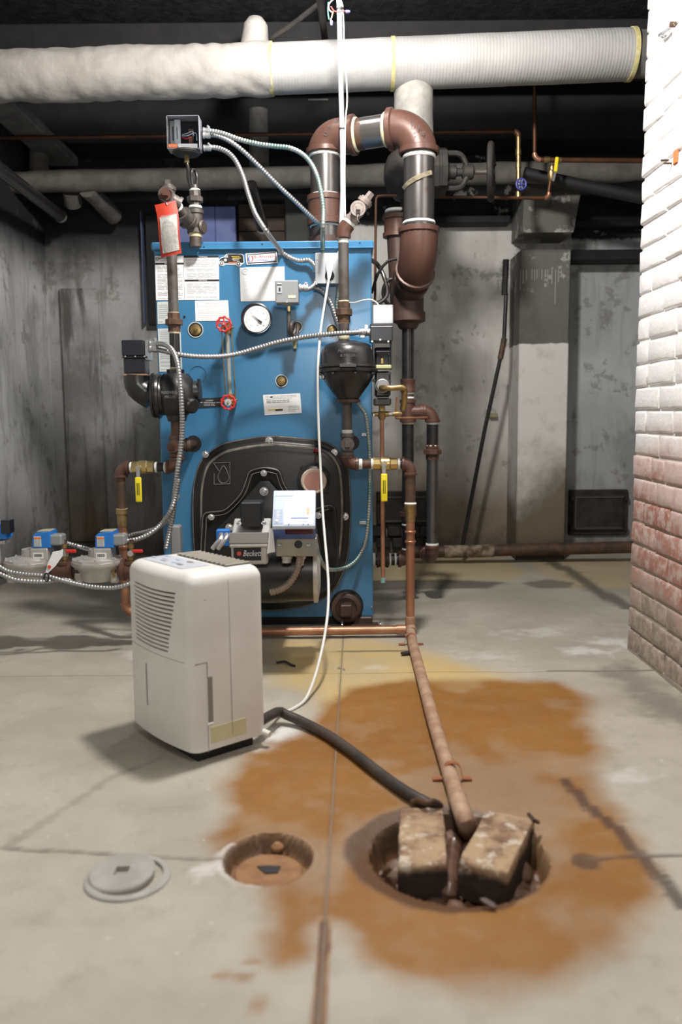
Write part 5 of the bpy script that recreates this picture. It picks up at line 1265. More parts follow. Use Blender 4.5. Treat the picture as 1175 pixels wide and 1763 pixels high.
# ================================================================== flexible conduits
J = lambda px, py, o=.05: B(px, py, o)
conduit('armoured_conduit', 'green-tinted armoured cable arching from the clear-fronted control to the junction box', [E_(352, 224, .03)] + [P(x, y, YH_ - .03 - k * .009) for k, (x, y) in enumerate(((372, 227), (390, 232), (415, 241), (445, 248), (475, 252), (500, 255), (522, 266), (537, 283), (547, 305), (553, 330), (557, 360), (556, 395)))] + [B(556, 425, .03), B(556, 443, .03)], .0085, m_conduitg, group=None)
conduit('armoured_conduit', 'bare steel armoured cable running from the clear-fronted control down behind the brown coupling', [E_(353, 232, .03), P(372, 233, YH_), P(392, 241, YH_ + .02), P(415, 257, YH_ + .04), P(445, 285, YH_ + .08), P(480, 320, YH_ + .12), P(510, 348, YH_ + .16), P(540, 377, YH_ + .22), P(560, 395, YH_ + .3)], .0085)
conduit('armoured_conduit', 'steel armoured cable from the clear-fronted control to the grey pressure switch', [E_(354, 254, .03), P(370, 254, YH_ - .02), P(388, 260, YH_ - .03), P(404, 274, YH_ - .05), P(418, 302, YH_ - .07), P(428, 335, YH_ - .09), P(440, 368, YH_ - .12), P(460, 400, YH_ - .14), B(484, 432, .012), B(497, 442, .016), B(515, 449, .02), B(532, 448, .025), B(543, 459, .035), B(547, 476, .04), B(541, 491, .055), B(531, 498, .07), B(524, 497, .082)], .0088)
conduit('armoured_conduit', 'steel armoured cable from the outlet box passing behind the feed pipe', [B(530, 497, .05), B(545, 496, .035), B(558, 504, .03), B(570, 522, .03), B(578, 545, .03), B(584, 562, .035), B(592, 572, .05), B(604, 574, .07), B(622, 572, .13)], .0085)
conduit('armoured_conduit', 'steel armoured cable sagging across the boiler front between the two black switches', [D(268, 601, .02), D(290, 606, .04), D(312, 611, .045), D(345, 614, .03), D(380, 613.5, .01), D(410, 609, -.01), D(445, 599, -.02), D(480, 589, -.02), D(520, 581, -.01), D(560, 576, .02), D(600, 573, .04), D(632, 571, .035)], .0088)
conduit('armoured_conduit', 'steel armoured cable hanging from the left switch down past the black float bowl', [D(268, 592, .02), D(283, 593, .05), D(296, 602, .08), D(305, 622, .10), D(310, 655, .11), D(313, 700, .11), D(314, 740, .09), D(311, 775, .08), D(306, 810, .08), D(301, 850, .06), D(298, 885, .04), D(292, 915, .03), D(286, 945, .05)], .0092)
conduit('armoured_conduit', 'green-tinted armoured cable curving down the boiler\'s right edge to the burner', [B(583, 492, .02), B(580, 530, .02), B(584, 560, .02), B(590, 600, .02), B(600, 660, .02), B(617, 695, .02), B(629, 712, .02), B(634, 745, .02), B(636.5, 780, .02), B(637, 830, .02), B(635.5, 880, .02), B(631, 925, .02), B(620, 955, .03), B(605, 972, .06), B(585, 980, .1), P(566, 980, 2.80), P(554, 968, 2.66), P(545, 945, 2.56), P(541, 925, 2.52)], .0075, m_conduitg)
# ================================================================== red inspection tag
tg = thing('inspection_tag', 'long soiled card tag with a red border wired to the pipe top', 'tag', D(290, 390))
tl, tr, br, bl_ = (268, 353), (304, 345), (315, 436), (280, 444)
def sheet(q4, n, curl, off0, shrink=None):
    rg = []
    for i in range(n + 1):
        v = i / n; row = []
        for j in range(7):
            u = j / 6
            if shrink: u = shrink[0] + (shrink[1] - shrink[0]) * u; 
            vv = v if not shrink else shrink[2] + (shrink[3] - shrink[2]) * v
            x = (q4[0][0] * (1 - u) + q4[1][0] * u) * (1 - vv) + (q4[3][0] * (1 - u) + q4[2][0] * u) * vv; y = (q4[0][1] * (1 - u) + q4[1][1] * u) * (1 - vv) + (q4[3][1] * (1 - u) + q4[2][1] * u) * vv
            x += 4 * math.sin(vv * 5.0) * (.6 - vv * .5); o_ = off0 + .012 * math.sin(vv * 4) + .008 * math.sin(u * PI)
            row.append(D(x - 1.5, y, o_))
        rg.append(row)
    mb = MB(); vs = [p for r in rg for p in r] + [p + V((0, -.0008, 0)) for r in rg for p in r]; N_ = len(rg) * 7; fs = []
    for i in range(n):
        for j in range(6):
            a_ = i * 7 + j; fs.append((a_, a_ + 1, a_ + 8, a_ + 7)); fs.append((N_ + a_ + 7, N_ + a_ + 8, N_ + a_ + 1, N_ + a_))
    for i in range(n): fs += [(i * 7, i * 7 + 7, N_ + i * 7 + 7, N_ + i * 7), (i * 7 + 6, N_ + i * 7 + 6, N_ + i * 7 + 13, i * 7 + 13)]
    for j in range(6): fs += [(j, N_ + j, N_ + j + 1, j + 1), (n * 7 + j, n * 7 + j + 1, N_ + n * 7 + j + 1, N_ + n * 7 + j)]
    mb.add(vs, fs); return mb
part('card', sheet((tl, tr, br, bl_), 14, 0, .066), m_redtag, tg, 60); tw_ = part('paper_field', sheet((tl, tr, br, bl_), 14, 0, .0685, (.10, .92, .25, .93)), m_paperdirty, tg, 60)
mb = MB()
rr_ = random.Random(4)
for k in range(17):
    x = 281 + k * 1.55; y0_ = 372 - k * .3; y1_ = 430 - k * .2; y = y0_
    while y < y1_ - 4:
        L_ = rr_.uniform(3, 11); v_ = (y - 349) / 92; dx = 4 * math.sin(v_ * 5) * (.6 - v_ * .5) - 6 + v_ * 10
        mb.box(D(x + dx - 2.5, y + L_ / 2, .0715 + .012 * math.sin(v_ * 4) + .008 * math.sin((k + 1) / 18 * PI)), (.0006, .0004, L_ / 500)); y += L_ + 2
part('print', mb, m_inkgrey, tw_, 0, kind='stuff')
part('wire_tie', MB().tube(spline([D(288, 356, .075), D(287, 349, .08), D(278, 343, .05), D(277, 333, .03), D(283, 325, .04), D(297, 330, .05), D(297, 345, .07), D(289, 352, .08)], .005), .0012, 6), m_chrome, tg)
# white paper tag on the left gas valve is built with it; grey conduit elbow box by the boiler foot
nb = thing('conduit_body', 'grey metal box clamped to the boiler side above the dehumidifier', 'junction box', D(305, 925))
part('box', MB().box(D(304, 932, 0), (.034, .05, .115), .006), m_greybox, nb); part('lug', MB().lathe(D(304, 856, .02), YF, [(0, .012), (.02, .012)], 12), m_greybox, nb)
# ================================================================== burner
YU = 2.50
U = lambda px, py, o=0.0: P(px, py, YU - o)
bu = thing('burner', 'burner with black motor housing and transformer bolted to the boiler door', 'burner', U(480, 960))
c = P(540, 985, 2.62); mb = MB(); mb.lathe(V((P(400, 985, 2.62).x, 2.62, c.z)), (1, 0, 0), [(0, .09), (P(543, 985, 2.62).x - P(400, 985, 2.62).x, .09)], 32); part('blower_housing', mb, m_black, bu)
mb = MB(); mb.lathe(V((P(541, 985, 2.62).x, 2.62, c.z)), (1, 0, 0), [(0, .096), (.012, .096), (.014, .088), (.02, .05), (.021, 0)], 36); part('end_flange', mb, m_alu, bu)
part('air_tube', MB().cyl((P(455, 975, 2.66).x, 2.62, P(455, 985, 2.62).z), (P(455, 985, 2.62).x, YF_B - .03, P(455, 985, 2.62).z), .085, 28), m_black, bu)
x0, x1 = U(398, 930).x, U(461, 930).x
rt_ = Matrix.Rotation(math.radians(-18), 4, 'X')
part('housing', MB().box(((x0 + x1) / 2, YU + .06, U(430, 948).z), (x1 - x0, .13, U(430, 928).z - U(430, 975).z), .004), m_alu, bu)
lb = part('name_plate', MB().box(((x0 + x1) / 2 - .006, YU - .006, U(430, 950).z), (U(452, 1).x - U(401, 1).x, .002, U(430, 936).z - U(430, 965).z)), m_ink, bu, label='black name plate with red edge')
part('plate_edge', MB().box(((x0 + x1) / 2 - .006, YU - .0072, U(430, 937).z), (U(452, 1).x - U(401, 1).x, .001, .0016)), m_inkred, lb)
part('lettering', text_mb('Beckett', U(434, 957.5, .009), XR, ZU, .026, 0, 'CENTER', .35, .056), m_paper, lb, 0); part('brand_dot', MB().lathe(U(412, 953, .008), YF, [(0, .007), (.001, .007)], 16), m_inkred, lb)
part('hinged_plate', MB().box(((x0 + x1) / 2, YU + .05, U(430, 921).z), (x1 - x0 + .006, .155, .012), .003, Matrix.Rotation(math.radians(24), 4, 'X')), m_alu, bu)
part('plate_front', MB().box(((x0 + x1) / 2, YU - .012, U(430, 926).z), (x1 - x0 + .01, .01, .036), .003, Matrix.Rotation(math.radians(-20), 4, 'X')), M('grey_hinged_plate', (.24, .23, .21), .45, .4), bu)
tx0, tx1 = U(413, 890).x, U(450, 890).x; tz1, tz0 = U(430, 866).z, U(430, 909).z
part('transformer', MB().box(((tx0 + tx1) / 2, YU + .06, (tz1 + tz0) / 2), (tx1 - tx0, .085, tz1 - tz0), .004), m_blackmatte, bu, label='matt black transformer cube')
for px in (412, 455): bolt(bu, U(px, 901, -.02), (0, -.5, .8), .006, m_chrome)
# blue valve piece at the left of the burner
part('pump_label', MB().box(U(385, 925, -.03), (U(398, 1).x - U(373, 1).x, .03, .05), .003), m_bluebox, bu)
for dx in (0, 9): part('oil_tube', MB().tube(spline([U(381 + dx, 920, .0), U(381 + dx, 926, .02), U(373 + dx, 936, .03), U(366 + dx, 945, .03)], .006), .007, 10), m_galv, bu); part('tube_nut', MB().lathe(U(381 + dx, 922, .0), (0, -1, -.3), [(0, .008), (.012, .008)], 6), m_chrome, bu)
# burner control
YB2 = 2.42
bc = thing('burner_control', 'tilted pale blue burner control box wired to a galvanised base', 'control', P(505, 890, YB2))
rot = Matrix.Rotation(math.radians(-42), 4, 'X'); cx = (P(468, 880, YB2).x + P(543, 880, YB2).x) / 2; w_ = P(543, 880, YB2).x - P(468, 880, YB2).x
# the box frame: origin at the front ridge, face rising away from the viewer
ridge = V((cx, YB2, P(505, 906, YB2).z)); fu = V((0, math.sin(math.radians(40)), math.cos(math.radians(40)))); fd = V((0, math.cos(math.radians(40)), -math.sin(math.radians(40))))
def bq(u, v, w): return ridge + V((u, 0, 0)) + fu * v + fd * w
def slabq(name, u0, u1, v0, v1, w0, w1, m, root, bev=.0, label=None):
    R3_ = Matrix((( 1, 0, 0), (0, fd.y, fu.y), (0, fd.z, fu.z)))
    cc_ = bq((u0 + u1) / 2, (v0 + v1) / 2, (w0 + w1) / 2)
    return part(name, MB().box(cc_, (u1 - u0, abs(w1 - w0), v1 - v0), bev, R3_, 2 if bev else 1), m, root, label=label)
hw_ = w_ / 2; FL = .128
cv = slabq('cover', -hw_, hw_, 0, FL, 0, .02, m_palecontrol, bc, .004, 'pale blue front cover'); slabq('body', -hw_ + .001, hw_ - .001, .001, FL - .003, .018, .075, m_bluecontrol, bc, .004, 'dark blue body')
pn = slabq('brand_panel', -hw_ + .006, hw_ * -.05, FL - .022, FL - .007, -.001, 0, m_buttons, cv); part('lettering', text_mb('Honeywell', bq(-hw_ + .034, FL - .018, -.002), XR, fu, .010, 0, 'CENTER', 0, .044), m_paper, pn, 0)
slabq('keypad', -hw_ + .004, -hw_ + .030, .008, .058, -.001, 0, M('keypad_grey', (.38, .45, .60), .5), cv); slabq('keypad_button', -hw_ + .009, -hw_ + .018, .014, .022, -.003, 0, m_paper, cv, .001)
for k in range(5): slabq('keypad_mark', -hw_ + .012, -hw_ + .022, .030 + k * .005, .032 + k * .005, -.0015, 0, m_paper, cv)
slabq('chart', -hw_ + .034, hw_ - .006, .005, .062, -.0008, 0, M('pale_cyan_print', (.68, .82, .92), .4), cv)
for k in range(3): slabq('chart_line', -hw_ + .048, hw_ - .022, .046 - k * .011, .0468 - k * .011, -.0014, 0, m_buttons, cv)
slabq('chart_bar', -hw_ + .055, hw_ - .020, .0265, .0285, -.0016, 0, m_inkblue, cv); slabq('orange_mark', hw_ - .026, hw_ - .018, .040, .064, -.0015, 0, M('faded_orange', (.75, .42, .25), .5), cv)
for u_ in (-.014, .028, .042): part('cover_screw', MB().lathe(bq(u_, .006, 0), -fd, [(0, .002), (.0015, .002)], 10), m_inkblue, cv)
# front-lower face with the display strip: lies on the plane facing down and forward
def low(u, d, o=0): return ridge + V((u, 0, 0)) + fd * d - fu * o
def lowq(name, u0, u1, d0, d1, o, m, root): 
    return part(name, MB().prism([low(u0, d0), low(u1, d0), low(u1, d1), low(u0, d1)], -fu, o), m, root)
dsp = lowq('display', -.026, hw_ - .008, .016, .040, .002, M('dark_red_display', (.05, .012, .03), .15), bc); part('lettering', text_mb('BURNER CONTROL', low(.012, .031, .0028), XR, -fd, .006, 0, 'CENTER', 0, .06), M('dim_red_print', (.35, .02, .05), .4), dsp, 0)
gz1, gz0 = P(505, 931, YB2 + .04).z, P(505, 958, YB2 + .04).z
gb_ = part('base_box', MB().box((cx + .004, YB2 + .108, (gz1 + gz0) / 2), (w_ - .004, .085, gz1 - gz0 + .01), .003), M('drab_galvanised', (.30, .31, .29), .4, .7, (.40, .37, .28), 12), bc)
for px in (481, 531): part('clip', MB().box(P(px, 938, YB2 + .062), (.013, .01, .009), .002), m_galv, gb_)
part('knockout', MB().lathe(P(514, 937, YB2 + .066), YF, [(0, .012), (.004, .012)], 20), m_ink, gb_)
# little white card standing between housing and box
part('folded_card', MB().prism([P(464, 911, 2.46), P(470, 908, 2.46), P(474, 950, 2.46), P(460, 953, 2.46)], YF, .0015), m_paper, bc)
part('clamp_connector', MB().lathe(P(519, 955, YB2 + .09), (-.2, 0, -1), [(0, .015), (.01, .015), (.012, .012), (.03, .013)], 14), m_alu, bc)
part('clamp_connector', MB().lathe(P(495, 956, YB2 + .09), (-.1, 0, -1), [(0, .017), (.01, .017), (.012, .014), (.022, .015)], 14), m_alu, bc)
conduit('armoured_conduit', 'dirty brown armoured cable drooping under the burner control behind the dehumidifier', [P(517, 958, YB2 + .08), P(514, 975, YB2 + .08), P(507, 992, YB2 + .08), P(496, 1006, YB2 + .07), P(482, 1015, YB2 + .05), P(466, 1020, YB2 + .05)], .011, m_conduitd)
# ================================================================== gas train on the left
YG_ = 2.78
Gp = lambda px, py, o=0.0: P(px, py, YG_ - o)
def gas_valve(px, label, paper=False, py=985):
    c = Gp(px, py - 32); X, Z = c.x, c.z
    t = thing('gas_valve', label, 'valve', (X, YG_, Gp(px, 1003).z))
    q = lambda dx, dy, o=0.0: Gp(px + dx, py - 985 + dy, o)
    mb = MB(); zt = q(0, 963).z
    mb.lathe((X, YG_, zt), (0, 0, -1), [(0, .074), (.004, .084), (.012, .085), (.016, .083), (.020, .080), (.030, .066), (.055, .052), (.070, .048), (.073, .040)], 40)
    mb.box((X - .060, YG_, zt - .045), (.03, .05, .065), .006); mb.box((X + .060, YG_, zt - .045), (.03, .05, .065), .006)
    part('valve_body', mb, m_alu, t)
    part('flange', MB().lathe((X, YG_, zt + .006), (0, 0, -1), [(0, .070), (.002, .084), (.010, .085), (.011, .083)], 10), m_alu, t, 25)
    for k in range(8):
        a = k * PI / 4 + .2; bolt(t, V((X + .077 * math.cos(a), YG_ + .077 * math.sin(a), zt + .004)), (0, 0, 1), .0042, m_chrome, 'screw', False)
    mb = MB(); mb.lathe((X + .012, YG_ + .0, zt), (0, 0, 1), [(0, .062), (.008, .060), (.014, .040), (.036, .038), (.037, .034)], 28); mb.cyl((X + .045, YG_, zt), (X + .045, YG_, zt + .05), .012, 12); mb.cyl((X + .028, YG_ - .03, zt), (X + .028, YG_ - .03, zt + .045), .006, 10); part('diaphragm_cap', mb, m_alu, t)
    ax0, ax1 = q(-40, 0).x, q(-8, 0).x
    part('body_block', MB().box(((ax0 + ax1) / 2, YG_ - .01, (q(0, 941).z + q(0, 962).z) / 2), (ax1 - ax0, .07, q(0, 941).z - q(0, 962).z), .003), m_alu, t)
    bl = part('barcode_label', MB().box((q(-25, 0).x, YG_ - .046, q(0, 953).z), (.034, .001, .019)), m_paper, t); mb = MB()
    for k in range(12): mb.box((q(-25, 0).x - .012 + k * .0021, YG_ - .0468, q(0, 952.5).z), (.0008 if k % 3 else .0014, .0004, .010))
    part('barcode', mb, m_ink, bl, 0, kind='stuff')
    zt2, zb2 = q(0, 915).z, q(0, 941).z; x0_, x1_ = q(-37, 0).x, q(-3, 0).x
    poly = [(x0_, zb2), (x0_ + .003, zt2 - .010), (x0_ + .014, zt2), (x1_, zt2 + .004), (x1_, zb2 + .001)]
    part('actuator', MB().prism([(a, YG_ + .03, b) for a, b in poly], YF, .07, .002), m_bluebox, t, 30, label='bright blue actuator cover')
    part('actuator_top', MB().box(((x0_ + x1_) / 2 + .006, YG_ - .004, zt2 + .004), (x1_ - x0_ - .018, .055, .003), .001, Matrix.Rotation(-.03, 4, 'Y')), M('khaki_cap', (.42, .38, .27), .5), t)
    lb = part('actuator_label', MB().box((q(-26, 0).x, YG_ - .0408, q(0, 929.5).z), (.024, .0014, .034), .0006), m_paperdull, t); part('label_head', MB().box((q(-26, 0).x, YG_ - .0418, q(0, 923.5).z), (.0235, .001, .0055)), m_inkorange, lb)
    mb = MB()
    for k in range(6): mb.box((q(-26, 0).x, YG_ - .0418, q(0, 927.3 + 1.9 * k).z), (.018, .0006, .0012))
    part('print', mb, m_inkgrey, lb, 0, kind='stuff')
    part('wiring_box', MB().box((q(4, 0).x, YG_ - .01, q(0, 928).z), (.046, .05, .036), .005), m_greybox, t); connector(t, q(13, 927, .01), (1, 0, 0), .0125, .022)
    if True:
        xs = px + 60; m_ = thing('gas_cock', label.replace('silver gas valve under a blue cover', 'small brass test cock with red lever') if False else 'small brass test cock with red lever, just right of the ' + ('tagged' if paper else 'untagged') + ' gas valve', 'valve', Gp(xs, 975))
        k_ = lambda dx, dy, o=0.0: Gp(xs + dx, dy, o)
        mb = MB(); mb.lathe(k_(0, 968), (0, 0, 1), [(0, .014), (.006, .014), (.008, .010), (.018, .010), (.020, .013), (.034, .013), (.036, .008), (.046, .008), (.048, .010), (.06, .010), (.062, .007), (.07, .007)], 8); part('cock_body', mb, m_brass, m_); part('hex_nut', MB().lathe(k_(-1, 952, .008), YF, [(0, .011), (.012, .011)], 6), m_chrome, m_)
        part('lever', MB().box(k_(10, 949, .018), (.036, .008, .012), .003), m_red, m_); part('cap', MB().lathe(k_(0, 935), (0, 0, 1), [(0, .008), (.012, .007)], 8), m_rustdark, m_)
    if paper:
        part('paper_tag', MB().prism([q(50, 948, .08), q(57, 945, .08), q(56, 957, .085), q(44, 974, .09), q(25, 992, .09), q(30, 972, .09), q(39, 950, .085)], YF, .001), m_paper, t, label='crumpled white tag'); part('tag_mark', MB().lathe(q(33, 976, .092), YF, [(0, .006), (.001, .006)], 12), m_inkred, t)
    return X, zt
for px, py, lab, pap in ((52, 985, 'silver gas valve under a blue cover with a crumpled white tag', True), (167, 985, 'silver gas valve under a blue cover beside the dehumidifier', False)): gas_valve(px, lab, pap, py)
gp = thing('gas_pipe', 'brown iron gas pipe with tees joining the silver valves', 'pipe', Gp(110, 985)); zg = Gp(100, 982).z
for x0p, x1p, mm in ((-60, 18, m_rustpipe), (85, 128, m_rustdark), (128, 145, m_rustdark), (200, 330, m_rustfit)):
    a, b_ = Gp(x0p, 982), Gp(x1p, 982); part('pipe', MB().cyl((a.x, YG_, zg), (b_.x, YG_, zg), .026, 20), mm, gp)
for px in (111, 226): tee(gp, (Gp(px - 17, 982).x, YG_, zg), (Gp(px + 17, 982).x, YG_, zg), (Gp(px, 982).x, YG_, zg), (Gp(px, 968).x, YG_, Gp(px, 966).z), .032, m_rustfit, .026)
part('pipe_dope', MB().lathe((Gp(197, 982).x, YG_, zg), (1, 0, 0), [(0, .034), (.010, .034)], 8), m_brass, gp)
part('pipe', MB().cyl((Gp(330, 982).x, YG_, zg), (P(385, 982, 2.7).x, 2.7, zg), .026, 18), m_rustfit, gp)
ps = thing('gas_pressure_switch', 'blue and black pressure switch cut off by the picture edge', 'control', Gp(5, 925))
part('case', MB().box(Gp(2, 914), (.055, .06, .05), .003), m_bluebox, ps); part('clear_window', MB().box(Gp(13, 906, .02), (.03, .04, .045), .002), m_switchblack, ps); part('adjuster', MB().box(Gp(8, 912, .034), (.02, .004, .03), .001), m_bluebox, ps)
part('stand', MB().cyl(Gp(-4, 925), Gp(-4, 975), .012, 12), m_alu, ps); part('bracket', MB().box(Gp(0, 932), (.05, .05, .012), .002), m_alu, ps)
conduit('armoured_conduit', 'steel armoured cable bridging the two gas valves', [Gp(68, 930, .01), Gp(85, 929), Gp(105, 932, -.02), Gp(125, 938, -.03), Gp(140, 942, -.03), Gp(160, 948, -.08)], .008)
conduit('armoured_conduit', 'upper of two steel armoured cables rising from the gas valve to the boiler', [Gp(184, 929, .01), Gp(198, 930, .01), Gp(222, 931, -.01), Gp(243, 926, -.02), Gp(262, 916, -.03), Gp(280, 900, -.05), P(294, 880, YC - .1), P(302, 855, YC - .09), P(308, 825, YC - .10)], .009)
conduit('armoured_conduit', 'lower thin steel armoured cable dipping behind the copper pipe to the gas valve', [Gp(186, 946, -.1), Gp(200, 935, -.12), Gp(225, 921, -.13), Gp(250, 915, -.12), Gp(280, 905, -.1), D(294, 890, 0)], .0065)
conduit('armoured_conduit', 'steel armoured cable looping low under the gas valves, passing in front', [Gp(-20, 968, .1), Gp(0, 976, .1), Gp(15, 984, .1), Gp(45, 989, .1), Gp(80, 992, .1), Gp(110, 1000, .1), Gp(140, 1007, .08), Gp(165, 1011, .08), Gp(195, 1012, .08), Gp(220, 1006, .08), Gp(240, 995, .06)], .008)
conduit('armoured_conduit', 'steel armoured cable sagging lowest beneath the tagged gas valve', [Gp(-20, 982, .13), Gp(0, 988, .13), Gp(25, 998, .13), Gp(55, 1001, .12), Gp(80, 1001, .11), Gp(110, 998, .06), Gp(130, 1002, .05)], .008)
part_ = tag(part('cable_tie', MB().tube([Gp(80 + 4 * math.cos(a), 994 + 7 * math.sin(a), .115) for a in [k * PI / 6 for k in range(13)]], .003, 6), m_ink), 'black cable tie binding the two sagging cables', 'cable tie')
# ================================================================== dehumidifier
nl, nn_, nr = F(229, 1238, .03), F(337, 1301, .03), F(471, 1267, .03)
eu = (V((nn_.x - nl.x, nn_.y - nl.y, 0))); DW = eu.length; eu.normalize()       # along the front, left to right
ev = V((-eu.y, eu.x, 0)); 
if ev.y < 0: ev = -ev
DD = (nr - nn_).dot(ev); DZ0, DZ1 = .032, .438
o0 = V((nl.x, nl.y, 0))
dh = thing('dehumidifier', 'boxy white dehumidifier with louvred front and bucket', 'dehumidifier', o0 + eu * DW / 2 + ev * DD / 2)
bulge = .016; rc_ = .026
def ring_xy(inset=0.0, nfront=46):
    """outline: front from left to right, right side, back, left; front bulges"""
    pts = []; w = DW - 2 * inset; d = DD - 2 * inset
    r = max(rc_ - inset * .3, .008)
    def fx(u): return inset - bulge * (1 - ((u - DW / 2) / (DW / 2)) ** 2)
    def corner(cx, cy, a0, a1, n=6):
        for k in range(n): a = a0 + (a1 - a0) * k / (n - 1); pts.append((cx + r * math.cos(a), cy + r * math.sin(a)))
    for k in range(nfront):
        u = inset + r + (w - 2 * r) * k / (nfront - 1); pts.append((u, fx(u)))
    yc = fx(inset + r)
    corner(inset + w - r, r + yc, -PI / 2 + .001, 0)
    corner(inset + w - r, inset + d - r, 0, PI / 2); corner(inset + r, inset + d - r, PI / 2, PI); corner(inset + r, r + yc, PI, 1.5 * PI - .001)
    return pts
def W3(u, v, z): return o0 + eu * u + ev * v + V((0, 0, z))
zs = [DZ0]; nsl = 15; zs0, zs1 = .254, .400; pit_ = (zs1 - zs0) / nsl
slots = [(zs0 + k * pit_, zs0 + k * pit_ + pit_ * .42) for k in range(nsl)]
seamz = .236
levels = [(DZ0, 0, 0), (seamz - .0012, 0, 0), (seamz - .001, 0, 1), (seamz + .001, 0, 1), (seamz + .0012, 0, 0)]
for a, b in slots: levels += [(a - .0003, 0, 0), (a, 0, 2), (b, 0, 2), (b + .0003, 0, 0)]
RT_ = .030; levels.append((DZ1 - RT_, 0, 0))
for k in range(1, 9):
    a = k * PI / 16; levels.append((DZ1 - RT_ + RT_ * math.sin(a), RT_ * (1 - math.cos(a)) * .9, 0))
mb = MB(); rings_ = []; NF = 46
inset_top = levels[-1][1]
for z, ins, md in levels:
    pr = ring_xy(ins, NF); row = []
    zz = z
    for i, (u, v) in enumerate(pr):
        dv = 0
        if i < NF:
            if md == 1: dv = .003
            if md == 2:
                tzz = (z - zs0) / (zs1 - zs0); ul = DW * .17; ur = DW * (.70 + .13 * tzz)
                if ul <= u <= ur: dv = .006
        elif md == 1 and i < NF + 7: dv = 0
        # gentle sag of the louvres towards the middle
        sag = 0
        if md in (0, 2) and zs0 - .01 < z < zs1 + .012: sag = -.006 * math.sin(PI * min(max(u / DW, 0), 1)) if i < NF else 0
        taper = 1 - .02 * (z - DZ0) / (DZ1 - DZ0)
        row.append(W3(DW / 2 + (u - DW / 2) * taper, v + dv, zz + sag))
    rings_.append(row)
mb.rings(rings_)
body = part('body', mb, m_whiteplastic, dh, 50)
me = body.data; me.materials.append(m_darkslot)
nr_ = len(rings_[0]); slotrows = [i for i in range(len(levels) - 1) if levels[i][2] == 2 and levels[i + 1][2] == 2]
ks = {}
for i in slotrows:
    tzz = (levels[i][0] - zs0) / (zs1 - zs0); ul, ur = DW * .17, DW * (.70 + .13 * tzz); prr = ring_xy(levels[i][1], NF)
    for j in range(NF - 1):
        if prr[j][0] >= ul and prr[j + 1][0] <= ur: ks[(i, j)] = 1
for (i, j) in ks: me.polygons[i * nr_ + j].material_index = 1
part('plinth', MB().prism([W3(u, v, .0) for u, v in ((.03, .022), (DW - .03, .022), (DW - .03, DD - .025), (.03, DD - .025))], (0, 0, 1), .034), m_blackmatte, dh)
# bucket: side seam, handle slots
part('front_slot', MB().box(W3(DW * .37, -bulge * .93 + .0005, .150), (.007, .004, .105), .0018, Matrix((( eu.x, ev.x, 0), (eu.y, ev.y, 0), (0, 0, 1)))), M('slot_shadow_plastic', (.30, .29, .27), .6), dh)
RS = Matrix(((eu.x, ev.x, 0), (eu.y, ev.y, 0), (0, 0, 1)))
m_seam = M('seam_plastic', (.25, .24, .22), .7)
part('side_handle_slot', MB().box(W3(DW + .0002, .042, .150), (.003, .012, .105), .001, RS), m_seam, dh); part('handle_lip', MB().box(W3(DW + .0012, .040, .094), (.005, .016, .006), .002, RS), m_whiteplastic, dh)
part('bucket_seam', MB().box(W3(DW - .001, .036, .218), (.003, .0012, .036), 0, RS), m_seam, dh); part('bucket_seam', MB().box(W3(DW - .001, .021, .236), (.0028, .030, .0012), 0, RS), m_seam, dh); part('bucket_seam', MB().box(W3(DW - .001, .034, .060), (.003, .0010, .064), 0, RS), m_seam, dh)
part('case_seam', MB().box(W3(DW - .0022, .098, .235), (.003, .0008, .36), 0, RS @ Matrix.Rotation(math.radians(-.7), 3, 'Y')), m_seam, dh)
part('faded_sticker', MB().box(W3(DW - .0006, .088, .066), (.003, .095, .038), .0005, RS), m_stickyellow, dh, label='faded yellow sticker')
part('screw_hole', MB().box(W3(DW - .004, .036, .377), (.003, .005, .004), .001, RS), m_seam, dh)
# top: control panel and vent slats
zt3 = DZ1 + .0004
def topq(name, u0, u1, v0, v1, m, th=.0012, label=None, zb=0.0): return part(name, MB().prism([W3(u0, v0, zt3 + zb), W3(u1, v0, zt3 + zb), W3(u1, v1, zt3 + zb), W3(u0, v1, zt3 + zb)], (0, 0, 1), th, .0004), m, dh, label=label)
cp = topq('control_panel', .035, DW - .075, .022, .095, M('panel_overlay', (.58, .60, .66), .35), label='pale control overlay')
for u_, v_, s_, mm in ((.05, .05, .022, m_buttons), (.085, .06, .02, m_buttons), (.06, .08, .018, m_buttons), (.105, .045, .022, m_inkgrey), (.125, .075, .02, m_buttons), (.15, .05, .022, m_buttons), (.17, .078, .02, m_seam), (.18, .045, .018, m_seam)):
    part('button', MB().box(W3(u_, v_, zt3 + .002), (s_, .009, .002), .0008, RS), mm, cp)
gr = topq('outlet_grille', .05, DW - .03, .11, DD - .022, m_darkslot, .001)
for k in range(12): part('grille_slat', MB().box(W3(.055 + (DW - .09) * k / 11, (.11 + DD - .022) / 2, zt3 + .003), (.007, DD - .132, .004), .001, RS @ Matrix.Rotation(.0, 3, 'Z')), M('grimy_slat', (.40, .37, .31), .6), gr)
part('power_inlet', MB().cyl(W3(DW - .03, DD - .02, .04), W3(DW + .012, DD - .004, .032), .008, 10), m_cordwhite, dh)
# ================================================================== drain hose
hs = part('drain_hose', MB().tube(spline([W3(DW - .03, DD - .01, .05), F(478, 1226, .035), F(492, 1230, .026), F(530, 1247, .014), F(575, 1272, .013), F(620, 1305, .013), F(665, 1340, .013), F(705, 1367, .014), F(735, 1383, .012), F(752, 1392, -.01), F(760, 1398, -.06)], .012), .0125, 14), m_cordblack)
tag(hs, 'black rubber hose running from the dehumidifier to the sump', 'hose')
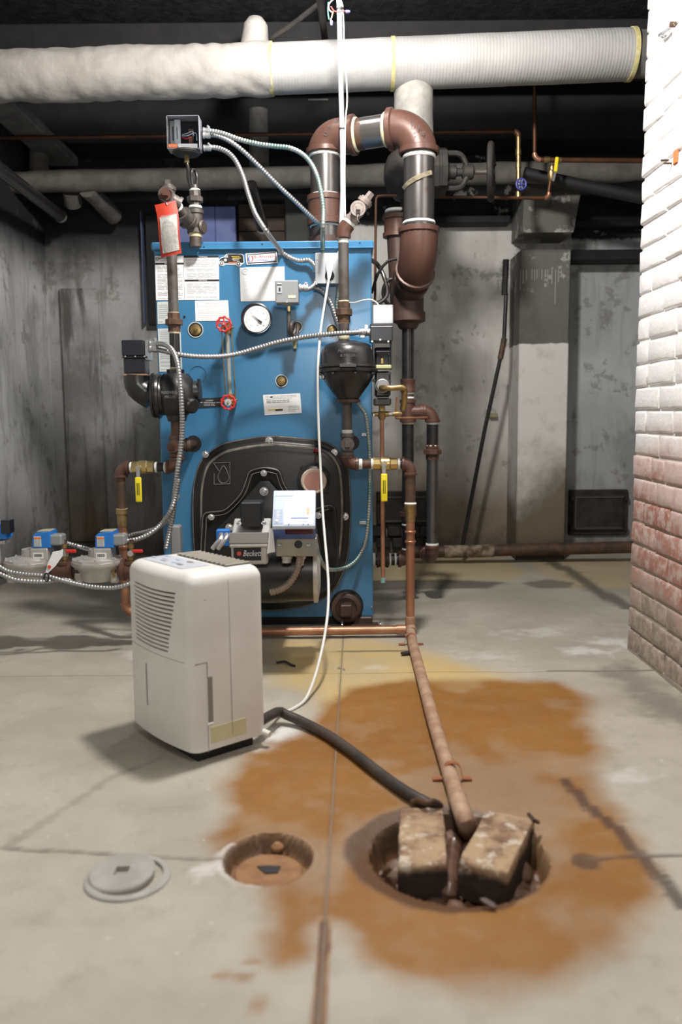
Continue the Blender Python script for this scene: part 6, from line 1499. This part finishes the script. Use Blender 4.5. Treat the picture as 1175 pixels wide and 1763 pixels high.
# ================================================================== copper drain lines on the floor
dr = thing('copper_drain', 'dull copper drain line crossing the floor from the boiler foot into the sump', 'pipe', F(706, 1098))
hY = YC; zt4 = .024
tj = V((Xf, hY, zt4 + .004)); lj = V((P(300, 1090, hY).x, hY, zt4))
part('pipe', MB().cyl(lj, tj, .0155, 16), m_copper, dr, label='copper branch lying along the boiler foot'); part('copper_coupling', MB().cyl(tj - V((.048, 0, 0)), tj - V((.018, 0, 0)), .018, 16), m_copper, dr)
part('tee_body', MB().tube([u3(1085), tj + V((0, 0, .01)), tj + V((.003, -.03, 0))], .0185, 16), m_copperd, dr)
q1, q2, q3, q4_, q5 = F(712, 1112, .02), F(745, 1235, .02), F(788, 1375, .02), F(801, 1412, .012), F(808, 1440, -.045)
mb = MB().tube([tj] + resample([q1, q2, q3], .06), .0165, 16); part('pipe', mb, m_copperd, dr, label='pale dirty copper run')
part('end_elbow', MB().tube(spline([q3, q4_, q5, q5 + V((.002, .004, -.06))], .012), .0185, 16), m_copperd, dr)
part('solder_joint', MB().lathe(q3, (q3 - q2), [(-.01, .0175), (-.008, .0195), (.004, .0195), (.006, .0175)], 16), m_copperd, dr)
for p_, dvec in ((F(708, 1101, .02), (q2 - q1).normalized()), (F(779, 1328, .02), (q3 - q2).normalized())):
    sd = dvec.cross(V((0, 0, 1))).normalized(); mb = MB(); n_ = 10
    arc = [p_ + sd * (.0195 * math.cos(a)) + V((0, 0, .0195 * math.sin(a) * 1.0)) for a in [PI * k / n_ for k in range(n_ + 1)]]
    base_l = [p_ + sd * .042 + V((0, 0, -.017)), p_ + sd * .022 + V((0, 0, -.016))]; base_r = [p_ - sd * .022 + V((0, 0, -.016)), p_ - sd * .042 + V((0, 0, -.017))]
    path = base_l + arc + base_r; th = .0016; hw2 = dvec * .007
    rings2 = [[q - hw2, q + hw2, q + hw2 + V((0, 0, th * 1.6)), q - hw2 + V((0, 0, th * 1.6))] for q in path]
    mb.rings(rings2); part('pipe_strap', mb, M('bright_copper_strap', (.62, .26, .14), .35, .6), dr, 40)
# ================================================================== sump: two bricks on the pit, ribbed hose, scraps
def sumpbrickmat():
    m, nt, b = newmat('sump_brick'); q = NT(nt); p = q.pos()
    n2 = q.noise(30, 6, .65, p); n3 = q.noise(110, 4, .6, p); n1 = q.noise(12, 4, .6, p)
    z = q.xyz()[2]
    c = q.mix(q.ramp(n1, .4, .62), (.44, .30, .18), (.17, .085, .05)); c = q.mix(q.ramp(n2, .52, .62, 0, .85), c, (.62, .54, .44)); c = q.mix(q.ramp(n3, .6, .7, 0, .5), c, (.08, .05, .03))
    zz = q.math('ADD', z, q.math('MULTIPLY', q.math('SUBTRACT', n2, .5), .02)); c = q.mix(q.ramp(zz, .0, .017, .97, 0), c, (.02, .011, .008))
    q.l(c, b.inputs['Base Color']); b.inputs['Roughness'].default_value = .8; q.bump(q.math('ADD', n2, q.math('MULTIPLY', n3, .5)), b, .8, .006); return m
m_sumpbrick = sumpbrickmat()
def pit_brick(label, c4, ztop, hgt, seed):
    tl_, tr_, br_, bl2 = [F(*p, ztop) for p in c4]; bm = bmesh.new()
    t = thing('loose_brick', label, 'brick', (tl_ + br_) / 2 - V((0, 0, hgt)))
    n = 8; rg = []; per = []
    for a, b in ((tl_, tr_), (tr_, br_), (br_, bl2), (bl2, tl_)):
        for k in range(n): per.append(a.lerp(b, k / n))
    cen = (tl_ + tr_ + br_ + bl2) / 4; mb = MB()
    def jit(p, s, sd): return p + V((noise.noise(p * 60 + V((sd, 0, 0))), noise.noise(p * 60 + V((0, sd, 0))), noise.noise(p * 60 + V((0, 0, sd))))) * s
    for dz, sh in ((-hgt, 0), (-hgt * .6, 0), (-hgt * .3, 0), (-.006, 0), (-.001, .03), (.0, .08), (.0, .35), (.0, .7), (0, .98)):
        rg.append([jit(p.lerp(cen, sh) + V((0, 0, dz)), .003, seed) for p in per])
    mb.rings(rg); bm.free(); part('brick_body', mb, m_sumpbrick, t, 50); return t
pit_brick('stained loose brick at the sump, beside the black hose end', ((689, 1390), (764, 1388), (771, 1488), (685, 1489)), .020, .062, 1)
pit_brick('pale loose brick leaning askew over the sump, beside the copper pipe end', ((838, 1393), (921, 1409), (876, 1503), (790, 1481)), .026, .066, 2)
# grating under the bricks and a ribbed wet hose dipping towards the lens
c = V((SC.x, SC.y, -.06)); mb = MB()
gs = thing('sump_ledge', 'crumbling stone ledge around the inside of the sump', 'stones', c)
rs = random.Random(11)
for k in range(26):
    a = 2 * PI * k / 26 + rs.uniform(-.08, .08); rr = SR - .045 + rs.uniform(-.015, .006); p_ = V((SC.x + rr * math.cos(a), SC.y + rr * math.sin(a), -.05 + rs.uniform(-.02, .012)))
    s_ = V((rs.uniform(.035, .07), rs.uniform(.03, .06), rs.uniform(.025, .05)))
    bm = bmesh.new(); bmesh.ops.create_icosphere(bm, subdivisions=2, radius=.5)
    for v in bm.verts: v.co = V((v.co.x * s_.x, v.co.y * s_.y, v.co.z * s_.z)) * (1 + .35 * noise.noise(v.co * 4 + V((k, 0, 0))))
    rm_ = Matrix.Rotation(a, 4, 'Z'); st = MB(); bm.verts.index_update(); st.add([p_ + (rm_ @ v.co) for v in bm.verts], [[v.index for v in f.verts] for f in bm.faces]); bm.free()
    part('stone', st, M('wet_rust_stone', (.13, .07, .045), .45, 0, (.20, .115, .075), 40, bump=.6, bscale=90, bdist=.003), gs, 40)
path = resample(spline([V((SC.x + .005, SC.y + .08, -.07)), F(783, 1455, -.04), F(777, 1500, -.03), F(774, 1532, -.03), F(770, 1550, -.06)], .006), .0028)
hz = part('ribbed_hose', MB().tube(path, [.0155 * (1 if i % 2 else .86) for i in range(len(path))], 12), M('wet_rust_plastic', (.12, .06, .04), .3, 0, (.18, .10, .065), 50), None, 30); tag(hz, 'ribbed brown wet hose dipping down between the two loose bricks', 'hose')
tw = part('rusty_strap', MB().tube(spline([F(711, 1382, .02), F(722, 1378, .03), F(735, 1382, .035), F(746, 1380, .035), F(758, 1386, .022), F(756, 1391, .008)], .005), .0065, 8), m_rustpipe, None, 60); tag(tw, 'twisted rusty metal strap at the hose end behind the brick', 'strap')
lf = part('dead_leaf', MB().prism([F(826, 1551, .002), F(835, 1549, .004), F(851, 1558, .003), (F(856, 1566, .003)), F(846, 1565, .002), F(832, 1556, .002)], (0, 0, 1), .004), m_rustdark, None, 60); tag(lf, 'dark scrap of debris on the floor in front of the sump', 'debris')
tw = part('twig', MB().tube(spline([F(911, 1402, .02), F(920, 1412, .028), F(927, 1416, .018)], .005), .004, 6), m_rustdark); tag(tw, 'small dark hook poking out beside the pale loose brick', 'debris')
# cleanout plug in the rust-filled recess
cp_ = thing('cleanout_plug', 'rust-caked plug with a square head in the recessed floor cleanout', 'plug', (CC.x, CC.y, -.03))
part('plug_disc', MB().lathe((CC.x, CC.y, -.034), (0, 0, 1), [(0, .062), (.008, .062), (.012, .058), (.013, .04)], 36), m_rustcake := M('rust_caked', (.34, .18, .085), .85, 0, (.26, .13, .06), 30, bump=.5, bscale=60, bdist=.003), cp_)
hc = F(462, 1497, -.02); part('recess', MB().prism([hc + V((-.021, .010, 0)), hc + V((.0, .012, 0)), hc + V((.022, .010, 0)), hc + V((.018, -.012, 0)), hc + V((-.004, -.014, 0))], (0, 0, 1), .0012), m_ink, cp_)
part('lump', MB().lathe(F(478, 1462, -.02), (0, 0, 1), [(0, .012), (.006, .012), (.012, .006)], 10), m_rustcake, cp_)
# round access cover
cv_ = thing('floor_cover', 'round grey metal floor cover with a square keyhole', 'floor cover', (DC.x, DC.y, 0))
mgc = M('painted_cover', (.42, .41, .38), .6, 0, (.34, .325, .29), 20, bump=.3, bscale=80, bdist=.002)
part('ring', MB().lathe((DC.x + .006, DC.y + .0, -.004), (0, 0, 1), [(0, .074), (.007, .072), (.009, .069), (.009, .060), (.002, .058), (.001, .05)], 48), mgc, cv_)
rtl = Matrix.Rotation(math.radians(4), 4, 'X') @ Matrix.Rotation(math.radians(-3), 4, 'Y')
lid = MB(); dcx = V((DC.x - .004, DC.y + .002, .010)); seg = 48; hs_ = .012
sq = lambda s, z: [V((s * max(-1, min(1, 1.6 * math.cos(a))), s * max(-1, min(1, 1.6 * math.sin(a))), z)) for a in [2 * PI * k / seg for k in range(seg)]]
cr_ = lambda r, z: [V((r * math.cos(a), r * math.sin(a), z)) for a in [2 * PI * k / seg for k in range(seg)]]
lid.rings([[dcx + (rtl.to_3x3() @ p) for p in r_] for r_ in (cr_(.055, -.008), cr_(.056, .0), cr_(.053, .003), cr_(.03, .0032), sq(hs_, .0032), sq(hs_ * .95, -.005))])
part('lid', lid, mgc, cv_, 30)
# small bits on the floor
for (p0, p1, r, lab, nm, cat, mm) in (((693, 1126), (706, 1131), .006, 'flat dark chip of metal lying beside the copper drain', 'metal_chip', 'debris', m_ironblack),):
    tag(part(nm, MB().box((F(*p0) + F(*p1)) / 2 + V((0, 0, .008)), (.035, .016, .009), .003, Matrix.Rotation(.4, 3, 'Z')), mm), lab, cat)
tag(part('black_cable', MB().tube(spline([F(476, 1141, .006), F(490, 1139, .008), F(500, 1144, .006), F(508, 1147, .004)], .006), .004, 8), m_ink), 'short black cable end on the floor behind the dehumidifier', 'cable')
sd_ = thing('boiler_shim', 'rusty steel shim plate under the boiler corner', 'shim', (B(620, 1085).x, YF_B - .01, 0)); part('plate', MB().box((P(620, 1088, 3.02).x, 3.02, .010), (.14, .10, .010), .002), m_rustdark, sd_); part('bracket', MB().box((P(590, 1100, 2.98).x, 2.98, .018), (.006, .05, .036), .001), m_galv, sd_); part('bracket', MB().box((P(655, 1100, 2.98).x, 2.98, .018), (.006, .05, .036), .001), m_galv, sd_)
# ================================================================== background pipes
def run(name, label, pts, r, m, cat='pipe', seg=16, step=.04, amp=0, seed=0):
    if amp: mb = lumpy(pts[0], pts[1], r, amp, seed, 60, 24)
    else: mb = MB().tube(pts, r, seg)
    o = part(name, mb, m, None, 60); return tag(o, label, cat)
YI = 4.30
run('insulated_pipe', 'thinner aged insulated pipe crossing low behind the boiler top', [P(-60, 316, YI), P(1200, 291, YI)], .050, m_insulold, amp=.010, seed=3)
run('thin_copper_pipe', 'dark copper pipe crossing behind the header loop', [P(-30, 238, 4.1), P(892, 226, 4.1)], .009, m_copperback)
rp_ = thing('copper_valve_branch', 'small copper branch with a blue wheel valve and yellow lever valve', 'pipe', P(893, 340, 4.0))
K = lambda px, py, o=0.0: P(px, py, 4.0 - o)
for a, b_, r in (((893, 232), (893, 320), .0105), ((893, 322), (893, 340), .009), ((840, 340), (944, 341), .0085), ((944, 341), (949, 306), .008), ((921, 70), (921, 268), .009), ((928, 275), (1130, 277), .0115), ((951, 283), (951, 300), .009)):
    part('pipe', MB().cyl(K(*a), K(*b_), r, 12), m_copperback if r != .0105 else m_brass, rp_)
part('elbow', MB().tube(arc_pts(K(921, 264), K(921, 275), K(931, 275)), .012, 12), m_copper, rp_); part('elbow', MB().tube(arc_pts(K(938, 341), K(945, 341), K(946, 332)), .011, 12), m_copper, rp_); part('elbow', MB().tube(arc_pts(K(886, 227), K(893, 227), K(893, 236)), .013, 12), m_copperback, rp_)
for px, py, ax in ((893, 262, (0, 0, 1)), (893, 285, (0, 0, 1)), (893, 335, (0, 0, 1)), (942, 275, (1, 0, 0)), (962, 276, (1, 0, 0)), (951, 292, (0, 0, 1))): part('solder_joint', MB().lathe(K(px, py), ax, [(-.012, .014), (.012, .014)], 12), m_brass, rp_)
part('valve_body', MB().lathe(K(896, 318), (0, 0, 1), [(-.022, .012), (-.01, .017), (.01, .017), (.022, .012)], 12), m_galv, rp_)
wc = K(898, 317, .035); mb = MB(); mb.tube([wc + V((.022 * math.cos(a), 0, .024 * math.sin(a))) for a in [k * PI / 12 for k in range(25)]], .0045, 8, False)
for k in range(5): a = 2 * PI * k / 5; mb.cyl(wc, wc + V((.022 * math.cos(a), 0, .024 * math.sin(a))), .0035, 6)
mb.lathe(wc, YF, [(-.01, .007), (.008, .007)], 8); part('blue_handwheel', mb, M('blue_handwheel', (.05, .06, .28), .4), rp_)
part('ball_valve', MB().lathe(K(950, 300), (0, 0, 1), [(-.03, .012), (-.015, .018), (.012, .018), (.02, .011)], 12), m_brass, rp_)
part('lever_grip', MB().box(K(958.5, 283, .03), (.016, .008, .065), .003, Matrix.Rotation(.10, 3, 'Y')), m_yellow, rp_, label='yellow lever'); part('lever', MB().box(K(955, 303, .025), (.012, .004, .045), .001, Matrix.Rotation(.25, 3, 'Y')), m_chrome, rp_)
run('black_waste_pipe', 'black pipe slanting down behind the yellow lever valve', [P(903, 298, 4.14), P(1250, 371, 4.14), V((XRt + .02, 4.14, P(1250, 375, 4.14).z - .05))], .028, m_blackmatte)
run('black_drain_pipe', 'black pipe slanting across the upper corner above the left valves', [P(-40, 262, 3.4), P(104, 372, 4.45)], .030, m_blackpipe)
tag(part('pipe_end_ring', MB().lathe(P(104, 372, 4.44), P(104, 372, 4.45) - P(-40, 262, 3.4), [(0, .031), (.006, .033), (.010, .031)], 20), m_stonegrey), 'pale ring on the end of the slanting black pipe', 'pipe ring')
run('hidden_black_pipe', 'black pipe stub hanging above the boiler top', [P(432, 318, 4.2), P(453, 394, 4.45)], .030, m_blackpipe)
tag(part('pipe_end_ring', MB().lathe(P(453, 394, 4.44), P(453, 394, 4.45) - P(432, 318, 4.2), [(0, .032), (.005, .034), (.009, .032)], 20), m_stonegrey), 'pale ring on the black stub above the boiler top', 'pipe ring')
run('wrapped_branch', 'lagged branch pipe slanting into the dark corner on the left', [P(150, 325, 4.30), P(196, 372, 4.6)], .042, m_insulold, amp=.006, seed=7)
run('wrapped_drop', 'lagged stub hanging under the thinner insulated pipe', [P(123, 330, 4.35), P(126, 352, 4.4)], .045, m_insulold, amp=.006, seed=8)
run('wrapped_elbow', 'lagged vertical piece near the dark corner ceiling', [P(66, 240, 4.4), P(68, 305, 4.4)], .045, m_insulold, amp=.006, seed=9)
run('wrapped_riser', 'flat pale lagged riser behind the thin cable', [P(445, 190, 4.45), P(447, 285, 4.45)], .050, m_stonegrey, amp=.004, seed=10)
run('ceiling_conduit_black', 'ribbed dark flexible pipe slanting on the ceiling by the bulb', [P(548, 8, 3.45), P(500, 45, 3.55), P(468, 66, 3.6)], .010, m_ironblack)
run('ceiling_hanger_rod', 'dark bar hanging by the ceiling wires', [P(550, -12, 3.3), P(560, 70, 3.72)], .014, m_ironblack)
tl2 = thing('small_copper_line', 'narrow copper riser to the right of the boiler top', 'pipe', P(648, 430, 3.55))
K2 = lambda px, py: P(px, py, 3.55)
part('pipe', MB().tube([K2(646, 530), K2(647.5, 352), K2(648, 342), K2(651, 338), K2(660, 337), K2(684, 337)], .0055, 10), m_copperback, tl2)
part('pipe', MB().cyl(P(735, 339, 4.0), P(850, 340, 4.0), .007, 12), m_copperback, rp_)
cb = thing('cable_coil', 'loose black cables coiled beside the boiler', 'cable', P(655, 480, 3.6))
K3 = lambda px, py, y=3.5: P(px, py, y)
part('cable', MB().tube(spline([K3(636, 446, 3.3), K3(650, 455), K3(660, 472), K3(667, 495), K3(666, 510), K3(655, 520), K3(642, 524)], .02), .009, 10), m_steelpipe, cb); part('cable', MB().tube(spline([K3(640, 505), K3(652, 470), K3(668, 450), K3(684, 446)], .02), .006, 8), m_blackpipe, cb)
part('cable', MB().tube(spline([K3(684, 480), K3(670, 482), K3(661, 496), K3(662, 515), K3(674, 528), K3(690, 538)], .02), .008, 8), m_blackpipe, cb)
dk_ = part('round_cover', MB().lathe(P(684, 510, YB), YF, [(0, .095), (.02, .095)], 32), m_greybox); tag(dk_, 'pale round disc half hidden behind the thick drop pipe', 'cover')
run('relay_wire', 'thin white wire from the feed pipe to the galvanised relay box', spline([D(602, 521, .01), D(612, 521, .02), D(625, 517, .03), D(640, 516, .02), D(650, 522, .0), D(653, 528, 0)], .006), .0022, m_cordwhite, 'wire', 8)
# pipe along the foot of the back wall, leaning brush pole, iron doors
bp = run('floor_return_pipe', 'rusty iron pipe lying along the foot of the back wall', [P(700, 951, 4.36), P(1130, 941, 4.36)], .032, m_rustpipe)
for xx, col in ((770, 1),): tag(part('pipe_crust', lumpy(P(765, 950, 4.36), P(850, 948, 4.36), .0335, .003, 4, 14, 18), M('pale_crust', (.30, .24, .17), .9, 0, (.09, .055, .035), 20)), 'pale crust on the rusty pipe at the wall foot', 'crust')
br_ = thing('flue_brush', 'long-handled black flue brush leaning against the back wall', 'brush', P(796, 942, 4.40))
Bp = lambda px, py: P(px, py, 4.41 - (942 - py) / 490 * .02)
part('handle', MB().tube([Bp(796, 942), Bp(835, 740), Bp(868, 590), Bp(871, 530), Bp(872, 505)], .0105, 10), m_blackpipe, br_)
part('joint', MB().cyl(Bp(862, 618), Bp(869, 583), .015, 8), m_rustpipe, br_)
mb = MB(); rr_ = random.Random(5)
for k in range(420):
    t_ = rr_.random(); c_ = Bp(872, 447).lerp(Bp(869, 505), t_); a = rr_.uniform(0, 2 * PI); L_ = rr_.uniform(.016, .026); d_ = V((math.cos(a), math.sin(a) * .7, rr_.uniform(-.4, .4))).normalized(); s_ = d_.orthogonal().normalized() * .0035
    mb.add([c_ - s_, c_ + s_, c_ + d_ * L_], [(0, 1, 2)])
bs = part('bristles', mb, m_blackmatte, br_, 0, kind='stuff'); part('brush_core', MB().cyl(Bp(872, 447), Bp(869, 508), .015, 10), m_blackmatte, br_)
tag(part('wall_hook', MB().box(P(850, 715, YB - .02), (.045, .03, .026), .004), M('old_cream_plastic', (.30, .27, .16), .7)), 'small cream wooden block fixed to the wall behind the brush pole', 'wall block')
def iron_door(x0, y0, x1, y1, Y, label):
    a, b_ = P(x0, y0, Y), P(x1, y1, Y); cx, cz = (a.x + b_.x) / 2, (a.z + b_.z) / 2; w, h_ = b_.x - a.x, a.z - b_.z
    t = thing('cleanout_door', label, 'iron door', (cx, Y, cz - h_ / 2))
    part('door_frame', MB().box((cx, Y - .01, cz), (w, .03, h_), .006), m_ironblack, t); part('door_leaf', MB().box((cx, Y - .03, cz), (w * .88, .02, h_ * .80), .006), m_ironblack, t)
    mb = MB(); r_ = .88; c4 = [(cx - w * .40, cz - h_ * .34), (cx + w * .40, cz - h_ * .34), (cx + w * .40, cz + h_ * .34), (cx - w * .40, cz + h_ * .34)]
    mb.tube([V((x, Y - .042, z)) for x, z in c4 + [c4[0]]], .006, 6, False); part('raised_border', mb, M('greyed_iron_edge', (.075, .07, .065), .6), t)
    for sx in (-1, 1): part('hinge', MB().box((cx + sx * w * .46, Y - .03, cz + h_ * .33), (.02, .03, .035), .004), m_ironblack, t); part('hinge', MB().box((cx + sx * w * .46, Y - .03, cz - h_ * .33), (.02, .03, .035), .004), m_ironblack, t)
iron_door(979, 843, 1078, 920, YB, 'black cast iron flue door low in the wall beside the brick pier')
iron_door(648, 846, 752, 905, YB, 'sooty cast iron door hidden behind the boiler return pipes')
rs = random.Random(21); sb = thing('soot_bricks', 'sooty bricks below the hidden iron door', 'bricks', P(700, 930, YB))
for r_ in range(2):
    for k in range(4):
        a = P(652 + k * 27 + r_ * 8, 913 + r_ * 20, YB); part('brick', MB().box(a + V((0, -.02 + rs.uniform(-.004, .004), 0)), (.078, .06, .056), .006), m_ironblack, sb)
# board panels behind the boiler
for nm, q4c, mm, lab, cat in (('blue_board', (300, 358, 409, 470), m_bluewood, 'blue painted board standing against the back wall above the boiler', 'board'), ('brown_board', (411, 352, 493, 470), m_woodbrown, 'dark brown plank hatch on the back wall above the boiler', 'board'), ('blue_post', (243, 365, 251, 558), M('pale_blue_edge', (.12, .14, .26), .7), 'narrow bluish post edge beside the boiler', 'post'), ('black_panel', (251, 372, 300, 560), m_soot, 'flat black panel filling the gap beside the boiler', 'board')):  # last entry: plain black panel between the post and the blue board
    a, b_ = P(q4c[0], q4c[1], YB - .04), P(q4c[2], q4c[3], YB - .04); t = thing(nm, lab, cat, ((a.x + b_.x) / 2, YB - .04, b_.z)); n_ = {'blue_board': 3, 'brown_board': 5}.get(nm, 1)
    for k in range(n_):
        if nm == 'brown_board': z0_ = b_.z + (a.z - b_.z) * k / n_; part('plank', MB().box(((a.x + b_.x) / 2, YB - .04, z0_ + (a.z - b_.z) / n_ / 2), (b_.x - a.x, .04, (a.z - b_.z) / n_ - .003), .003), mm, t)
        else: xx = a.x + (b_.x - a.x) * (k + .5) / n_; part('plank' if n_ > 1 else 'board', MB().box((xx, YB - .04, (a.z + b_.z) / 2), ((b_.x - a.x) / n_ - .0015, .05, a.z - b_.z), .003), mm, t)
a, b_ = P(493, 352, YB), P(535, 470, YB); struct('pillar_side', MB().box(((a.x + b_.x) / 2, YB - .06, 1.0), (b_.x - a.x, .12, 1.9), .008), M('grey_pier', (.07, .07, .065), .85, 0, (.05, .05, .045), 8))
# pale flange strip glimpsed above the loop
tag(part('flange_strip', MB().box(P(548, 172, 4.435), (.10, .012, .009), .001), m_stonegrey), 'short pale metal strip under the ceiling beam', 'metal strip')
